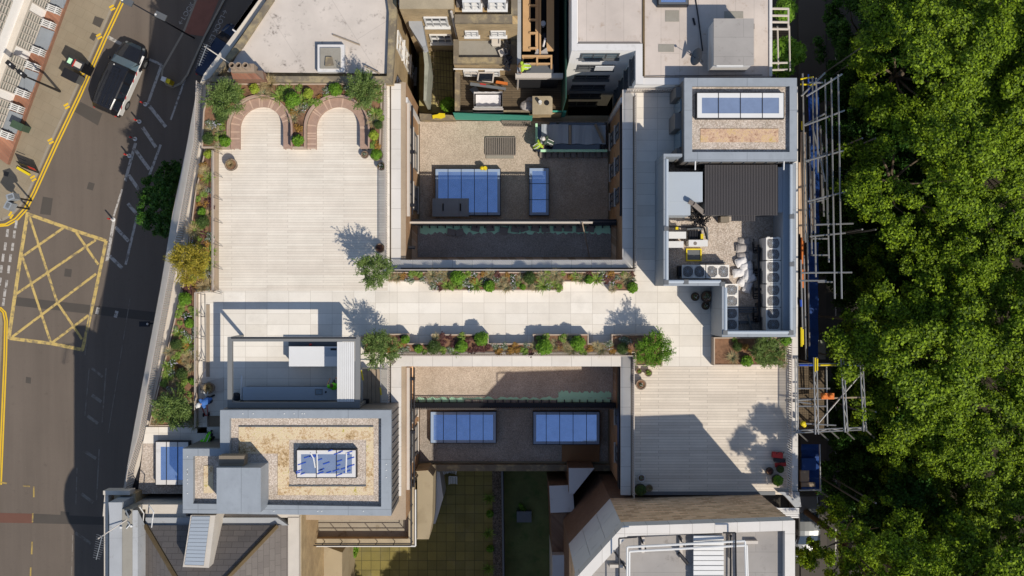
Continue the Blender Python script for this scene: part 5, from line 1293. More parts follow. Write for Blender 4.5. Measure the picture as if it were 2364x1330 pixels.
for px in (1205,1238,1271): x0_, y0_, x1_, y1_ = rc(px,132,px+4,150 + (px > 1260)*8,9.2); b.box(x0_, y0_, x1_, y1_, 8.8, 9.19)
x0_, y0_, x1_, y1_ = rc(1205,145,1275,149,9.15); b.box(x0_, y0_, x1_, y1_, 8.8, 9.15)
b.build('joist', M['timber'], nr)
b = MB(); x0_, y0_, x1_, y1_ = rc(1203,149,1278,168,8.9); b.box(x0_, y0_, x1_, y1_, 8.3, 8.9); b.build('roof_slab', M['grey_metal2'], nr)
b = MB(); x0_, y0_, x1_, y1_ = rc(1190,168,1300,179,8.9); b.box(x0_, y0_, x1_, y1_, 8.3, 8.8); b.build('roof_edge', M['trim'], nr)
b = MB(); x0_, y0_, x1_, y1_ = rc(1194,-100,1203,168,9.4); b.box(x0_, y0_, x1_, y1_, 0, 9.5); b.build('parapet', M['lead'], nr)
# ---------------- white building and its pale roof (top right)
wb = thing('white_building', 'white rendered building with rows of blue windows and a pale flat roof', 'building', (*W(1550,60,13), 0))
TZ = 13.0
b = MB(); b.box(3.2, 12.73, 6.63, 45, -4.25, TZ); b.build('wall', M['white_f'], wb)
b = MB(); b.box(6.632, 10.93, 13.95, 45, 0, TZ - .2); b.build('wall', M['white_f'], wb)
fp = [(1313,-200),(1326,96),(1482,98),(1484,178),(1764,178),(1768,-200)]
b = MB(); b.box(3.55, 13.1, 7.0, 45, TZ, TZ + .03); b.box(7.12, 11.35, 13.8, 45, TZ - .2, TZ + .02); b.build('roof', M['felt_p'], wb)
b = MB(); b.box(3.2, 12.73, 6.63, 13.1, TZ, TZ + .1); b.box(3.2, 13.1, 3.5, 45, TZ, TZ + .1); b.box(6.632, 10.93, 7.05, 13.1, TZ - .2, TZ + .1); b.box(7.05, 10.93, 9.0, 11.3, TZ - .2, TZ - .02); b.box(13.8, 11.35, 13.95, 45, TZ - .2, TZ + .12); b.build('parapet', M['white_r'], wb)
b = MB(); b.box(7.0, 11.35, 7.12, 45, TZ, TZ + .1); b.build('gutter', M['tile_ridge'], wb)
b = MB(); b.box(3.6, 13.12, 6.9, 13.17, TZ + .03, TZ + .12); b.build('cable_tray', M['grille'], wb)
b = MB(); b.path([W3(1603,-20,TZ + .05), W3(1612,40,TZ + .05), W3(1622,118,TZ + .05)], .035, 5); b.path([W3(1600,42,TZ + .05), W3(1604,58,TZ + .05)], .06, 5)
b.path([W3(1490,176,TZ + .05), W3(1760,173,TZ + .05)], .02, 4); each(b, 'roof_cable', M['dark'], wb)
for k in range(6):
    z = TZ - 1.7 - 3.0*k; xa = 3.2 + 1.35
    p = face_window(wb, (4.05 + .75, 12.73, z), (1, 0), 2.1, 1.25, 'grey_metal2', 'glass_b' if k == 0 else 'glass_d', .05, 2, True)
b = MB(); x = 4.55; b.box(x - .02, 12.0, x + 1.0, 12.03, TZ - 1.6, TZ - .5); b.build('open_casement', M['white'], wb)
for k in range(4): 
    z = TZ - 1.6 - 3.0*k; face_window(wb, (6.632, 11.9, z), (0, -1), 1.3, 1.3, 'grey_metal2', 'glass_d', .06, 1, True)
b = MB(); s0 = rc(1650,45,1738,148,15.0); b.box(s0[0], s0[1], s0[2], s0[3], TZ, 14.9); b.build('stair_housing', M['white_r'], wb)
b = MB(); b.box(s0[0] - .05, s0[1] - .05, s0[2] + .05, s0[3] + .05, 14.9, 15.0); b.build('stair_roof', M['felt_g'], wb)
b = MB(); b.box(s0[0] + .1, s0[1] - .12, s0[2] - .5, s0[1] - .052, 14.75, 14.97); b.build('fascia', M['white'], wb)
b = MB(); b.box(*rc(1738,48,1748,60,14)[:2], *rc(1738,48,1748,60,14)[2:], TZ, 13.4); b.build('vent', M['grille'], wb)
rooflight(wb, (1519,-30), (1590,12), TZ, 13.5, 1, 'x', 'glass', .12, 'grey_metal2')
b = MB(); x, y = W(1517,0,TZ)
for a, c in (((1536,24),(1568,50)), ((1520,102),(1556,120)), ((1672,26),(1716,42))): b.pbox(a[0], a[1], c[0], c[1], TZ + .032, TZ + .04)
each(b, 'roof_patch', M['concrete'], wb)
# dish
dz = TZ + .9; th = thing('satellite_dish', 'grey satellite dish on the pale roof beside the stair housing', 'satellite dish', W3(1618,140,TZ))
c = Vector(W3(1613,133,dz)); ax = Vector((-.75, .15, .45)).normalized(); u = ax.orthogonal().normalized(); w_ = ax.cross(u); g = MB(); n = 20; rings = []
for (r, d) in ((0, 0), (.2, .03), (.38, .1), (.47, .17)):
    rings.append([tuple(c + ax*d + (u*math.cos(2*math.pi*k/n) + w_*math.sin(2*math.pi*k/n))*r) for k in range(n)])
for a, q in zip(rings, rings[1:]):
    for k in range(n): l = (k+1) % n; g.quad([a[k], a[l], q[l], q[k]])
g.build('dish', M['grey_metal2'], th); g = MB(); g.tube(tuple(c - ax*.01), W3(1622,142,TZ), .04, 6); g.build('stand', M['steel'], th)
g = MB(); e = c + ax*.55; g.tube(tuple(c - Vector((0,0,.4))), tuple(e), .015, 5); g.sphere(tuple(e), .07, 8, 5); g.build('feed_arm', M['dark'], th)
# metal balcony frame with plants on the street side
bf = thing('balcony_frame', 'pale metal balcony frame beside the pale roof above the street', 'balcony', W3(1795,45,10))
g = MB()
for y in (20, 36, 51, 67): g.tube(W3(1769,y,10.5), W3(1820,y + .5,10.5), .07, 6)
g.tube(W3(1820,19,10.5), W3(1820,68,10.5), .06, 6)
for y in (146, 162): g.tube(W3(1767,y,10.5), W3(1818,y - 1,10.5), .06, 6)
g.tube(W3(1795,60,10), W3(1797,160,10), .05, 6); g.tube(W3(1822,60,10), W3(1824,165,10), .05, 6)
g.build('frame', M['trim'], bf); g = MB(); g.box(*rc(1768,62,1824,170,7)[:2], *rc(1768,62,1824,170,7)[2:], 6.8, 7.0); g.build('floor', M['wood_d'], bf)
for k, (px, py, z, sc) in enumerate(((1782,130,9.3,2.4),(1808,30,9.6,2.0),(1812,112,9,1.8),(1802,158,9.4,2.0),(1830,128,9,2.0))):
    place('bush', px, py, z - 1.2, ('leafy climber at the pale roof edge beside the balcony frame','leafy climber under the top bars of the balcony frame','leafy climber on the street side of the balcony frame','leafy climber at the lower bars of the balcony frame','leafy shoots reaching out from the balcony frame')[k], 'shrub', 'climbers on the metal balcony frame', sc)

# ---------------- slate roofed building (bottom left)
sb = thing('slate_building', 'slate hipped roof with a long slatted rooflight and lead gutters', 'building', (*W(450,1260,12), 0))
b = MB(); b.pprism([(252,1145),(302,1145),(302,1176),(420,1186),(690,1190),(690,1900),(252,1900)], 0, 12.3, ref=13.0); b.build('wall', M['brick_y'], sb)
b = MB(); b.pprism([(241,1143),(250,1143),(250,1192),(252,1900),(240,1900),(240,1192),(237,1192)], 11.3, 12.6); b.build('parapet', M['stone'], sb)
b = MB(); b.pprism([(238,1133),(300,1133),(300,1142.7),(238,1142.7)], 11.9, 12.7); b.build('parapet', M['stone'], sb)
b = MB(); b.pprism([(250.4,1160),(282,1160),(282,1900),(252.4,1900),(252.4,1192)], 12.3, 14.0); b.build('lead_roof', M['lead'], sb)
b = MB(); b.pprism([(282.2,1176),(305,1176),(305,1900),(282.2,1900)], 12.3, 14.05); b.build('concrete_strip', M['concrete'], sb)
g = MB(); A = [W3(305.3,1178,14.0), W3(318,1178,13.9), W3(336,1215,13.1), W3(336,1900,13.1), W3(318,1900,13.9), W3(305.3,1900,14.0)]
g.quad([A[0], A[1], A[4], A[5]][::-1]); g.quad([A[1], A[2], A[3], A[4]][::-1]); g.build('valley_gutter', M['lead'], sb)
g = MB(); g.pprism([(300,1165),(690,1165),(690,1195),(336,1195),(336,1176),(300,1176)], 9.7, 12.7, ref=12.7); g.build('back_wall', M['stone'], sb)
g = MB(); g.pprism([(336,1195.2),(640,1195.2),(665,1213),(336,1213)], 12.3, 12.95, ref=12.95); g.build('lead_gutter', M['lead'], sb)
ez = 13.1; apx = W3(452,1410,15.4)
nl, nr_ = W3(336,1213,ez), W3(640,1213,ez); ser = W3(668,1213,ez); send = -34
aps = (apx[0], send, 15.4)
g = MB(); g.quad([nl, apx, (nr_[0], nr_[1], ez)][::-1]); g.build('roof', M['slate'], sb)
g = MB(); g.quad([nl, (nl[0], send, ez), aps, apx][::-1] if False else [nl, apx, aps, (nl[0], send, ez)]); g.quad([(nr_[0], nr_[1], ez), (nr_[0], send, ez), aps, apx]); 
e2 = W(668,0,12.6)[0]; g.quad([(nr_[0], nr_[1], ez), (e2, nr_[1], 12.7), (e2, send, 12.7), (nr_[0], send, ez)]); g.build('roof', M['slate_v'], sb)
g = MB(); g.tube((nl[0], nl[1], nl[2] + .02), (apx[0], apx[1], apx[2] + .02), .13, 6); g.tube((nr_[0], nr_[1], ez + .02), (apx[0], apx[1], apx[2] + .02), .13, 6); g.build('ridge', M['tile_ridge'], sb)
g = MB(); g.pprism([(665,1195),(690,1195),(690,1900),(665,1900)], 9.7, 12.75, ref=12.75); g.build('parapet', M['stone'], sb)
# long rooflight
def frame4(g, c, t, m=0):
    for k in range(4): g.tube(c[k], c[(k+1) % 4], t, 4)
c4 = [W3(440,1190,14.6), W3(497,1190,14.6), W3(482,1311,15.0), W3(422,1309,15.0)]
g = MB(); lo = [(p[0], p[1], 12.4) for p in c4]
for k in range(4): l = (k+1) % 4; g.quad([c4[k], c4[l], lo[l], lo[k]])
g.quad(c4[::-1]); o = g.build('rooflight', M['stone'], sb)
def bil(u, v, dz):
    a = Vector(c4[0]).lerp(Vector(c4[1]), u); d = Vector(c4[3]).lerp(Vector(c4[2]), u); p = a.lerp(d, v); return (p.x, p.y, p.z + dz)
g = MB()
for k in range(13):
    v0, v1 = .02 + k*.072, .02 + (k+1)*.072 - .008; g.quad([bil(.06, v0, .03), bil(.8, v0, .03), bil(.8, v1, .05), bil(.06, v1, .05)][::-1])
g.build('pane', M['blue_sheet'], o)
g = MB(); g.quad([bil(.06, .01, .015), bil(.8, .01, .015), bil(.8, .96, .015), bil(.06, .96, .015)][::-1]); g.build('glazing_bar', M['grey_metal2'], o)
g = MB(); g.pprism([(428,1186),(500,1186),(497,1192),(430,1192)], 13.9, 14.2); g.build('flashing', M['dark'], o)
g = MB(); g.path([W3(345,1168,13.6), W3(355,1182,13.7), W3(352,1200,13.6), W3(350,1218,13.6)], .03, 5); g.path([W3(322,1170,13.4), W3(332,1185,13.2), W3(330,1205,13.2), W3(327,1216,13.2)], .03, 5); g.path([W3(295,1205,14.1), W3(300,1212,14.2), W3(292,1220,14.1)], .03, 5); each(g, 'roof_cable', M['white'], sb)
for px, py in ((302,1216),(278,1219)): 
    g = MB(); x, y = W(px, py, 14.2); g.lathe(x, y, [(.06,13.9),(.06,14.15),(.04,14.15)], 10); g.build('vent_cap', M['white'], sb)
# east face of this building with white window frames
for yy, z in ((1215,10.2),(1300,10.2),(1385,10.2),(1215,6.8),(1300,6.8)):
    x = W(690,0,9.7)[0]; y = W(0,yy,11)[1] - .6; face_window(sb, (W(690,0,10.0)[0], y, z - 2.6), (0, 1), 1.1, 1.9, 'white', 'glass_d', .35)
g = MB(); xx, yy = -19.7, -22; g.lathe(xx, yy, [(3.1, 0), (3.1, 12.5), (2.6, 13.4), (.2, 14.0)], 28); g.build('unseen_turret', M['stone'], sb)  # unseen beyond the frame, shaped to cast the shadow bulge on the road
aerial('roof_aerial', 'long comb shaped aerial reaching from the slate roof over the street', W3(320,1182,13.8), W3(226,1244,14.6), (W3(236,1236,14.6), W3(222,1292,14.5)), 11, .3)
th = thing('chimney_cowl', 'small dark cowl and cable bracket on the lead gutter corner', 'cowl', W3(294,1186,14)); g = MB(); x, y = W(294,1186,14.4); g.lathe(x, y, [(.1,13.9),(.1,14.3),(.15,14.35),(.05,14.45)], 10); g.build('cowl', M['dark'], th); g = MB(); g.path([W3(290,1178,14.5), W3(298,1196,14.4)], .04, 5); g.build('bracket', M['steel'], th)
# ---------------- lower middle: roof terrace of the yard house
lt = thing('yard_house', 'low house with a mossy flat roof terrace above the paved yard', 'building', (*W(820,1220,7), 0))
x0, y0, x1, y1 = rc(690,1150,958,1255,7.5)
b = MB(); b.box(-12.4, y0, x1, -11.45, 0, 7.2); b.box(XW + .01, y0, x1, W(0,1100,7.2)[1], 0, 7.2) if x1 > XW else None
b.build('wall', M['render'], lt)
b = MB(); b.box(-12.4, y0 + .35, x1 - .35, -11.47, 7.2, 7.25); b.build('roof', M['felt_m'], lt)
b = MB(); b.box(-12.4, y0, x1, y0 + .35, 7.2, 7.8); b.box(x1 - .35, y0 + .35, x1, -11.5, 7.2, 7.8); b.build('parapet', M['brick_y'], lt)
b = MB(); b.pprism([(958,1088),(988,1086),(1000,1100),(998,1200),(990,1245),(958,1245)], 0, 6.0, ref=6); b.build('side_wing', M['render'], lt)
rl = thing('terrace_guard', 'thin black guard rail round the mossy flat roof', 'railing', (x1, y0, 7.8)); g = MB(); g2 = MB()
P1, P2, P3 = (-12.0, y0 + .2), (x1 - .12, y0 + .2), (x1 - .12, -11.6)
for z in (8.3, 8.8): g.path([(*P1, z), (*P2, z), (*P3, z)], .03, 5)
g.build('top_rail', M['dark'], rl)
for k in range(7): x = P1[0] + (P2[0]-P1[0])*k/6; q = MB(); q.tube((x, P1[1], 7.8), (x, P1[1], 8.8), .025, 5); q.build('post', M['dark'], rl)
for k in range(1, 4): y = P2[1] + (P3[1]-P2[1])*k/3; q = MB(); q.tube((P2[0], y, 7.8), (P2[0], y, 8.8), .025, 5); q.build('post', M['dark'], rl)
b = MB(); b.path([(-12.2, y0 - .06, 7.85), (x1 + .06, y0 - .06, 7.85), (x1 + .06, -11.8, 7.85)], .05, 6); tag(b.build('white_gutter', M['white'], origin=(x1, y0, 7.8)), 'white edge rail along the mossy roof parapet', 'gutter')
b = MB(); b.pprism([(996,1083),(1016,1087),(1024,1146),(1006,1206),(996,1206)], 0, 3.0, ref=2.6); tag(b.build('garden_wall', M['white_r'], origin=W3(1010,1140,0)), 'white rendered wall along the side of the paved yard', 'wall')
# yard walls
yy = -11.06
b = MB(); b.box(W(975,0,3.3)[0], yy - .4, W(1420,0,3.3)[0], yy, 0, 3.6); tag(b.build('garden_wall', M['brick_top'], origin=(0, yy, 0)), 'old brick wall between the south gravel court and the yards', 'wall')
b = MB(); b.pprism([(1157,1085),(1161,1085),(1168,1600),(1164,1600)], 0, 1.7, ref=1.7); tag(b.build('garden_wall', M['grey_metal2'], origin=W3(1160,1200,0)), 'thin dark wall between the paved yard and the mossy garden', 'wall')
b = MB(); b.pprism([(788,1255),(794,1255),(795,1600),(788,1600)], 0, 1.8, ref=1.8); tag(b.build('garden_wall', M['brick_y'], origin=W3(791,1300,0)), 'brick wall beside the tan outbuilding in the yard', 'wall')
b = MB(); b.pprism([(690,1262),(752,1262),(790,1276),(786,1900),(690,1900)], 0, 5.4, ref=5.4); tag(b.build('rendered_outbuilding', M['render'], origin=W3(740,1300,0)), 'tan rendered rear wing in the corner of the yard', 'building')
def yard_chair(px, py, rz, label):
    x, y = W(px, py, .5); th = thing('garden_chair', label, 'chair', (x, y, 0), 'white garden chairs in the yard'); c, s = math.cos(rz), math.sin(rz)
    def R2(a, b_): return (x + a*c - b_*s, y + a*s + b_*c)
    g = MB()
    for k in range(5): p = R2(-.2 + .1*k, 0); g.obox(p[0], p[1], rz + math.pi/2, .42, .07, .42, .45)
    g.build('seat', M['white'], th); g = MB()
    for k in range(5): p, q = R2(-.2 + .1*k, .22), R2(-.22 + .11*k, .34); g.tube((*p, .45), (*q, .9), .03, 5)
    p, q = R2(-.25, .34), R2(.25, .34); g.tube((*p, .9), (*q, .9), .035, 5); g.build('backrest', M['white'], th)
    for a, b_ in ((-.22,-.2),(.22,-.2),(-.22,.22),(.22,.22)): p = R2(a, b_); g = MB(); g.tube((*p, 0), (*p, .44), .022, 5); g.build('leg', M['white'], th)
    for a in (-.26, .26): p, q = R2(a, -.2), R2(a, .3); g = MB(); g.tube((*p, .66), (*q, .68), .028, 5); g.tube((*p, .4), (*p, .66), .02, 5); g.build('armrest', M['white'], th)
yard_chair(1046,1110,0,'white slatted chair standing clear in the mossy yard'); yard_chair(1023,1089,.4,'white chair half under the old brick wall, by the white wall'); yard_chair(1045,1086,-.2,'white chair against the old brick wall behind the clear one')
for k, (px, py) in enumerate(((1129,1150),(1131,1185),(1128,1230),(1132,1265),(1128,1312))):
    place('strap' if k in (0,2,4) else 'bush', px, py, .02, ('spiky plant just below the old brick wall by the gravel strip','leafy plant second along the gravel strip','spiky plant in the middle of the gravel strip','leafy plant fourth along the gravel strip','spiky plant at the far end of the gravel strip')[k], 'plant', 'plants along the yard gravel strip', 1.15 if k in (0, 2, 4) else .75)
place('bush', 812, 1266, .02, 'leafy plant in the corner below the mossy roof', 'plant', None, 1.6)
b = MB(); b.pbox(1193,1181,1227,1206, 0, .5); tag(b.build('water_tank', M['grey_metal2'], origin=W3(1210,1194,0)), 'dark square tank in the mossy garden', 'tank')
place('bush', 1208, 1176, .02, 'leafy weeds behind the dark tank', 'plant', None, (1.5, .5, .5)); place('dark', 1290, 1280, .02, 'dark weeds beside the brick corner in the mossy garden', 'plant', None, 1.2)
b = MB(); b.pbox(1297,1027,1384,1066, 3.26, 3.36); tag(b.build('brown_board', M['ply'], origin=W3(1340,1046,3.3)), 'large brown board lying below the rooflight that mirrors the brick wall', 'board')
th = thing('metal_sheet', 'pale metal sheet with two dark handles lying on the long rooflight', 'sheet', W3(1040,478,3.8)); b = MB(); b.pbox(998,458,1082,500, 3.78, 3.86); b.build('sheet', M['grey_metal'], th)
for px in (1023, 1063): b = MB(); b.tube(W3(px,470,3.92), W3(px,487,3.92), .04, 5); b.build('handle', M['dark'], th)
b = MB(); x, y = W(1120,388,3.9); b.lathe(x, y, [(.14,3.7),(.12,3.95)], 10); b.sphere((x - .2, y, 3.85), .14, 8, 5); tag(b.build('yellow_bucket', M['yellow'], origin=(x, y, 3.7)), 'small yellow bucket on the edge of the long rooflight', 'bucket')
th = thing('floor_grate', 'dark slatted grate lying on the sunlit gravel court', 'grate', W3(1155,338,3.26)); b = MB(); x0, y0, x1, y1 = rc(1121,318,1190,357,3.35)
for k in range(15): x = x0 + (x1-x0)*k/14; b.box(x - .035, y0, x + .035, y1, 3.3, 3.36)
b.box(x0, y0 - .05, x1, y0, 3.27, 3.36); b.box(x0, y1, x1, y1 + .05, 3.27, 3.36); b.build('slat', M['grille'], th); b = MB(); b.pbox(1122,358,1186,366, 3.26, 3.33); b.build('sill', M['concrete'], th)
th = thing('floor_grate', 'dark grate leaning at the foot of the teal hoarding', 'grate', W3(1195,285,3.26)); b = MB()
for k in range(18): p, q = W3(1160 + k*3.7,279,3.9), W3(1164 + k*3.6,291,3.3); b.tube(p, q, .03, 4)
b.path([W3(1158,279,3.9), W3(1226,280,3.9)], .03, 4); b.path([W3(1164,291,3.3), W3(1228,292,3.3)], .03, 4); b.build('slat', M['grille'], th)
# covered works roof in the north-east corner of the north court
th = thing('sheeted_platform', 'low platform covered by pale blue sheets under the brick wall', 'platform', W3(1320,310,3.3))
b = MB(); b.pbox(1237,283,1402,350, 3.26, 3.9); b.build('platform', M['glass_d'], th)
for a, c in (((1250,287),(1312,332)), ((1320,289),(1398,333))):
    b = MB(); x0, y0, x1, y1 = rc(a[0], a[1], c[0], c[1], 4.0); n = 10; rr = random.Random(a[0])
    for k in range(n):
        xa, xb = x0 + (x1-x0)*k/n, x0 + (x1-x0)*(k+1)/n; za, zb = 4.0 + .05*math.sin(k*1.3), 4.0 + .05*math.sin((k+1)*1.3)
        b.quad([(xa, y0 + .03*math.sin(k), za), (xb, y0 + .03*math.sin(k+1), zb), (xb, y1, zb), (xa, y1, za)])
    b.build('sheet', M['blue_sheet'], th)
b = MB(); b.pbox(1313,289,1319,333, 4.06, 4.1); b.path([W3(1374,287,4.15), W3(1394,330,4.15)], .1, 4); b.build('batten', M['wood'], th)
b = MB(); b.pbox(1236,285,1241,328, 3.9, 3.95); b.pbox(1248,345,1402,351, 3.9, 3.94); b.build('membrane', M['membrane'], th)
b = MB()
for k in range(11): b.pbox(1246 + k*14.5,351.5,1257 + k*14.5,364, 3.27, 3.5 + .05*(k % 2))
b.build('slab', M['grille'], th)
# paving slabs scattered on the lower roofs
rr = random.Random(8); xs = []
for k, (px, py) in enumerate(((1042,536),(1061,537),(1098,527),(1132,527),(1163,532),(1190,529),(1210,527),(1236,527),(1260,529),(1288,527),(1312,527),(1340,529),(1363,528))):
    x, y = W(px, py, 7.8); b = MB(); b.obox(x, y, rr.uniform(-.3, .3), .48, .36, 7.64, 7.76 + .03*(k % 2))
    tag(b.build('stone_slab', M['grille'], origin=(x, y, 7.64)), 'grey slab lying on the green strip of the shaded lower roof', 'slab', 'slabs along the green strip of the north lower roof')
for k in range(16):
    x, y = W(1080 + k*13.2, 931 + .4*k*.3, 7.8); b = MB(); b.obox(x, y, rr.uniform(-.08, .08), .31, .42, 7.66, 7.76)
    tag(b.build('stone_slab', M['grille'], origin=(x, y, 7.66)), 'grey slab in the line beside the green strip of the south lower roof', 'slab', 'slabs along the green strip of the south lower roof')

# ---------------- white coped building (bottom right)
rb = thing('white_coped_building', 'tall block with white coping, tan brick side wall and pipes on a grey roof', 'building', (*W(1600,1280,18), 0))
HZ = 18.2
N0, N1 = W(1440,1218,HZ), W(1832,1205,HZ); D1 = W(1350,1317,HZ); d = Vector((D1[0]-N0[0], D1[1]-N0[1])); D2 = (N0[0] + d.x*1.2, N0[1] + d.y*1.2)
E_ = N1[0]
foot = [N0, (E_, N1[1]), (E_, -36), (D2[0], -36), D2]
ins = .25
b = MB(); b.prism(foot, 0, 11.0); b.build('wall', M['brick_n'], rb)
b = MB(); b.prism([N0, (E_, N1[1]), (E_, -36), (D2[0], -36), D2], 11.002, HZ - .9); b.build('wall', M['brick_b'], rb)
# white panels on the diagonal face
nrm = Vector((-abs(d.y), abs(d.x)) if False else (d.y, -d.x)).normalized(); 
if nrm.y < 0: nrm = -nrm
def dpt(t, off): p = Vector(N0) + d*t + nrm*off; return (p.x, p.y)
b = MB()
for k in range(3):
    t0, t1 = k*.4 + .004, (k+1)*.4 - .004
    for z0, z1 in ((11.3, 14.4), (14.43, 17.3)): b.prism([dpt(t0, .003), dpt(t1, .003), dpt(t1, .06), dpt(t0, .06)], z0, z1)
b.build('white_panel', M['white_r'], rb)
b = MB()
def offs(poly, t):
    n = len(poly); out = []; a = sum(poly[k][0]*poly[(k+1) % n][1] - poly[(k+1) % n][0]*poly[k][1] for k in range(n)); sg = 1 if a > 0 else -1
    for k in range(n):
        p0, p, p2 = Vector(poly[k-1]), Vector(poly[k]), Vector(poly[(k+1) % n]); d1, d2 = (p - p0).normalized(), (p2 - p).normalized()
        n1, n2 = Vector((-d1.y, d1.x))*sg, Vector((-d2.y, d2.x))*sg; q = n1 + n2; q = q/max(.25, q.dot(n1)); r = p + q*t; out.append((r.x, r.y))
    return out
o1, i1 = offs(foot, -.07), offs(foot, .42)
for k in range(len(foot)): l = (k+1) % len(foot); b.prism([o1[k], o1[l], i1[l], i1[k]], HZ - .9, HZ)
b.build('coping', M['coping'], rb)
b = MB(); b.prism(offs(foot, .421), HZ - .88, HZ - .45); b.build('roof', M['felt_g'], rb)
b = MB(); x0, y0, x1, y1 = rc(1604,1237,1668,1420,HZ + .1); b.box(x0, y0, x1, y1, HZ - .45, HZ + .05); dh = b.build('dormer', M['white_r'], rb)
b = MB()
for k in range(16): yk = y0 + (y1-y0)*k/16; b.box(x0 - .06, yk + .02, x1 + .06, yk + (y1-y0)/16 - .02, HZ + .05, HZ + .1 + .02*(k % 2))
b.build('roof_panel', M['white'], dh)
b = MB(); b.pbox(1822,1225,1832,1480, HZ - .44, HZ - .4); b.build('gutter', M['dark'], rb)
for w_, pts in ((.055, [(1447,1420),(1448,1263),(1720,1249),(1725,1420)]), (.055, [(1452,1420),(1453,1273),(1724,1259),(1729,1420)])):
    b = MB(); b.path([W3(p[0], p[1], HZ + .35) for p in pts], w_, 6); b.build('pipe', M['white'], rb)
b = MB(); b.path([W3(1431,1440,HZ + .6), W3(1429,1243,HZ + .6), W3(1470,1240,HZ + .6)], .04, 5); b.path([W3(1420,1275,HZ + .1), W3(1452,1322,HZ - .3)], .05, 5)
b.path([W3(1669,1230,HZ + .5), W3(1698,1230,HZ + .5), W3(1700,1440,HZ + .5)], .04, 5); b.path([W3(1687,1235,HZ - .2), W3(1686,1440,HZ - .2)], .05, 5); b.path([W3(1567,1277,HZ), W3(1587,1301,HZ - .3)], .09, 6); b.path([W3(1478,1240,HZ - .1), W3(1490,1268,HZ - .35)], .05, 5); b.path([W3(1567,1238,HZ - .1), W3(1580,1262,HZ - .35)], .05, 5); b.build('guard_rail', M['dark'], rb)
b = MB()
for a, c in (((1481,1240),(1488,1277)), ((1569,1243),(1576,1290)), ((1408,1304),(1446,1311)), ((1722,1249),(1750,1256)), ((1684,1236),(1690,1290))): b.pbox(a[0], a[1], c[0], c[1], HZ - .45, HZ - .2)
each(b, 'pipe_block', M['trim'], rb)
# balcony notch at the street corner
b = MB(); b.pprism([(1795,1136),(1845,1136),(1850,1170),(1836,1172),(1812,1145)], 11.0, 11.6); b.build('balcony', M['lead'], rb)
b = MB(); x0, y0, x1, y1 = rc(1790,1172,1845,1196,13.6)
for k in range(5): b.box(x0, y0 + (y1-y0)*k/5, x1, y0 + (y1-y0)*k/5 + .08, 13.5, 13.6)
b.box(x0, y0, x0 + .1, y1, 13.4, 13.62); b.build('balcony_louvre', M['white'], rb)
b = MB(); b.box(E_ + .01, -36, E_ + .45, -12.4, 11, 11.4); b.build('street_canopy', M['grey_metal2'], rb)
# lower rear projections
for lab, a, z0, z1, mt, mw in (('pale roofed store room tucked against the diagonal brick wall', [(1313,1081),(1372,1081),(1325,1140),(1314,1140)], 0, 6.0, 'white_r', 'brick_n'),
                      ('pale flat roofed projection over the mossy garden', [(1268,1122),(1322,1120),(1326,1182),(1271,1184)], 0, 5.0, 'white_r', 'brick_n'),
                      ('brown roofed link at the foot of the tall block', [(1271,1184.5),(1330,1183),(1336,1279),(1275,1281)], 0, 4.6, 'brick_n', 'brick_n'),
                      ('white panelled projection at the bottom of the mossy garden', [(1275,1282),(1345,1281),(1348,1500),(1277,1500)], 0, 5.4, 'white_r', 'white_r')):
    th = thing('brick_outbuilding', lab, 'building', W3(a[0][0], a[0][1], 0)); g = MB(); g.pprism(a, z0, z1 - .12, ref=z1); g.build('wall', M[mw], th)
    g = MB(); g.pprism(a, z1 - .118, z1); g.build('roof', M[mt], th)
# ---------------- shop terrace across the street (far left)
sh2 = thing('shop_terrace', 'white fronted shop terrace with large gridded windows along the far footway', 'building', (*W(30,160,0), 0))
A0, A1 = Vector(W(138,-60,.6)), Vector(W(-18,355,.6)); u = (A1 - A0).normalized(); nr2 = Vector((-u.y, u.x)); nr2 = nr2 if nr2.x > 0 else -nr2
def fp_(a, d): p = A0 + u*a + nr2*d; return (p.x, p.y)
LN = (A1 - A0).length
b = MB(); b.prism([fp_(-6, 0), fp_(LN, 0), fp_(LN, -9), fp_(-6, -9)], 0, 11); b.build('wall', M['white_f'], sh2)
b = MB(); b.prism([fp_(-6, .002), fp_(LN, .002), fp_(LN, .4), fp_(-6, .4)], 3.35, 3.6); b.build('cornice', M['stone'], sh2)
b = MB(); b.prism([fp_(-6, .002), fp_(LN, .002), fp_(LN + .3, 1.12), fp_(-6, .9)], .12, .5); b.build('shop_plinth', M['brick_r'], sh2)
PT_ = 2.92; nb_ = int((LN + 6)//PT_) + 1
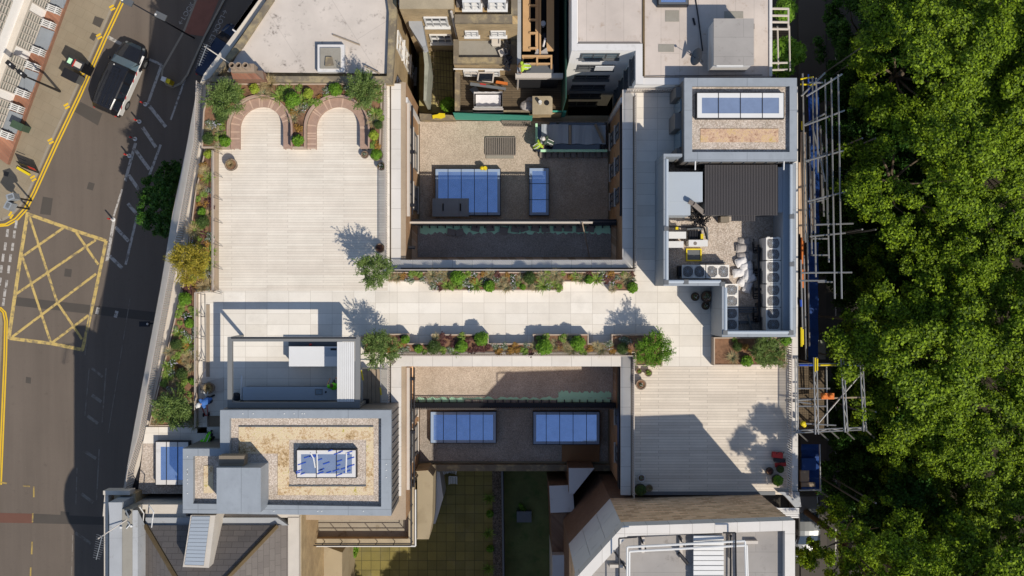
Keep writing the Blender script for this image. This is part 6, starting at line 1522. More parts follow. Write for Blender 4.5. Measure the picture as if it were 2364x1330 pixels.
for k in range(nb_):
    a = -5.1 + k*PT_
    if a + 2.2 > LN: break
    g = MB(); g.prism([fp_(a, .06), fp_(a + 1.3, .06), fp_(a + 1.3, .98), fp_(a, .98)], .502, .6); g.build('shop_ledge', M['grey_metal'], sh2)
    for s_ in (a - .5, a + 1.38):
        g = MB()
        for j in range(4):
            p = fp_(s_ + j*.12 + .03, .52); g.obox(p[0], p[1], math.atan2(nr2.y, nr2.x), .84, .07, .502, .95)
        for j in range(2): g.prism([fp_(s_ - .02, .2 + j*.5), fp_(s_ + .46, .2 + j*.5), fp_(s_ + .46, .28 + j*.5), fp_(s_ - .02, .28 + j*.5)], .95, 1.0)
        g.build('balustrade', M['white'], sh2)
    for z0, hh in ((.72, 2.35), (4.9, 2.5)):
        f = MB(); c0, c1 = a - .5, a + 1.8
        nv, nh = 5, 7
        for j in range(nv + 1): t = c0 + (c1-c0)*j/nv; f.prism([fp_(t - .035, .01), fp_(t + .035, .01), fp_(t + .035, .08), fp_(t - .035, .08)], z0, z0 + hh)
        for j in range(nh + 1): zz = z0 + hh*j/nh; f.prism([fp_(c0 + .036, .012), fp_(c1 - .036, .012), fp_(c1 - .036, .07), fp_(c0 + .036, .07)], zz - .025, zz + .025)
        o = f.build('window', M['trim'], sh2); g = MB(); g.quad([(*fp_(c0, .006), z0), (*fp_(c1, .006), z0), (*fp_(c1, .006), z0 + hh), (*fp_(c0, .006), z0 + hh)]); g.build('pane', M['glass_s'], o)
# ================================================================ VEHICLES
def car(name, label, cx, cy, ang, st, mats, L_, roof_rails=False, panel=None, z=0.01, body='black'):
    """lofted car; st = stations (x, half width, z low, z belt, z roof, roof half width)"""
    th = thing(name, label, 'car', (cx, cy, z)); c, s = math.cos(ang), math.sin(ang)
    def tr(p): return (cx + p[0]*c - p[1]*s, cy + p[0]*s + p[1]*c, z + p[2])
    rows = []
    for x, hw, zl, zb, zr, rw in st:
        half = [(hw*.86, zl), (hw*.98, zl + .18), (hw, (zl + zb)/2), (hw*.99, zb - .08), (hw*.95, zb), (rw + .01, zr - .05), (rw*.9, zr), (rw*.45, zr + .025), (0, zr + .03)]
        rows.append([(x, y, zz) for y, zz in half] + [(x, -y, zz) for y, zz in half[-2::-1]])
    g = MB(); nk = len(rows[0])
    for a, b in zip(rows, rows[1:]):
        for k in range(nk - 1): g.quad([tr(a[k]), tr(a[k+1]), tr(b[k+1]), tr(b[k])])
    g.quad([tr(p) for p in rows[0]][::-1]); g.quad([tr(p) for p in rows[-1]])
    bd = g.build('body', M[body], th, smooth=False)
    def win(i, ks, u0=0, u1=1, off=.012, m='glass_d', nm='window'):
        g = MB(); a, b = rows[i], rows[i+1]
        for k in ks:
            q = []
            for (r, kk, uu) in ((0, k, u0), (0, k+1, u0), (0, k+1, u1), (0, k, u1)):
                p = Vector(a[kk]).lerp(Vector(b[kk]), uu); q.append(p)
            n = (q[1]-q[0]).cross(q[3]-q[0]); n.normalize()
            if n.z < 0: n = -n
            g.quad([tr(p + n*off) for p in q])
        return g.build(nm, M[m], th)
    return th, rows, tr, win
def wheel(th, tr, x, y, r=.34, w=.22):
    a, b = Vector(tr((x, y - w/2, r))), Vector(tr((x, y + w/2, r))); g = MB(); g.tube(a, b, r, 20); t = g.build('wheel', M['tyre'], th)
    g = MB(); d = (b - a).normalized(); g.tube(a - d*.01, b + d*.01, r*.6, 12); g.build('rim', M['silver'], t)
# black taxi: nose points to the upper right
p0, p1 = Vector(W(245,252,.9)), Vector(W(309,108,.9)); ang = math.atan2(p1.y - p0.y, p1.x - p0.x); ctr = (p0 + p1)/2
st = [(-2.42,.80,.35,.75,.95,.66),(-2.38,.90,.28,.95,1.45,.64),(-2.15,.94,.25,1.0,1.80,.66),(-1.4,.95,.24,1.02,1.88,.70),(-.2,.95,.24,1.03,1.90,.71),(.55,.95,.24,1.03,1.84,.69),(.72,.95,.24,1.03,1.76,.67),(1.32,.93,.25,1.05,1.12,.74),(1.7,.91,.26,1.0,1.05,.72),(2.2,.85,.28,.88,.95,.62),(2.42,.70,.32,.70,.78,.45)]
tx, rows, tr, win = car('taxi_cab', 'black cab with a white side panel driving beside the yellow lines', ctr.x, ctr.y, ang, st, None, 4.86)
wd_ = win(6, range(4, 12), .08, .92, .014, 'glass_b', 'windscreen')
for i, nm in ((2,'window'),(3,'window'),(4,'window')): win(i, (4,), .08, .94); win(i, (11,), .08, .94)
win(0, range(5, 11), .1, .9, .012, 'glass_d', 'rear_window')
g = MB()
for y in (-.5, -.28, 0, .28, .5): g.tube(tr((-2.05, y, 1.9)), tr((.1, y, 1.945 if abs(y) < .3 else 1.93)), .018, 4)
g.build('roof_rib', M['dark'], tx)
g = MB(); g.prism([tr((.3,-.22,0))[:2], tr((.3,.22,0))[:2], tr((.48,.22,0))[:2], tr((.48,-.22,0))[:2]], 1.86, 1.98); g.build('roof_sign', M['black'], tx)
g = MB(); q = [tr((-2.2,-.965,.4)), tr((1.0,-.965,.4)), tr((1.0,-.965,1.02)), tr((-2.2,-.965,1.02))]; g.quad(q); q2 = [tr((a, -.97, z)) for a, z in ((-2.2,1.02),(1.0,1.02),(1.0,1.03),(-2.2,1.03))]
g.quad([tr((-2.3,-.955,.98)), tr((1.05,-.955,.99)), tr((1.05,-.89,1.05)), tr((-2.3,-.89,1.05))]); g.quad([tr((1.05,-.955,1.0)), tr((1.9,-.92,.95)), tr((1.9,-.8,1.03)), tr((1.05,-.87,1.07))]); g.build('side_panel', M['white'], tx)
g = MB()
for x in (-1.7, -1.0, .2, .7): g.obox(*tr((x,-.93,0))[:2], ang + .3, .3, .05, 1.052, 1.058)
g.build('side_lettering', M['red'], tx)
for x in (-1.45, 1.5):
    for y in (-.86, .86): wheel(tx, tr, x, y)
for y in (-.6, .6):
    g = MB(); g.sphere(tr((2.3, y, .72)), .13, 8, 5); g.build('headlight', M['silver'], tx); g = MB(); g.sphere(tr((-2.36, y*1.25, .9)), .1, 8, 5); g.build('tail_light', M['red'], tx)
    g = MB(); g.sphere(tr((.95, y/.6*1.08, 1.1)), .11, 8, 5, (.7, 1, .8)); g.build('wing_mirror', M['black'], tx)
g = MB(); g.sphere(tr((.62, .3, 1.86)), .05, 6, 4); g.build('roof_lamp', M['white'], tx)
# dark blue van under the cornice
p0, p1 = Vector(W(472,178,1.5)), Vector(W(545,62,1.5)); a2 = math.atan2(p1.y - p0.y, p1.x - p0.x); c2 = (p0 + p1)/2 
vs = [(-2.0,.8,.35,.9,1.5,.6),(-1.9,.9,.28,1.0,1.8,.66),(-1.0,.92,.25,1.05,1.88,.7),(.4,.92,.25,1.05,1.86,.7),(.65,.92,.25,1.05,1.78,.67),(1.25,.9,.26,1.05,1.13,.74),(1.8,.84,.28,.92,1.0,.6),(2.0,.7,.32,.7,.8,.45)]
vn, rows, tr, win = car('parked_van', 'dark blue van in deep shade beside the red paved island', c2.x, c2.y, a2, vs, None, 4, body='navy')
win(4, range(4, 12), .08, .92, .014, 'glass_d', 'windscreen'); win(1, (4,), .1, .9); win(1, (11,), .1, .9); win(2, (4,), .05, .95); win(2, (11,), .05, .95)
g = MB()
for y in (-.62, .62): g.tube(tr((-1.7, y, 1.93)), tr((.4, y, 1.93)), .025, 5)
g.build('roof_rail', M['silver'], vn)
for x in (-1.2, 1.25):
    for y in (-.84, .84): wheel(vn, tr, x, y)
for y in (-.58, .58):
    g = MB(); g.sphere(tr((1.9, y, .72)), .12, 8, 5); g.build('headlight', M['silver'], vn); g = MB(); g.sphere(tr((-1.98, y*1.2, 1.0)), .09, 8, 5); g.build('tail_light', M['red'], vn)
# silver car kerbside at the bottom right
p0, p1 = Vector(W(1862,1140,1)), Vector(W(1864,1296,1)); a3 = math.atan2(p1.y - p0.y, p1.x - p0.x); c3 = (p0 + p1)/2
cs = [(-2.2,.75,.35,.85,1.1,.55),(-2.1,.86,.28,.92,1.4,.6),(-1.4,.9,.25,.95,1.5,.64),(.1,.9,.25,.95,1.52,.65),(.4,.9,.25,.95,1.46,.63),(1.1,.88,.26,.95,1.02,.7),(1.8,.82,.28,.84,.92,.58),(2.2,.66,.32,.62,.72,.4)]
cr, rows, tr, win = car('parked_car', 'silver estate car parked under the trees beside the tall white coped block', c3.x, c3.y, a3, cs, None, 4.4, body='silver')
win(4, range(4, 12), .08, .92, .014, 'glass_d', 'windscreen'); win(1, (4,), .1, .9); win(1, (11,), .1, .9); win(2, (4,), .05, .95); win(2, (11,), .05, .95); win(2, (6, 7, 8, 9), .2, .6, .01, 'glass_d', 'sunroof')
for x in (-1.35, 1.4):
    for y in (-.8, .8): wheel(cr, tr, x, y, .32)
for y in (-.56, .56):
    g = MB(); g.sphere(tr((2.05, y, .68)), .12, 8, 5); g.build('headlight', M['white'], cr); g = MB(); g.sphere(tr((-2.15, y*1.2, .85)), .09, 8, 5); g.build('tail_light', M['red'], cr)

# ================================================================ STREET FURNITURE
def lamp(name, label, base, h, arm, heads, m='dark'):
    th = thing(name, label, 'street lamp', base); g = MB(); top = Vector((base[0], base[1], base[2] + h)); g.tube(base, top, .09, 8, .05); 
    g.build('post', M[m], th); g = MB(); e = top + Vector((arm[0], arm[1], .15)); g.tube(tuple(top), tuple(e), .045, 6); g.build('arm', M[m], th)
    for f in heads:
        p = top.lerp(e, f); d = (e - top).normalized(); g = MB(); a = math.atan2(d.y, d.x)
        g.obox(p.x, p.y, a, .62, .28, p.z - .06, p.z + .07); hd = g.build('lamp_head', M[m], th); g = MB(); g.sphere((p.x, p.y, p.z + .09), .06, 8, 5); g.build('sensor', M['white'], hd)
    return th
# the pole stands on the traffic island and leans out of the picture plane by perspective
th = thing('street_lamp', 'long armed dark lamp reaching over the road above the taxi', 'street lamp', W3(430,78,.11)); g = MB(); t0 = Vector(W3(352,34,7.0)); g.tube(W3(448,88,.11), tuple(t0), .06, 6, .045); g.build('post', M['dark'], th)
g = MB(); t1 = Vector(W3(296,2,7.4)); g.tube(tuple(t0), tuple(t1), .04, 6); g.build('arm', M['dark'], th)
for p in (Vector(W3(371,37,6.9)), Vector(W3(294,4,7.4))):
    g = MB(); g.obox(p.x, p.y, -.45, .7, .36, p.z - .07, p.z + .05); hd = g.build('lamp_head', M['grey_metal2'], th); g = MB(); g.sphere((p.x - .28, p.y + .08, p.z + .08), .07, 8, 5); g.build('sensor', M['white'], hd)
lamp('street_lamp', 'slim dark lamp on the far footway casting a long shadow', W3(138,211,.12), 5.0, (-.9, .75), (.2, .9))
th = thing('street_lamp', 'dark lamp head on a short arm projecting below the terrace wall', 'street lamp', W3(352,747,3)); g = MB(); g.tube(W3(385,744,5.2), W3(336,748,5.6), .05, 6); g.build('arm', M['dark'], th); g = MB(); p = W3(334,748,5.6); g.obox(p[0], p[1], 0, .62, .32, p[2] - .07, p[2] + .08); hd = g.build('lamp_head', M['dark'], th); g = MB(); g.sphere((p[0] + .2, p[1], p[2] + .1), .07, 8, 5); g.build('sensor', M['white'], hd)
def bollard(px, py, label):
    x, y = W(px, py, 0); th = thing('traffic_bollard', label, 'bollard', (x, y, .01), 'slim red and white bollards along the hatched lane'); g = MB()
    g.lathe(x, y, [(.14,.01),(.14,.04),(.06,.06),(.055,.35)], 10); g.build('base', M['white'], th); g = MB(); g.lathe(x, y, [(.055,.352),(.06,.62)], 10); g.build('band', M['white'], th); g = MB(); g.lathe(x, y, [(.056,.622),(.05,.98),(.02,1.0)], 10); g.build('post', M['red'], th)
for k, (px, py) in enumerate(((336,241),(322,281),(312,321),(299,360),(262,507))):
    bollard(px, py, ('red topped bollard just behind the taxi', 'red topped bollard second from the taxi', 'red topped bollard at the tree shadow, third from the taxi', 'red topped bollard half in shade beside the double white lines', 'red topped bollard standing alone at the shadow edge near the yellow box')[k])
th = thing('island_sign', 'low bollard sign with white and yellow faces at the island tip', 'bollard', W3(387,187,.11)); g = MB(); p = W(382,185,.6); g.obox(p[0], p[1], -.35, .32, .28, .11, 1.0); g.build('sign_face', M['white'], th); p = W(391,189,.6); g = MB(); g.obox(p[0], p[1], -.35, .3, .28, .11, .95); g.build('sign_back', M['yellow'], th)
th = thing('street_kiosk', 'black kiosk with bright green and cream screens on the far footway', 'kiosk', W3(174,148,.12)); x, y = W(172,146,1.7); g = MB(); ka = R_(-27); g.obox(x, y, ka, 1.2, .62, .12, 1.7); g.build('casing', M['black'], th)
for dx, dw, m in ((-.34, .26, 'membrane'), (.22, .5, 'stone')): g = MB(); g.obox(x + dx*math.cos(ka), y + dx*math.sin(ka), ka, dw, .34, 1.7, 1.715); g.build('roof_panel', M[m], th)
g = MB(); g.obox(x - .03, y + .01, ka, .08, .5, 1.7, 1.72); g.build('stripe', M['red'], th)
g = MB(); x, y = W(162,174,1.2); g.obox(x, y, ka, 1.0, .56, .12, 1.2); th = thing('street_cabinet', 'dark grey cabinet just below the kiosk on the far footway', 'cabinet', (x, y, .12)); g.build('casing', M['grey_metal2'], th); g = MB(); g.obox(x, y, ka, 1.06, .62, 1.2, 1.25); g.build('lid', M['dark'], th)
th = thing('green_cabinet', 'dull green cabinet on the footway against the shop front', 'cabinet', W3(40,290,.12)); x, y = W(40,290,1.2); g = MB(); g.obox(x, y, R_(-25), .75, .42, .12, 1.25); g.build('casing', M['green_p'], th); g = MB(); g.obox(x, y, R_(-25), .8, .47, 1.25, 1.3); g.build('lid', M['green_p'], th)
th = thing('advertising_board', 'leaning board of dark and red panels on a yellow foot at the street corner', 'sign', W3(58,385,.12)); 
g = MB(); a, c = Vector(W3(38,372,1.1)), Vector(W3(80,388,1.1)); g.quad([tuple(a), tuple(c), (c.x - .1, c.y - .25, .2), (a.x - .1, a.y - .25, .2)]); g.build('panel', M['dark'], th)
g = MB(); a2_, c2_ = a.lerp(c, .55), a.lerp(c, .95); g.quad([(a2_.x, a2_.y, 1.112), (c2_.x, c2_.y, 1.112), (c2_.x - .06, c2_.y - .16, .56), (a2_.x - .06, a2_.y - .16, .56)]); g.build('poster', M['red'], th)
g = MB(); g.path([tuple(a), tuple(c), (c.x - .1, c.y - .25, .2), (a.x - .1, a.y - .25, .2), tuple(a)], .03, 5); g.path([W3(40,363,.9), W3(60,372,.95)], .025, 5); g.build('frame', M['dark'], th)
g = MB(); p = W3(53,395,.3); g.obox(p[0], p[1], R_(-30), .95, .16, .12, .3); g.build('foot', M['yellow'], th)
for k, (px, py) in enumerate(((32,456),(26,476))):
    th = thing('signal_head', ('upper grey box on the corner poles','lower grey box on the corner poles by the yellow line')[k], 'traffic signal', W3(px, py, .12)); x, y = W(px, py, 2.6); g = MB(); g.obox(x, y, .3 + k*.8, .5, .4, 2.3, 3.1); g.build('housing', M['grey_metal'], th); g = MB(); g.tube((x, y, .12), (x, y, 2.3), .06, 8); g.build('post', M['dark'], th); g = MB(); g.obox(x + .02, y, .3 + k*.8, .3, .2, 3.1, 3.13); g.build('cap', M['silver'], th)

# street trees
def street_tree(name, label, px, py, z0, h, r, nl, leaf, mat, seed, lobes_n=46, flat=.8, group=None):
    rng = np.random.default_rng(seed); x, y = W(px, py, h*.8); th = thing(name, label, 'tree', (x, y, z0), group); g = MB()
    g.tube((x, y, z0), (x, y, h*.45), .26, 10, .18); brs = []; 
    for k in range(8):
        a = 2*math.pi*k/8 + rng.random(); p = Vector((x, y, h*.4)); d = Vector((math.cos(a)*.8, math.sin(a)*.8, .8)).normalized()
        for s_ in range(3): q = p + d*r*.36; g.tube(p, q, .1*(1 - s_*.28), 6, .1*(1 - (s_+1)*.28)); p = q; d = (d + Vector((rng.normal()*.3, rng.normal()*.3, .1))).normalized()
    g.build('trunk', M['bark'], th); lobes = []
    nbg = 17; per = max(3, lobes_n//nbg)
    for k in range(nbg):
        a = k*2.4 + rng.random()*.6; f = math.sqrt((k + .5)/nbg); d = r*f*.95; top = h*(1 - .3*f*f) - rng.random()**2*h*.34; br = r*rng.uniform(.17, .32)
        for j in range(per):
            b1 = rng.random()*6.28; e = br*rng.random()**.5*1.35; lobes.append((math.cos(a)*d + math.cos(b1)*e, math.sin(a)*d + math.sin(b1)*e, top - z0 - e*.5 - rng.random()*.3*r*.3, br*(.22 + .3*rng.random())))
    for k in range(34):
        a = rng.random()*6.28; d = r*rng.uniform(.7, 1.15); lobes.append((math.cos(a)*d, math.sin(a)*d, h*rng.uniform(.42, .7) - z0, r*.09))
    V, Fq = leaf_mesh(rng, lobes, nl, leaf, .3, .4, flat, .7, .3); np_mesh('crown', V, Fq, M[mat], th); return th
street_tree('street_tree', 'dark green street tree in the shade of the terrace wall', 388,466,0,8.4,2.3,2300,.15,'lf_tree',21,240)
PG = 'plane trees filling the street beyond the scaffold'
pt = [(2340,60,17,3.6,'A'),(2190,110,19,3.5,'B'),(2040,60,6.5,2.8,'C'),(2345,320,15,3.3,'C'),(2185,385,20,3.4,'A'),(2020,330,6,2.4,'B'),(2345,590,15,3.4,'B'),(2175,650,15,2.9,'C'),(2020,590,5.5,2.3,'A'),
      (2330,850,16,3.7,'A'),(2150,830,18,3.7,'B'),(2330,1110,13,3.2,'C'),(2180,1010,16,3.1,'A'),(2070,1120,6.5,2.8,'B'),(2170,1250,9,3.2,'C'),(2345,1310,11,3.5,'B'),(2084,1352,23,2.8,'A'),(2020,960,6,2.2,'C'),(2050,215,7,2.7,'A'),(2440,700,16,4,'C'),(2440,200,17,4,'B'),(2420,1430,20,4.2,'A'),(2050,500,7,2.6,'B'),(2230,1430,20,3.8,'C'),(2115,40,11,2.6,'B'),(2110,300,11,2.6,'C'),(2105,510,10.5,2.6,'A'),(2100,690,10.5,2.4,'B'),(2110,960,11,2.6,'C'),(2105,1170,10,2.4,'A')]
pl_lab = ['in the top corner away from the scaffold','second from the top corner of the street','at the top of the street','on the far edge level with the pale pavilion roof','with the brightest top beside the upper scaffold','beside the upper scaffold tubes','on the far edge level with the condensers','level with the condensers behind the blue sheeting','beside the long blue sheeting','tall and bright on the far edge level with the lower scaffold','bright crown reaching the lower scaffold truss','on the far edge level with the smaller deck','bright crown just below the lower scaffold truss','opposite the smaller deck','dim crown opposite the white coped block','in the bottom corner away from the scaffold','low dark boughs beside the silver car','under the scaffold truss','between the upper scaffold top and the street','beyond the frame level with the condensers','beyond the frame near the top','beyond the frame past the bottom corner','beside the loose scaffold tube ends','tall crown beyond the bottom edge of the frame','of middle height at the top of the second row','of middle height level with the pale pavilion rooflight','of middle height level with the corrugated shed','of middle height level with the blue sheeting','of middle height at the lower scaffold truss','of middle height level with the shaded end of the smaller deck']
crowns = {}
LOW = {2, 5, 8, 13, 17, 18, 22, 24, 25, 26, 27, 28, 29}  # these crowns take a darker leaf, their shade put into the colour
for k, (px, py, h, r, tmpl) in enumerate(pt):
    lab = ('shade coloured tree ' if k in LOW else 'plane tree ') + pl_lab[k]
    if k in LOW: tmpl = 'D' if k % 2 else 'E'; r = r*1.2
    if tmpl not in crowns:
        t = street_tree('shaded_tree' if k in LOW else 'plane_tree', lab, px, py, 0, h, r, 1900, .15, 'lf_tree' if k in LOW else 'lf_plane', 30 + k, 240, .7, 'shade coloured trees between the scaffold and the plane trees' if k in LOW else PG); crowns[tmpl] = (t, h, r)
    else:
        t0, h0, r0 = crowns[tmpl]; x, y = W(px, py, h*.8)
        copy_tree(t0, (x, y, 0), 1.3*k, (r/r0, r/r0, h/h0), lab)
for gx, gy, gs, gl in ((-7.5, -26.5, .8, 'tall garden tree past the bottom edge of the yard'), (-.5, -27.5, .75, 'tall garden tree past the bottom edge of the mossy garden')):
    copy_tree(crowns['B'][0], (gx, gy, 0), 2.0 + gx, (gs, gs, .78), gl)['group'] = 'garden trees south of the yards'
# the trunk mesh was built in world space around the thing, so copies share it unchanged

# ================================================================ SCAFFOLD
sc = thing('scaffold', 'tall tube scaffold with blue sheeting and boards on the street face', 'scaffold', W3(1880,600,0))
def pole(p, q, m='steel', r=.05, nm='pole'): g = MB(); g.tube(p, q, r, 6); return g.build(nm, M[m], sc)
for x, ya, yb, z, m in ((1853,170,560,11.5,'steel'),(1876,178,640,11.8,'steel'),(1884,180,400,12,'steel'),(1905,184,520,12,'steel'),(1919,180,690,12.6,'steel'),(1935,172,690,12.8,'steel'),(1866,172,300,9.5,'blue_band'),(1894,290,470,10,'steel'),(1860,310,600,11.3,'steel'),(1869,315,590,11,'steel'),(1898,330,500,11.2,'steel'),(1908,320,606,11.4,'steel'),(1849,600,778,11.3,'steel'),(1856,590,830,11.2,'steel'),(1864,560,800,10.4,'steel')):
    pole(W3(x, ya, z), W3(x + 2 + (yb-ya)*.012, yb, z), m)
for (a, c, z, m) in (((1862,222),(1944,171),12.6,'steel'),((1850,222),(1905,168),11.6,'steel'),((1858,290),(1950,255),12.4,'steel'),((1855,290),(1905,262),11.4,'steel'),((1860,372),(1947,348),12.2,'steel'),((1860,376),(1910,352),11.2,'steel'),((1865,465),(1955,442),12.2,'steel'),((1868,470),(1912,458),11.2,'steel'),((1880,519),(1970,516),12.4,'steel'),((1870,546),(1952,538),12,'steel'),((1874,551),(1912,551),11.5,'steel'),((1872,589),(1912,589),11.5,'steel'),((1850,630),(1967,629),12.6,'steel'),((1846,648),(1908,648),12,'steel'),((1888,651),(1922,651),12,'steel'),((1848,183),(1878,178),11.6,'yellow'),((1848,195),(1885,196),11.4,'yellow'),((1868,191),(1900,191),12,'steel'),((1875,290),(1905,420),11.6,'steel')):
    pole(W3(*a, z), W3(*c, z), m)
for k in range(6):      # standards at the kerb
    for xx in (1858, 1884): pole(W3(xx, 200 + k*176, 0.12), (W3(xx, 200 + k*176, 0.12)[0], W3(xx, 200 + k*176, 0.12)[1], 11.6), 'steel', .05, 'standard')
g = MB()
for k in range(4): x0_, y0_, x1_, y1_ = rc(1843.5 + k*4.8,375 - 70*(k % 2),1847.8 + k*4.8,540 + 8*(k % 3),11.0); g.box(x0_, y0_, x1_, y1_, 10.93, 11.0)
for k in range(2): x0_, y0_, x1_, y1_ = rc(1871 + k*5,395,1875.6 + k*5,520 + k*12,10.4); g.box(x0_, y0_, x1_, y1_, 10.33, 10.4)
g.build('board', M['board'], sc)
g = MB()
for k in range(5): x0_, y0_, x1_, y1_ = rc(1842 + k*5,840,1846.6 + k*5,1000,9.0); g.box(x0_, y0_, x1_, y1_, 8.9, 9.0)
for k in range(7): x0_, y0_, x1_, y1_ = rc(1868 + k*5,842,1872.6 + k*5,1000,8.0); g.box(x0_, y0_, x1_, y1_, 7.9, 8.0)
g.build('board', M['wood_d'], sc)
g = MB(); x0_, y0_, x1_, y1_ = rc(1862,180,1884,560,7.5); 
for a, c, z in (((1868,182),(1890,540),6),((1866,560),(1888,860),7.5),((1868,860),(1886,1000),6.5),((1850,1025),(1893,1132),7.5)):
    x0_, y0_, x1_, y1_ = rc(a[0], a[1], c[0], c[1], z); n = 14
    for k in range(n):
        ya, yb = y0_ + (y1_-y0_)*k/n, y0_ + (y1_-y0_)*(k+1)/n; za, zb = z + .08*math.sin(k*1.9), z + .08*math.sin((k+1)*1.9); g.quad([(x0_, ya, za), (x1_, ya, za + .1), (x1_, yb, zb + .1), (x0_, yb, zb)])
each(g, 'blue_sheeting', M['blue_net'], sc)
g = MB()
for a, c, z in (((1851,545),(1856,620),10.6),((1852,620),(1859,665),10.8)): g.pbox(a[0], a[1], c[0], c[1], z - .2, z)
each(g, 'orange_plank', M['orange'], sc)
for x, ya, yb, m in ((1849,692,708,'blue_band'),(1850,756,800,'yellow'),(1853,760,796,'yellow'),(1852,280,300,'yellow')): pole(W3(x, ya, 11.36), W3(x + .5, yb, 11.36), m, .065, 'pole_band')
g = MB(); g.pbox(1851,1058,1884,1086, 7.7, 8.0); g.build('blue_crate', M['blue_net'], sc)
g = MB(); g.pbox(1848,1086,1868,1112, 7.7, 7.9); g.pbox(1850,1114,1882,1124, 7.7, 7.85); each(g, 'plank_stack', M['wood'], sc)
# lower truss
st_ = thing('scaffold_truss', 'square lattice beam frame projecting over the trees from the scaffold', 'scaffold', W3(1920,910,10))
def lat(p, q, w, m='steel'):
    a, c = Vector(p), Vector(q); d = (c - a).normalized(); s = Vector((-d.y, d.x, 0)).normalized()*w/2; g = MB(); g.tube(a - s, c - s, .04, 6); g.tube(a + s, c + s, .04, 6); n = max(2, int((c-a).length/.6))
    for k in range(n): p0, p1 = a + (c-a)*k/n, a + (c-a)*(k+1)/n; sg = 1 if k % 2 else -1; g.tube(p0 + s*sg, p1 - s*sg, .018, 4)
    g.build('lattice_beam', M[m], st_)
TZ_ = 11.9
lat(W3(1882,825,TZ_), W3(1886,1003,TZ_), .17); lat(W3(1945,828,TZ_), W3(1954,998,TZ_), .15); lat(W3(1988,825,TZ_), W3(1997,996,TZ_), .15); lat(W3(1830,997,TZ_ - .1), W3(2002,989,TZ_ - .1), .13); lat(W3(1838,842,TZ_ - .1), W3(1988,842,TZ_ - .1), .1); lat(W3(1838,825,TZ_), W3(1840,996,TZ_), .12)
def tp(p, q, m='steel', nm='brace'): g = MB(); g.tube(p, q, .045, 6); g.build(nm, M[m], st_)
for a, c in (((1885,982),(1992,858)),((1840,897),(1916,897)),((1840,938),(1908,938)),((1842,924),(1922,920)),((1858,978),(1930,982)),((1908,842),(1910,985)),((1812,924),(1874,932))): tp(W3(*a, TZ_ - .2), W3(*c, TZ_ - .25))
tp(W3(1846,921,TZ_ - .3), W3(1995,917,TZ_ - .3), 'wood', 'plank')
for x, y in ((1840,1000),(1888,998),(1912,994),(1948,996),(1995,993)): tp(W3(x, y - 4, TZ_ - .3), W3(x + 24, y + 18, TZ_ - 2.2), 'steel', 'strut')
for x, ya, yb, m in ((1882,826,858,'yellow'),(1887,828,856,'yellow')): tp(W3(x, ya, TZ_ + .05), W3(x, yb, TZ_ + .05), m, 'tape')
for xa, xb, m in ((1846,1866,'blue_band'),(1894,1930,'yellow'),(1952,1985,'blue_band'),(1868,1882,'blue_band')): tp(W3(xa, 843, TZ_ - .04), W3(xb, 843, TZ_ - .04), m, 'tape')
for p in ((1842,998),(1888,986),(1994,838),(1886,842)): tp(W3(*p, TZ_ - .2), (W3(*p, TZ_ - .2)[0], W3(*p, TZ_ - .2)[1], .12), 'steel', 'standard')
b = MB(); b.pbox(1897,908,1926,922, 11.75, 11.95); b.sphere(W3(1902,914,12.0), .14, 8, 5); b.sphere(W3(1918,914,12.0), .14, 8, 5); tag(b.build('rope_bundle', M['orange'], origin=W3(1911,915,11.7)), 'bundle of rust coloured straps on the truss plank', 'bundle')
b = MB(); b.sphere(W3(1854,978,11.9), .16, 8, 5); b.sphere(W3(1857,982,11.9), .12, 8, 5); tag(b.build('rope_bundle', M['yellow'], origin=W3(1855,979,11.7)), 'small yellow clamp bundle near the deck coping', 'bundle')
b = MB(); b.tube(W3(1890,1132,8), W3(1938,1164,1), .05, 6); b.tube(W3(1892,1026,8), W3(1894,1134,8), .05, 6); b.tube(W3(1845,1132,8), W3(1896,1131,8), .05, 6); tag(b.build('guard_pole', M['steel'], origin=W3(1893,1132,8)), 'slanting pole at the corner of the blue sheeting by the silver car', 'pole')
th = thing('street_cupboard', 'pale green cupboard on the street behind the blue sheeting', 'cabinet', W3(1895,805,.12)); x0_, y0_, x1_, y1_ = rc(1880,787,1904,828,2.2); b = MB(); b.box(x0_, y0_, x1_, y1_, .12, 2.1); b.build('casing', M['render_g'], th); b = MB(); b.box(x0_ - .05, y0_ - .05, x1_ + .05, y1_ + .05, 2.1, 2.2); b.build('lid', M['render_g'], th)
# red machine on the smaller deck
th = thing('sweeper', 'red and black machine parked in shade by the east railing', 'machine', W3(1800,1056,11.3)); x, y = W(1797,1052,11.8); b = MB(); b.obox(x, y, -.1, .56, .3, 11.4, 11.7); b.build('body', M['red'], th); b = MB(); b.obox(x + .12, y - .28, -.1, .6, .2, 11.38, 11.7); b.build('hopper', M['dark'], th); b = MB(); b.obox(x + .2, y - .55, .1, .6, .22, 11.4, 11.5); b.build('tray', M['red'], th)
for sx in (-.22, .22): b = MB(); b.tube((x + sx, y - .05, 11.39), (x + sx + .06, y - .05, 11.39), .085, 10); b.build('wheel', M['tyre'], th)
b = MB(); b.path([(x - .1, y + .1, 11.75), (x - .05, y + .25, 12.1), (x + .25, y + .25, 12.1), (x + .25, y + .1, 11.75)], .02, 5); b.build('handle', M['dark'], th)
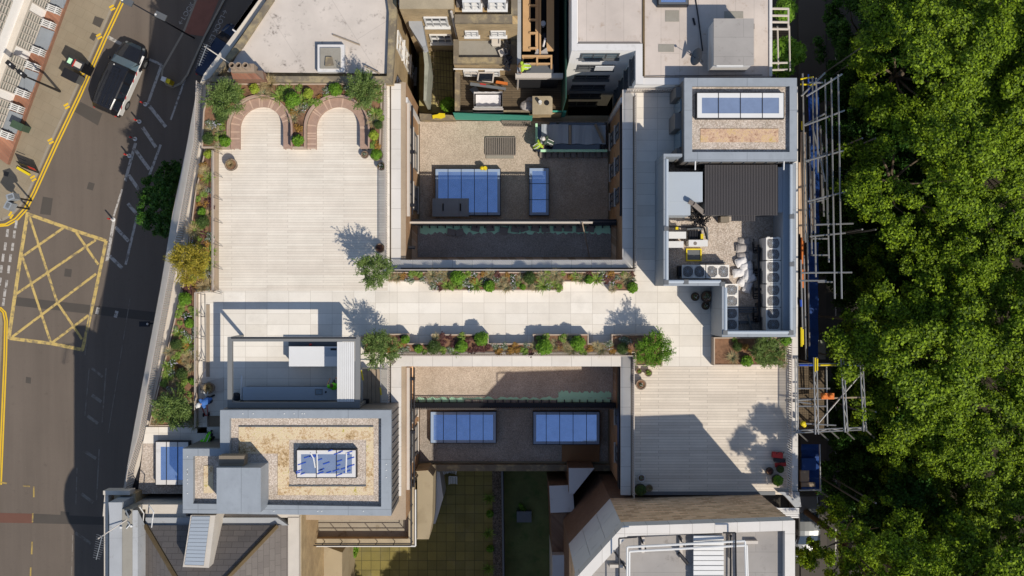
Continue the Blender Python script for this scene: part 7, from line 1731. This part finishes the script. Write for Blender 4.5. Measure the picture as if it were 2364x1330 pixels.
# red trolley, hatch, chair, bulk bag and clutter of the building works
th = thing('hand_trolley', 'red framed hand trolley beside the stooping worker on the paving', 'trolley', W3(475,930,11.3)); b = MB()
b.path([W3(468,920,11.6), W3(466,940,11.4), W3(474,960,11.4), W3(480,958,11.4), W3(478,935,11.5), W3(484,917,11.9)], .025, 5); b.path([W3(466,940,11.4), W3(478,935,11.4)], .02, 5); b.build('frame', M['red'], th)
b = MB(); b.path([W3(470,905,12.0), W3(476,914,12.0), W3(474,925,11.7), W3(480,905,12.0)], .03, 5); b.build('handle', M['white'], th)
for px, py in ((470,958),(482,956)): b = MB(); p = W3(px, py, 11.42); b.tube((p[0] - .03, p[1], p[2]), (p[0] + .03, p[1], p[2]), .11, 10); b.build('wheel', M['tyre'], th)
th = thing('timber_hatch', 'timber boarded hatch beside the pergola with a pale tube frame', 'hatch', W3(862,890,11.3)); b = MB()
for k in range(4): b.pbox(838 + k*10,851,847.4 + k*10,933, 11.3, 11.42)
b.build('board', M['wood'], th); b = MB()
for a, c in (((835,853),(836,905)),((878,850),(880,930)),((836,850),(893,852)),((876,856),(896,838))): b.tube(W3(*a, 12.0), W3(*c, 12.0), .03, 6)
b.build('frame', M['steel'], th); b = MB(); b.tube(W3(834,855,12.02), W3(838,878,12.02), .045, 6); b.tube(W3(878,895,12.02), W3(880,912,12.02), .045, 6); b.build('tape', M['yellow'], th)
b = MB(); b.pbox(838,922,850,934, 11.3, 11.8); tag(b.build('black_box', M['dark'], origin=W3(844,928,11.3)), 'small black box at the foot of the timber hatch', 'box')
b = MB(); x, y = W(906,836,11.6); b.obox(x, y, .7, .24, .24, 11.2, 11.55); tag(b.build('lantern', M['grille'], origin=(x, y, 11.2)), 'square dark lantern on the coping corner beside the pergola tree', 'lantern')
b = MB(); b.pprism([(480,880),(515,872),(516,903),(498,906)], 11.3, 11.36); tag(b.build('loose_board', M['trim'], origin=W3(498,890,11.3)), 'pale board lying on the paving behind the straw pot', 'board')
x, y = W(1128,100,8.2); th = thing('plastic_chair', 'cream plastic chair on the concrete extension roof', 'chair', (x + .3, y, 8.06)); cx_, cy_ = x + .45, y
b = MB(); b.box(cx_ - .24, cy_ - .24, cx_ + .24, cy_ + .24, 8.46, 8.5); b.build('seat', M['stone'], th); b = MB(); b.box(cx_ - .24, cy_ + .2, cx_ + .24, cy_ + .26, 8.5, 8.95); b.build('backrest', M['stone'], th)
for sx in (-.2, .2):
    for sy in (-.2, .2): b = MB(); b.tube((cx_ + sx, cy_ + sy, 8.06), (cx_ + sx, cy_ + sy, 8.46), .022, 6); b.build('leg', M['stone'], th)
    b = MB(); b.box(cx_ + sx*1.2 - .025, cy_ - .2, cx_ + sx*1.2 + .025, cy_ + .2, 8.68, 8.71); b.build('armrest', M['stone'], th)
x, y = W(1162,122,8.2); b = MB(); b.obox(x, y, .4, .5, .42, 8.06, 8.4); tag(b.build('paper_sack', M['stone'], origin=(x, y, 8.06)), 'small cream sack next to the black rubble on the extension roof', 'sack')
b = MB(); rq = random.Random(6)
for k in range(14): p = W(1172 + rq.uniform(-6, 6), 90 + rq.random()*75, 8.5); b.obox(p[0], p[1], rq.random()*3, .3, .12, 8.4, 8.45 + rq.random()*.2)
tag(b.build('black_rubble', M['dark'], origin=W3(1172,130,8.4)), 'heap of black roofing scraps along the extension edge', 'rubble', None, 'stuff')
th = thing('bulk_bag', 'large open white bulk bag on the dark timber terrace', 'bag', W3(1125,230,5)); x0_, y0_, x1_, y1_ = rc(1094,212,1160,246,6.0); b = MB()
n = 12
for k in range(n):
    f0, f1 = k/n, (k+1)/n
    for (ax, ay, bx_, by_) in ((x0_, y0_, x1_, y0_), (x1_, y0_, x1_, y1_), (x1_, y1_, x0_, y1_), (x0_, y1_, x0_, y0_)):
        pa, pc = (ax + (bx_-ax)*f0, ay + (by_-ay)*f0), (ax + (bx_-ax)*f1, ay + (by_-ay)*f1); za, zc = 6.0 + .06*math.sin(k*2.1), 6.0 + .06*math.sin((k+1)*2.1); b.quad([(*pa, 5.0), (*pc, 5.0), (*pc, zc), (*pa, za)])
b.build('bag_side', M['bag'], th); b = MB(); b.box(x0_ + .1, y0_ + .1, x1_ - .1, y1_ - .1, 5.0, 5.55); b.build('filling', M['bag'], th)
b = MB(); b.box(x0_ - .08, y0_ - .3, x1_ + .05, y0_ - .02, 5.0, 5.5); b.build('fold', M['bag_g'], th)
th = thing('work_trestle', 'folding metal work table with a red strip on the timber terrace', 'work table', W3(1130,200,5)); b = MB(); b.pprism([(1086,190),(1168,202),(1168,208),(1085,197)], 5.8, 5.9); b.build('top', M['silver'], th); b = MB(); b.pprism([(1108,192),(1122,194),(1122,197),(1108,195)], 5.902, 5.93); b.build('red_strip', M['red'], th)
for px, py in ((1088,194),(1166,204),(1090,192),(1164,206)): b = MB(); p = W3(px, py, 5.8); b.tube((p[0], p[1], 4.98), p, .03, 6); b.build('leg', M['steel'], th)
th = thing('window_frame', 'empty pale window frame propped on the terrace beside the brick extension', 'frame', W3(1115,178,5)); b = MB(); b.path([W3(1102,188,5.4), W3(1105,168,6.2), W3(1140,168,6.2), W3(1137,190,5.4), W3(1102,188,5.4)], .06, 4); b.path([W3(1072,168,6.0), W3(1106,170,6.0)], .08, 4); b.build('frame', M['trim'], th); b = MB(); b.quad([W3(1104,186,5.38), W3(1136,188,5.38), W3(1138,170,6.1), W3(1106,170,6.1)]); b.build('pane', M['glass_d'], th)
b = MB(); b.pprism([(1146,186),(1172,190),(1172,196),(1144,192)], 5.4, 5.6); tag(b.build('orange_bundle', M['orange'], origin=W3(1158,191,5.4)), 'orange bundle between the work table and the brick wall', 'bundle')
b = MB(); b.pprism([(1084,206),(1098,198),(1108,212),(1096,220)], 4.98, 5.1); tag(b.build('steel_tray', M['silver'], origin=W3(1096,210,5)), 'flat grey tray on the terrace beside the white bulk bag', 'tray')
b = MB(); b.sphere(W3(1219,245,5.3), .5, 10, 6, (1,.8,.7)); b.sphere(W3(1226,236,5.3), .35, 10, 6, (1,1,.6)); tag(b.build('rubble_sack', M['bag_g'], origin=W3(1219,245,5)), 'sagging grey sack beside the stubby chimney', 'sack')
b = MB(); b.tube(W3(1196,176,8.6), W3(1195,206,5.2), .04, 6); tag(b.build('timber_prop', M['trim'], origin=W3(1196,176,5)), 'thin pale prop leaning under the unfinished roof edge', 'prop')
for k, (px, py) in enumerate(((1254,52),(1257,80))): b = MB(); x, y = W(px, py, 8.9); b.lathe(x, y, [(.16,8.35),(.16,8.7),(.06,8.72)], 10); tag(b.build('cable_reel', M['bag' if k == 0 else 'dark'], origin=(x, y, 8.35)), ('crumpled white roll on the new orange boards','black ringed reel on the new orange boards')[k], 'reel')
b = MB(); b.tube(W3(1259,88,8.9), W3(1254,108,8.9), .06, 6); tag(b.build('white_tube', M['bag'], origin=W3(1257,98,8.8)), 'short white tube on the new roof below the black reel', 'tube')
b = MB(); b.pprism([(1232,130),(1240,112),(1250,118),(1262,110),(1266,128),(1250,132)], 8.9, 9.02); tag(b.build('plastic_wrap', M['bag_g'], origin=W3(1250,122,8.9)), 'crumpled clear wrapping at the end of the new roof', 'wrapping')
b = MB()
for k in range(8): b.tube(W3(994 + k*7,112,3.3), W3(998 + k*7,240,3.3), .025, 4)
for k in range(9): b.tube(W3(992,114 + k*15,3.33), W3(1050,120 + k*15,3.33), .025, 4)
tag(b.build('trellis', M['wood_d'], origin=W3(1025,175,3.0)), 'square wire trellis above the dark yard by the brick rear', 'trellis')
place('bush', 1036, 245, 2.95, 'bright leafy weed growing at the dark yard corner', 'plant', None, 1.5)
b = MB(); b.pbox(1640,150,1700,156, TZ + .03, TZ + .1) if False else None

# ================================================================ PEOPLE
def capsule(g, p, q, r1, r2, n=10):
    p, q = Vector(p), Vector(q); g.sphere(p, r1, n, 7); g.sphere(q, r2, n, 7); g.tube(p, q, r1, n, r2)
def remesh(o, v):
    m = o.modifiers.new('skin_over', 'REMESH'); m.mode = 'VOXEL'; m.voxel_size = v; m.use_smooth_shade = True; return o
def person(label, base, yaw, bend, top, helmet=None, arms=None, legs=None, hair='cloth_d', hv=True):
    """figure facing +y before yaw; bend = forward lean of the trunk in radians; arms = hand targets in figure space"""
    th = thing('person', label, 'person', base); c, s = math.cos(yaw), math.sin(yaw)
    def T(p): return (base[0] + p[0]*c - p[1]*s, base[1] + p[0]*s + p[1]*c, base[2] + p[2])
    hz = .93 - .1*bend; hip = Vector((0, -.12*bend, hz)); up = Vector((0, math.sin(bend), math.cos(bend))); chest = hip + up*.38; neck = hip + up*.54; head = neck + (up*.6 + Vector((0, .1, .35))*1.0).normalized()*.2
    sh_l = [chest + up*.1 + Vector((sx*.2, 0, 0)) for sx in (-1, 1)]; legs = legs or ((-.11, .12), (.12, -.16)); arms = arms or ((-.22, .5, .75), (.22, .5, .7))
    bd, jk, tr_ = MB(), MB(), MB(); ch = bd.v
    capsule(bd, T(hip), T(chest), .15, .16); capsule(bd, T(chest), T(neck), .15, .065); capsule(bd, T(neck), T(head), .06, .06)
    bd.sphere(T(head), .105, 14, 10, (.86, 1, 1.15)); fwd = Vector((0, math.cos(bend*.4), -math.sin(bend*.4)*.8)); nose = head + fwd*.108; bd.sphere(T(nose), .022, 6, 5); bd.sphere(T(head + Vector((.095, 0, 0))), .03, 6, 5, (.5,1,1)); bd.sphere(T(head + Vector((-.095, 0, 0))), .03, 6, 5, (.5,1,1)); bd.sphere(T(head + fwd*.085 - Vector((0,0,.06))), .035, 6, 5)
    capsule(jk, T(hip), T(chest), .18, .2); capsule(jk, T(sh_l[0]), T(sh_l[1]), .1, .1)
    for k, sx in enumerate((-1, 1)):
        a = sh_l[k]; h = Vector(arms[k]); mid = (a + h)/2 + Vector((sx*.1, -.04, -.05)); capsule(bd, T(a), T(mid), .06, .048); capsule(bd, T(mid), T(h), .046, .033); capsule(jk, T(a), T(a.lerp(mid, .4)), .085, .07)
        d = (h - mid).normalized(); side = d.cross(Vector((0, 0, 1))); side = side.normalized() if side.length > .1 else Vector((1, 0, 0)); palm = h + d*.07; capsule(bd, T(h), T(palm), .034, .038)
        for f in range(4): b0 = palm + side*(f - 1.5)*.022; b1 = b0 + d*(.045, .052, .05, .038)[f]; b2 = b1 + (d*.6 - Vector((0,0,1))*.8).normalized()*.035; capsule(bd, T(b0), T(b1), .0105, .0095, 6); capsule(bd, T(b1), T(b2), .0095, .008, 6)
        t0_ = h + d*.03 - side*sx*.03; capsule(bd, T(t0_), T(t0_ + d*.03 - side*sx*.035 - Vector((0,0,.02))), .012, .01, 6)
        lx, ly = legs[k]; foot = Vector((lx, ly, .07)); hp = hip + Vector((sx*.09, 0, -.03)); kn = (hp + foot)/2 + Vector((0, .09 + .1*bend, .02)); capsule(bd, T(hp), T(kn), .085, .06); capsule(bd, T(kn), T(foot), .058, .042); capsule(bd, T(foot), T(foot + Vector((0, .15, -.03))), .045, .038)
        capsule(tr_, T(hp), T(kn), .11, .08); capsule(tr_, T(kn), T(foot + Vector((0,0,.05))), .078, .06)
        bo = MB(); capsule(bo, T(foot + Vector((0, -.04, -.005))), T(foot + Vector((0, .16, -.025))), .058, .046); bo.build('boot', M['dark'], th, smooth=True)
    capsule(tr_, T(hip + Vector((-.06, 0, 0))), T(hip + Vector((.06, 0, 0))), .165, .165)
    remesh(bd.build('body', M['skin'], th), .011); remesh(jk.build('jacket', M[top], th), .02); remesh(tr_.build('trousers', M['cloth_d'], th), .02)
    if hv:
        g = MB()
        for sx in (-.1, .1):
            p = chest + Vector((sx, 0, 0)); bk = Vector((0, -math.cos(bend), math.sin(bend))); g.tube(T(hip + Vector((sx, 0, .1)) + bk*.178), T(p + up*.1 + bk*.18), .025, 5)
        g.tube(T(hip + up*.2 + Vector((-.15, -.1, .08))), T(hip + up*.2 + Vector((.15, -.1, .08))), .03, 5); g.build('reflective_strip', M['refl'], th)
    for sx in (-.038, .038): g = MB(); g.sphere(T(head + fwd*.094 + Vector((sx, 0, .015))), .012, 6, 4); g.build('eye', M['dark'], th)
    g = MB()
    if helmet: g.sphere(T(head + Vector((0, 0, .05))), .14, 14, 8, (.9, 1.05, .8)); g.obox(*T(head + fwd*.12)[:2], yaw, .2, .12, T(head)[2] + .05, T(head)[2] + .065); g.build('helmet', M[helmet], th, smooth=True)
    else: g.sphere(T(head + Vector((0, -.015, .03))), .112, 14, 8, (.92, 1, 1)); g.build('hair', M[hair], th, smooth=True)
    return th
person('worker in a green hi-vis vest bending over at the corner of the pavilion', W3(491,1004,11.29), R_(160), 1.1, 'hivis_g', None, ((-.16,.42,.5),(.18,.4,.45)))
person('worker in a white cap and blue shirt stooping beside the red trolley', W3(490,921,11.29), R_(120), .75, 'cloth_b', 'white', ((-.2,.45,.6),(.18,.45,.65)), hv=False)
person('worker in a yellow hi-vis top leaning over the unfinished roof edge', W3(1215,162,8.9), R_(95), .85, 'hivis', None, ((-.18,.5,.5),(.18,.48,.5)), hair='tile_ridge')
person('worker in hi-vis with a white helmet crouching at the corner of the sheeted platform', W3(1238,342,3.3), R_(-60), .8, 'hivis', 'white', ((-.17,.42,.5),(.17,.44,.5)))
person('worker with a white helmet and dark green vest kneeling on the sheeted platform', W3(1268,333,3.9), R_(70), .9, 'green_p', 'white', ((-.17,.42,.45),(.17,.44,.45)))
person('person in a green top half hidden under the pergola louvres', W3(778,889,11.29), R_(10), .2, 'hivis_g', None, ((-.2,.4,.9),(.2,.4,.9)), hair='bark', hv=False)

# templates that were never placed
for k, t in TP.items():
    if k not in USED:
        for ch in list(t.children): bpy.data.objects.remove(ch, do_unlink=True)
        bpy.data.objects.remove(t, do_unlink=True)
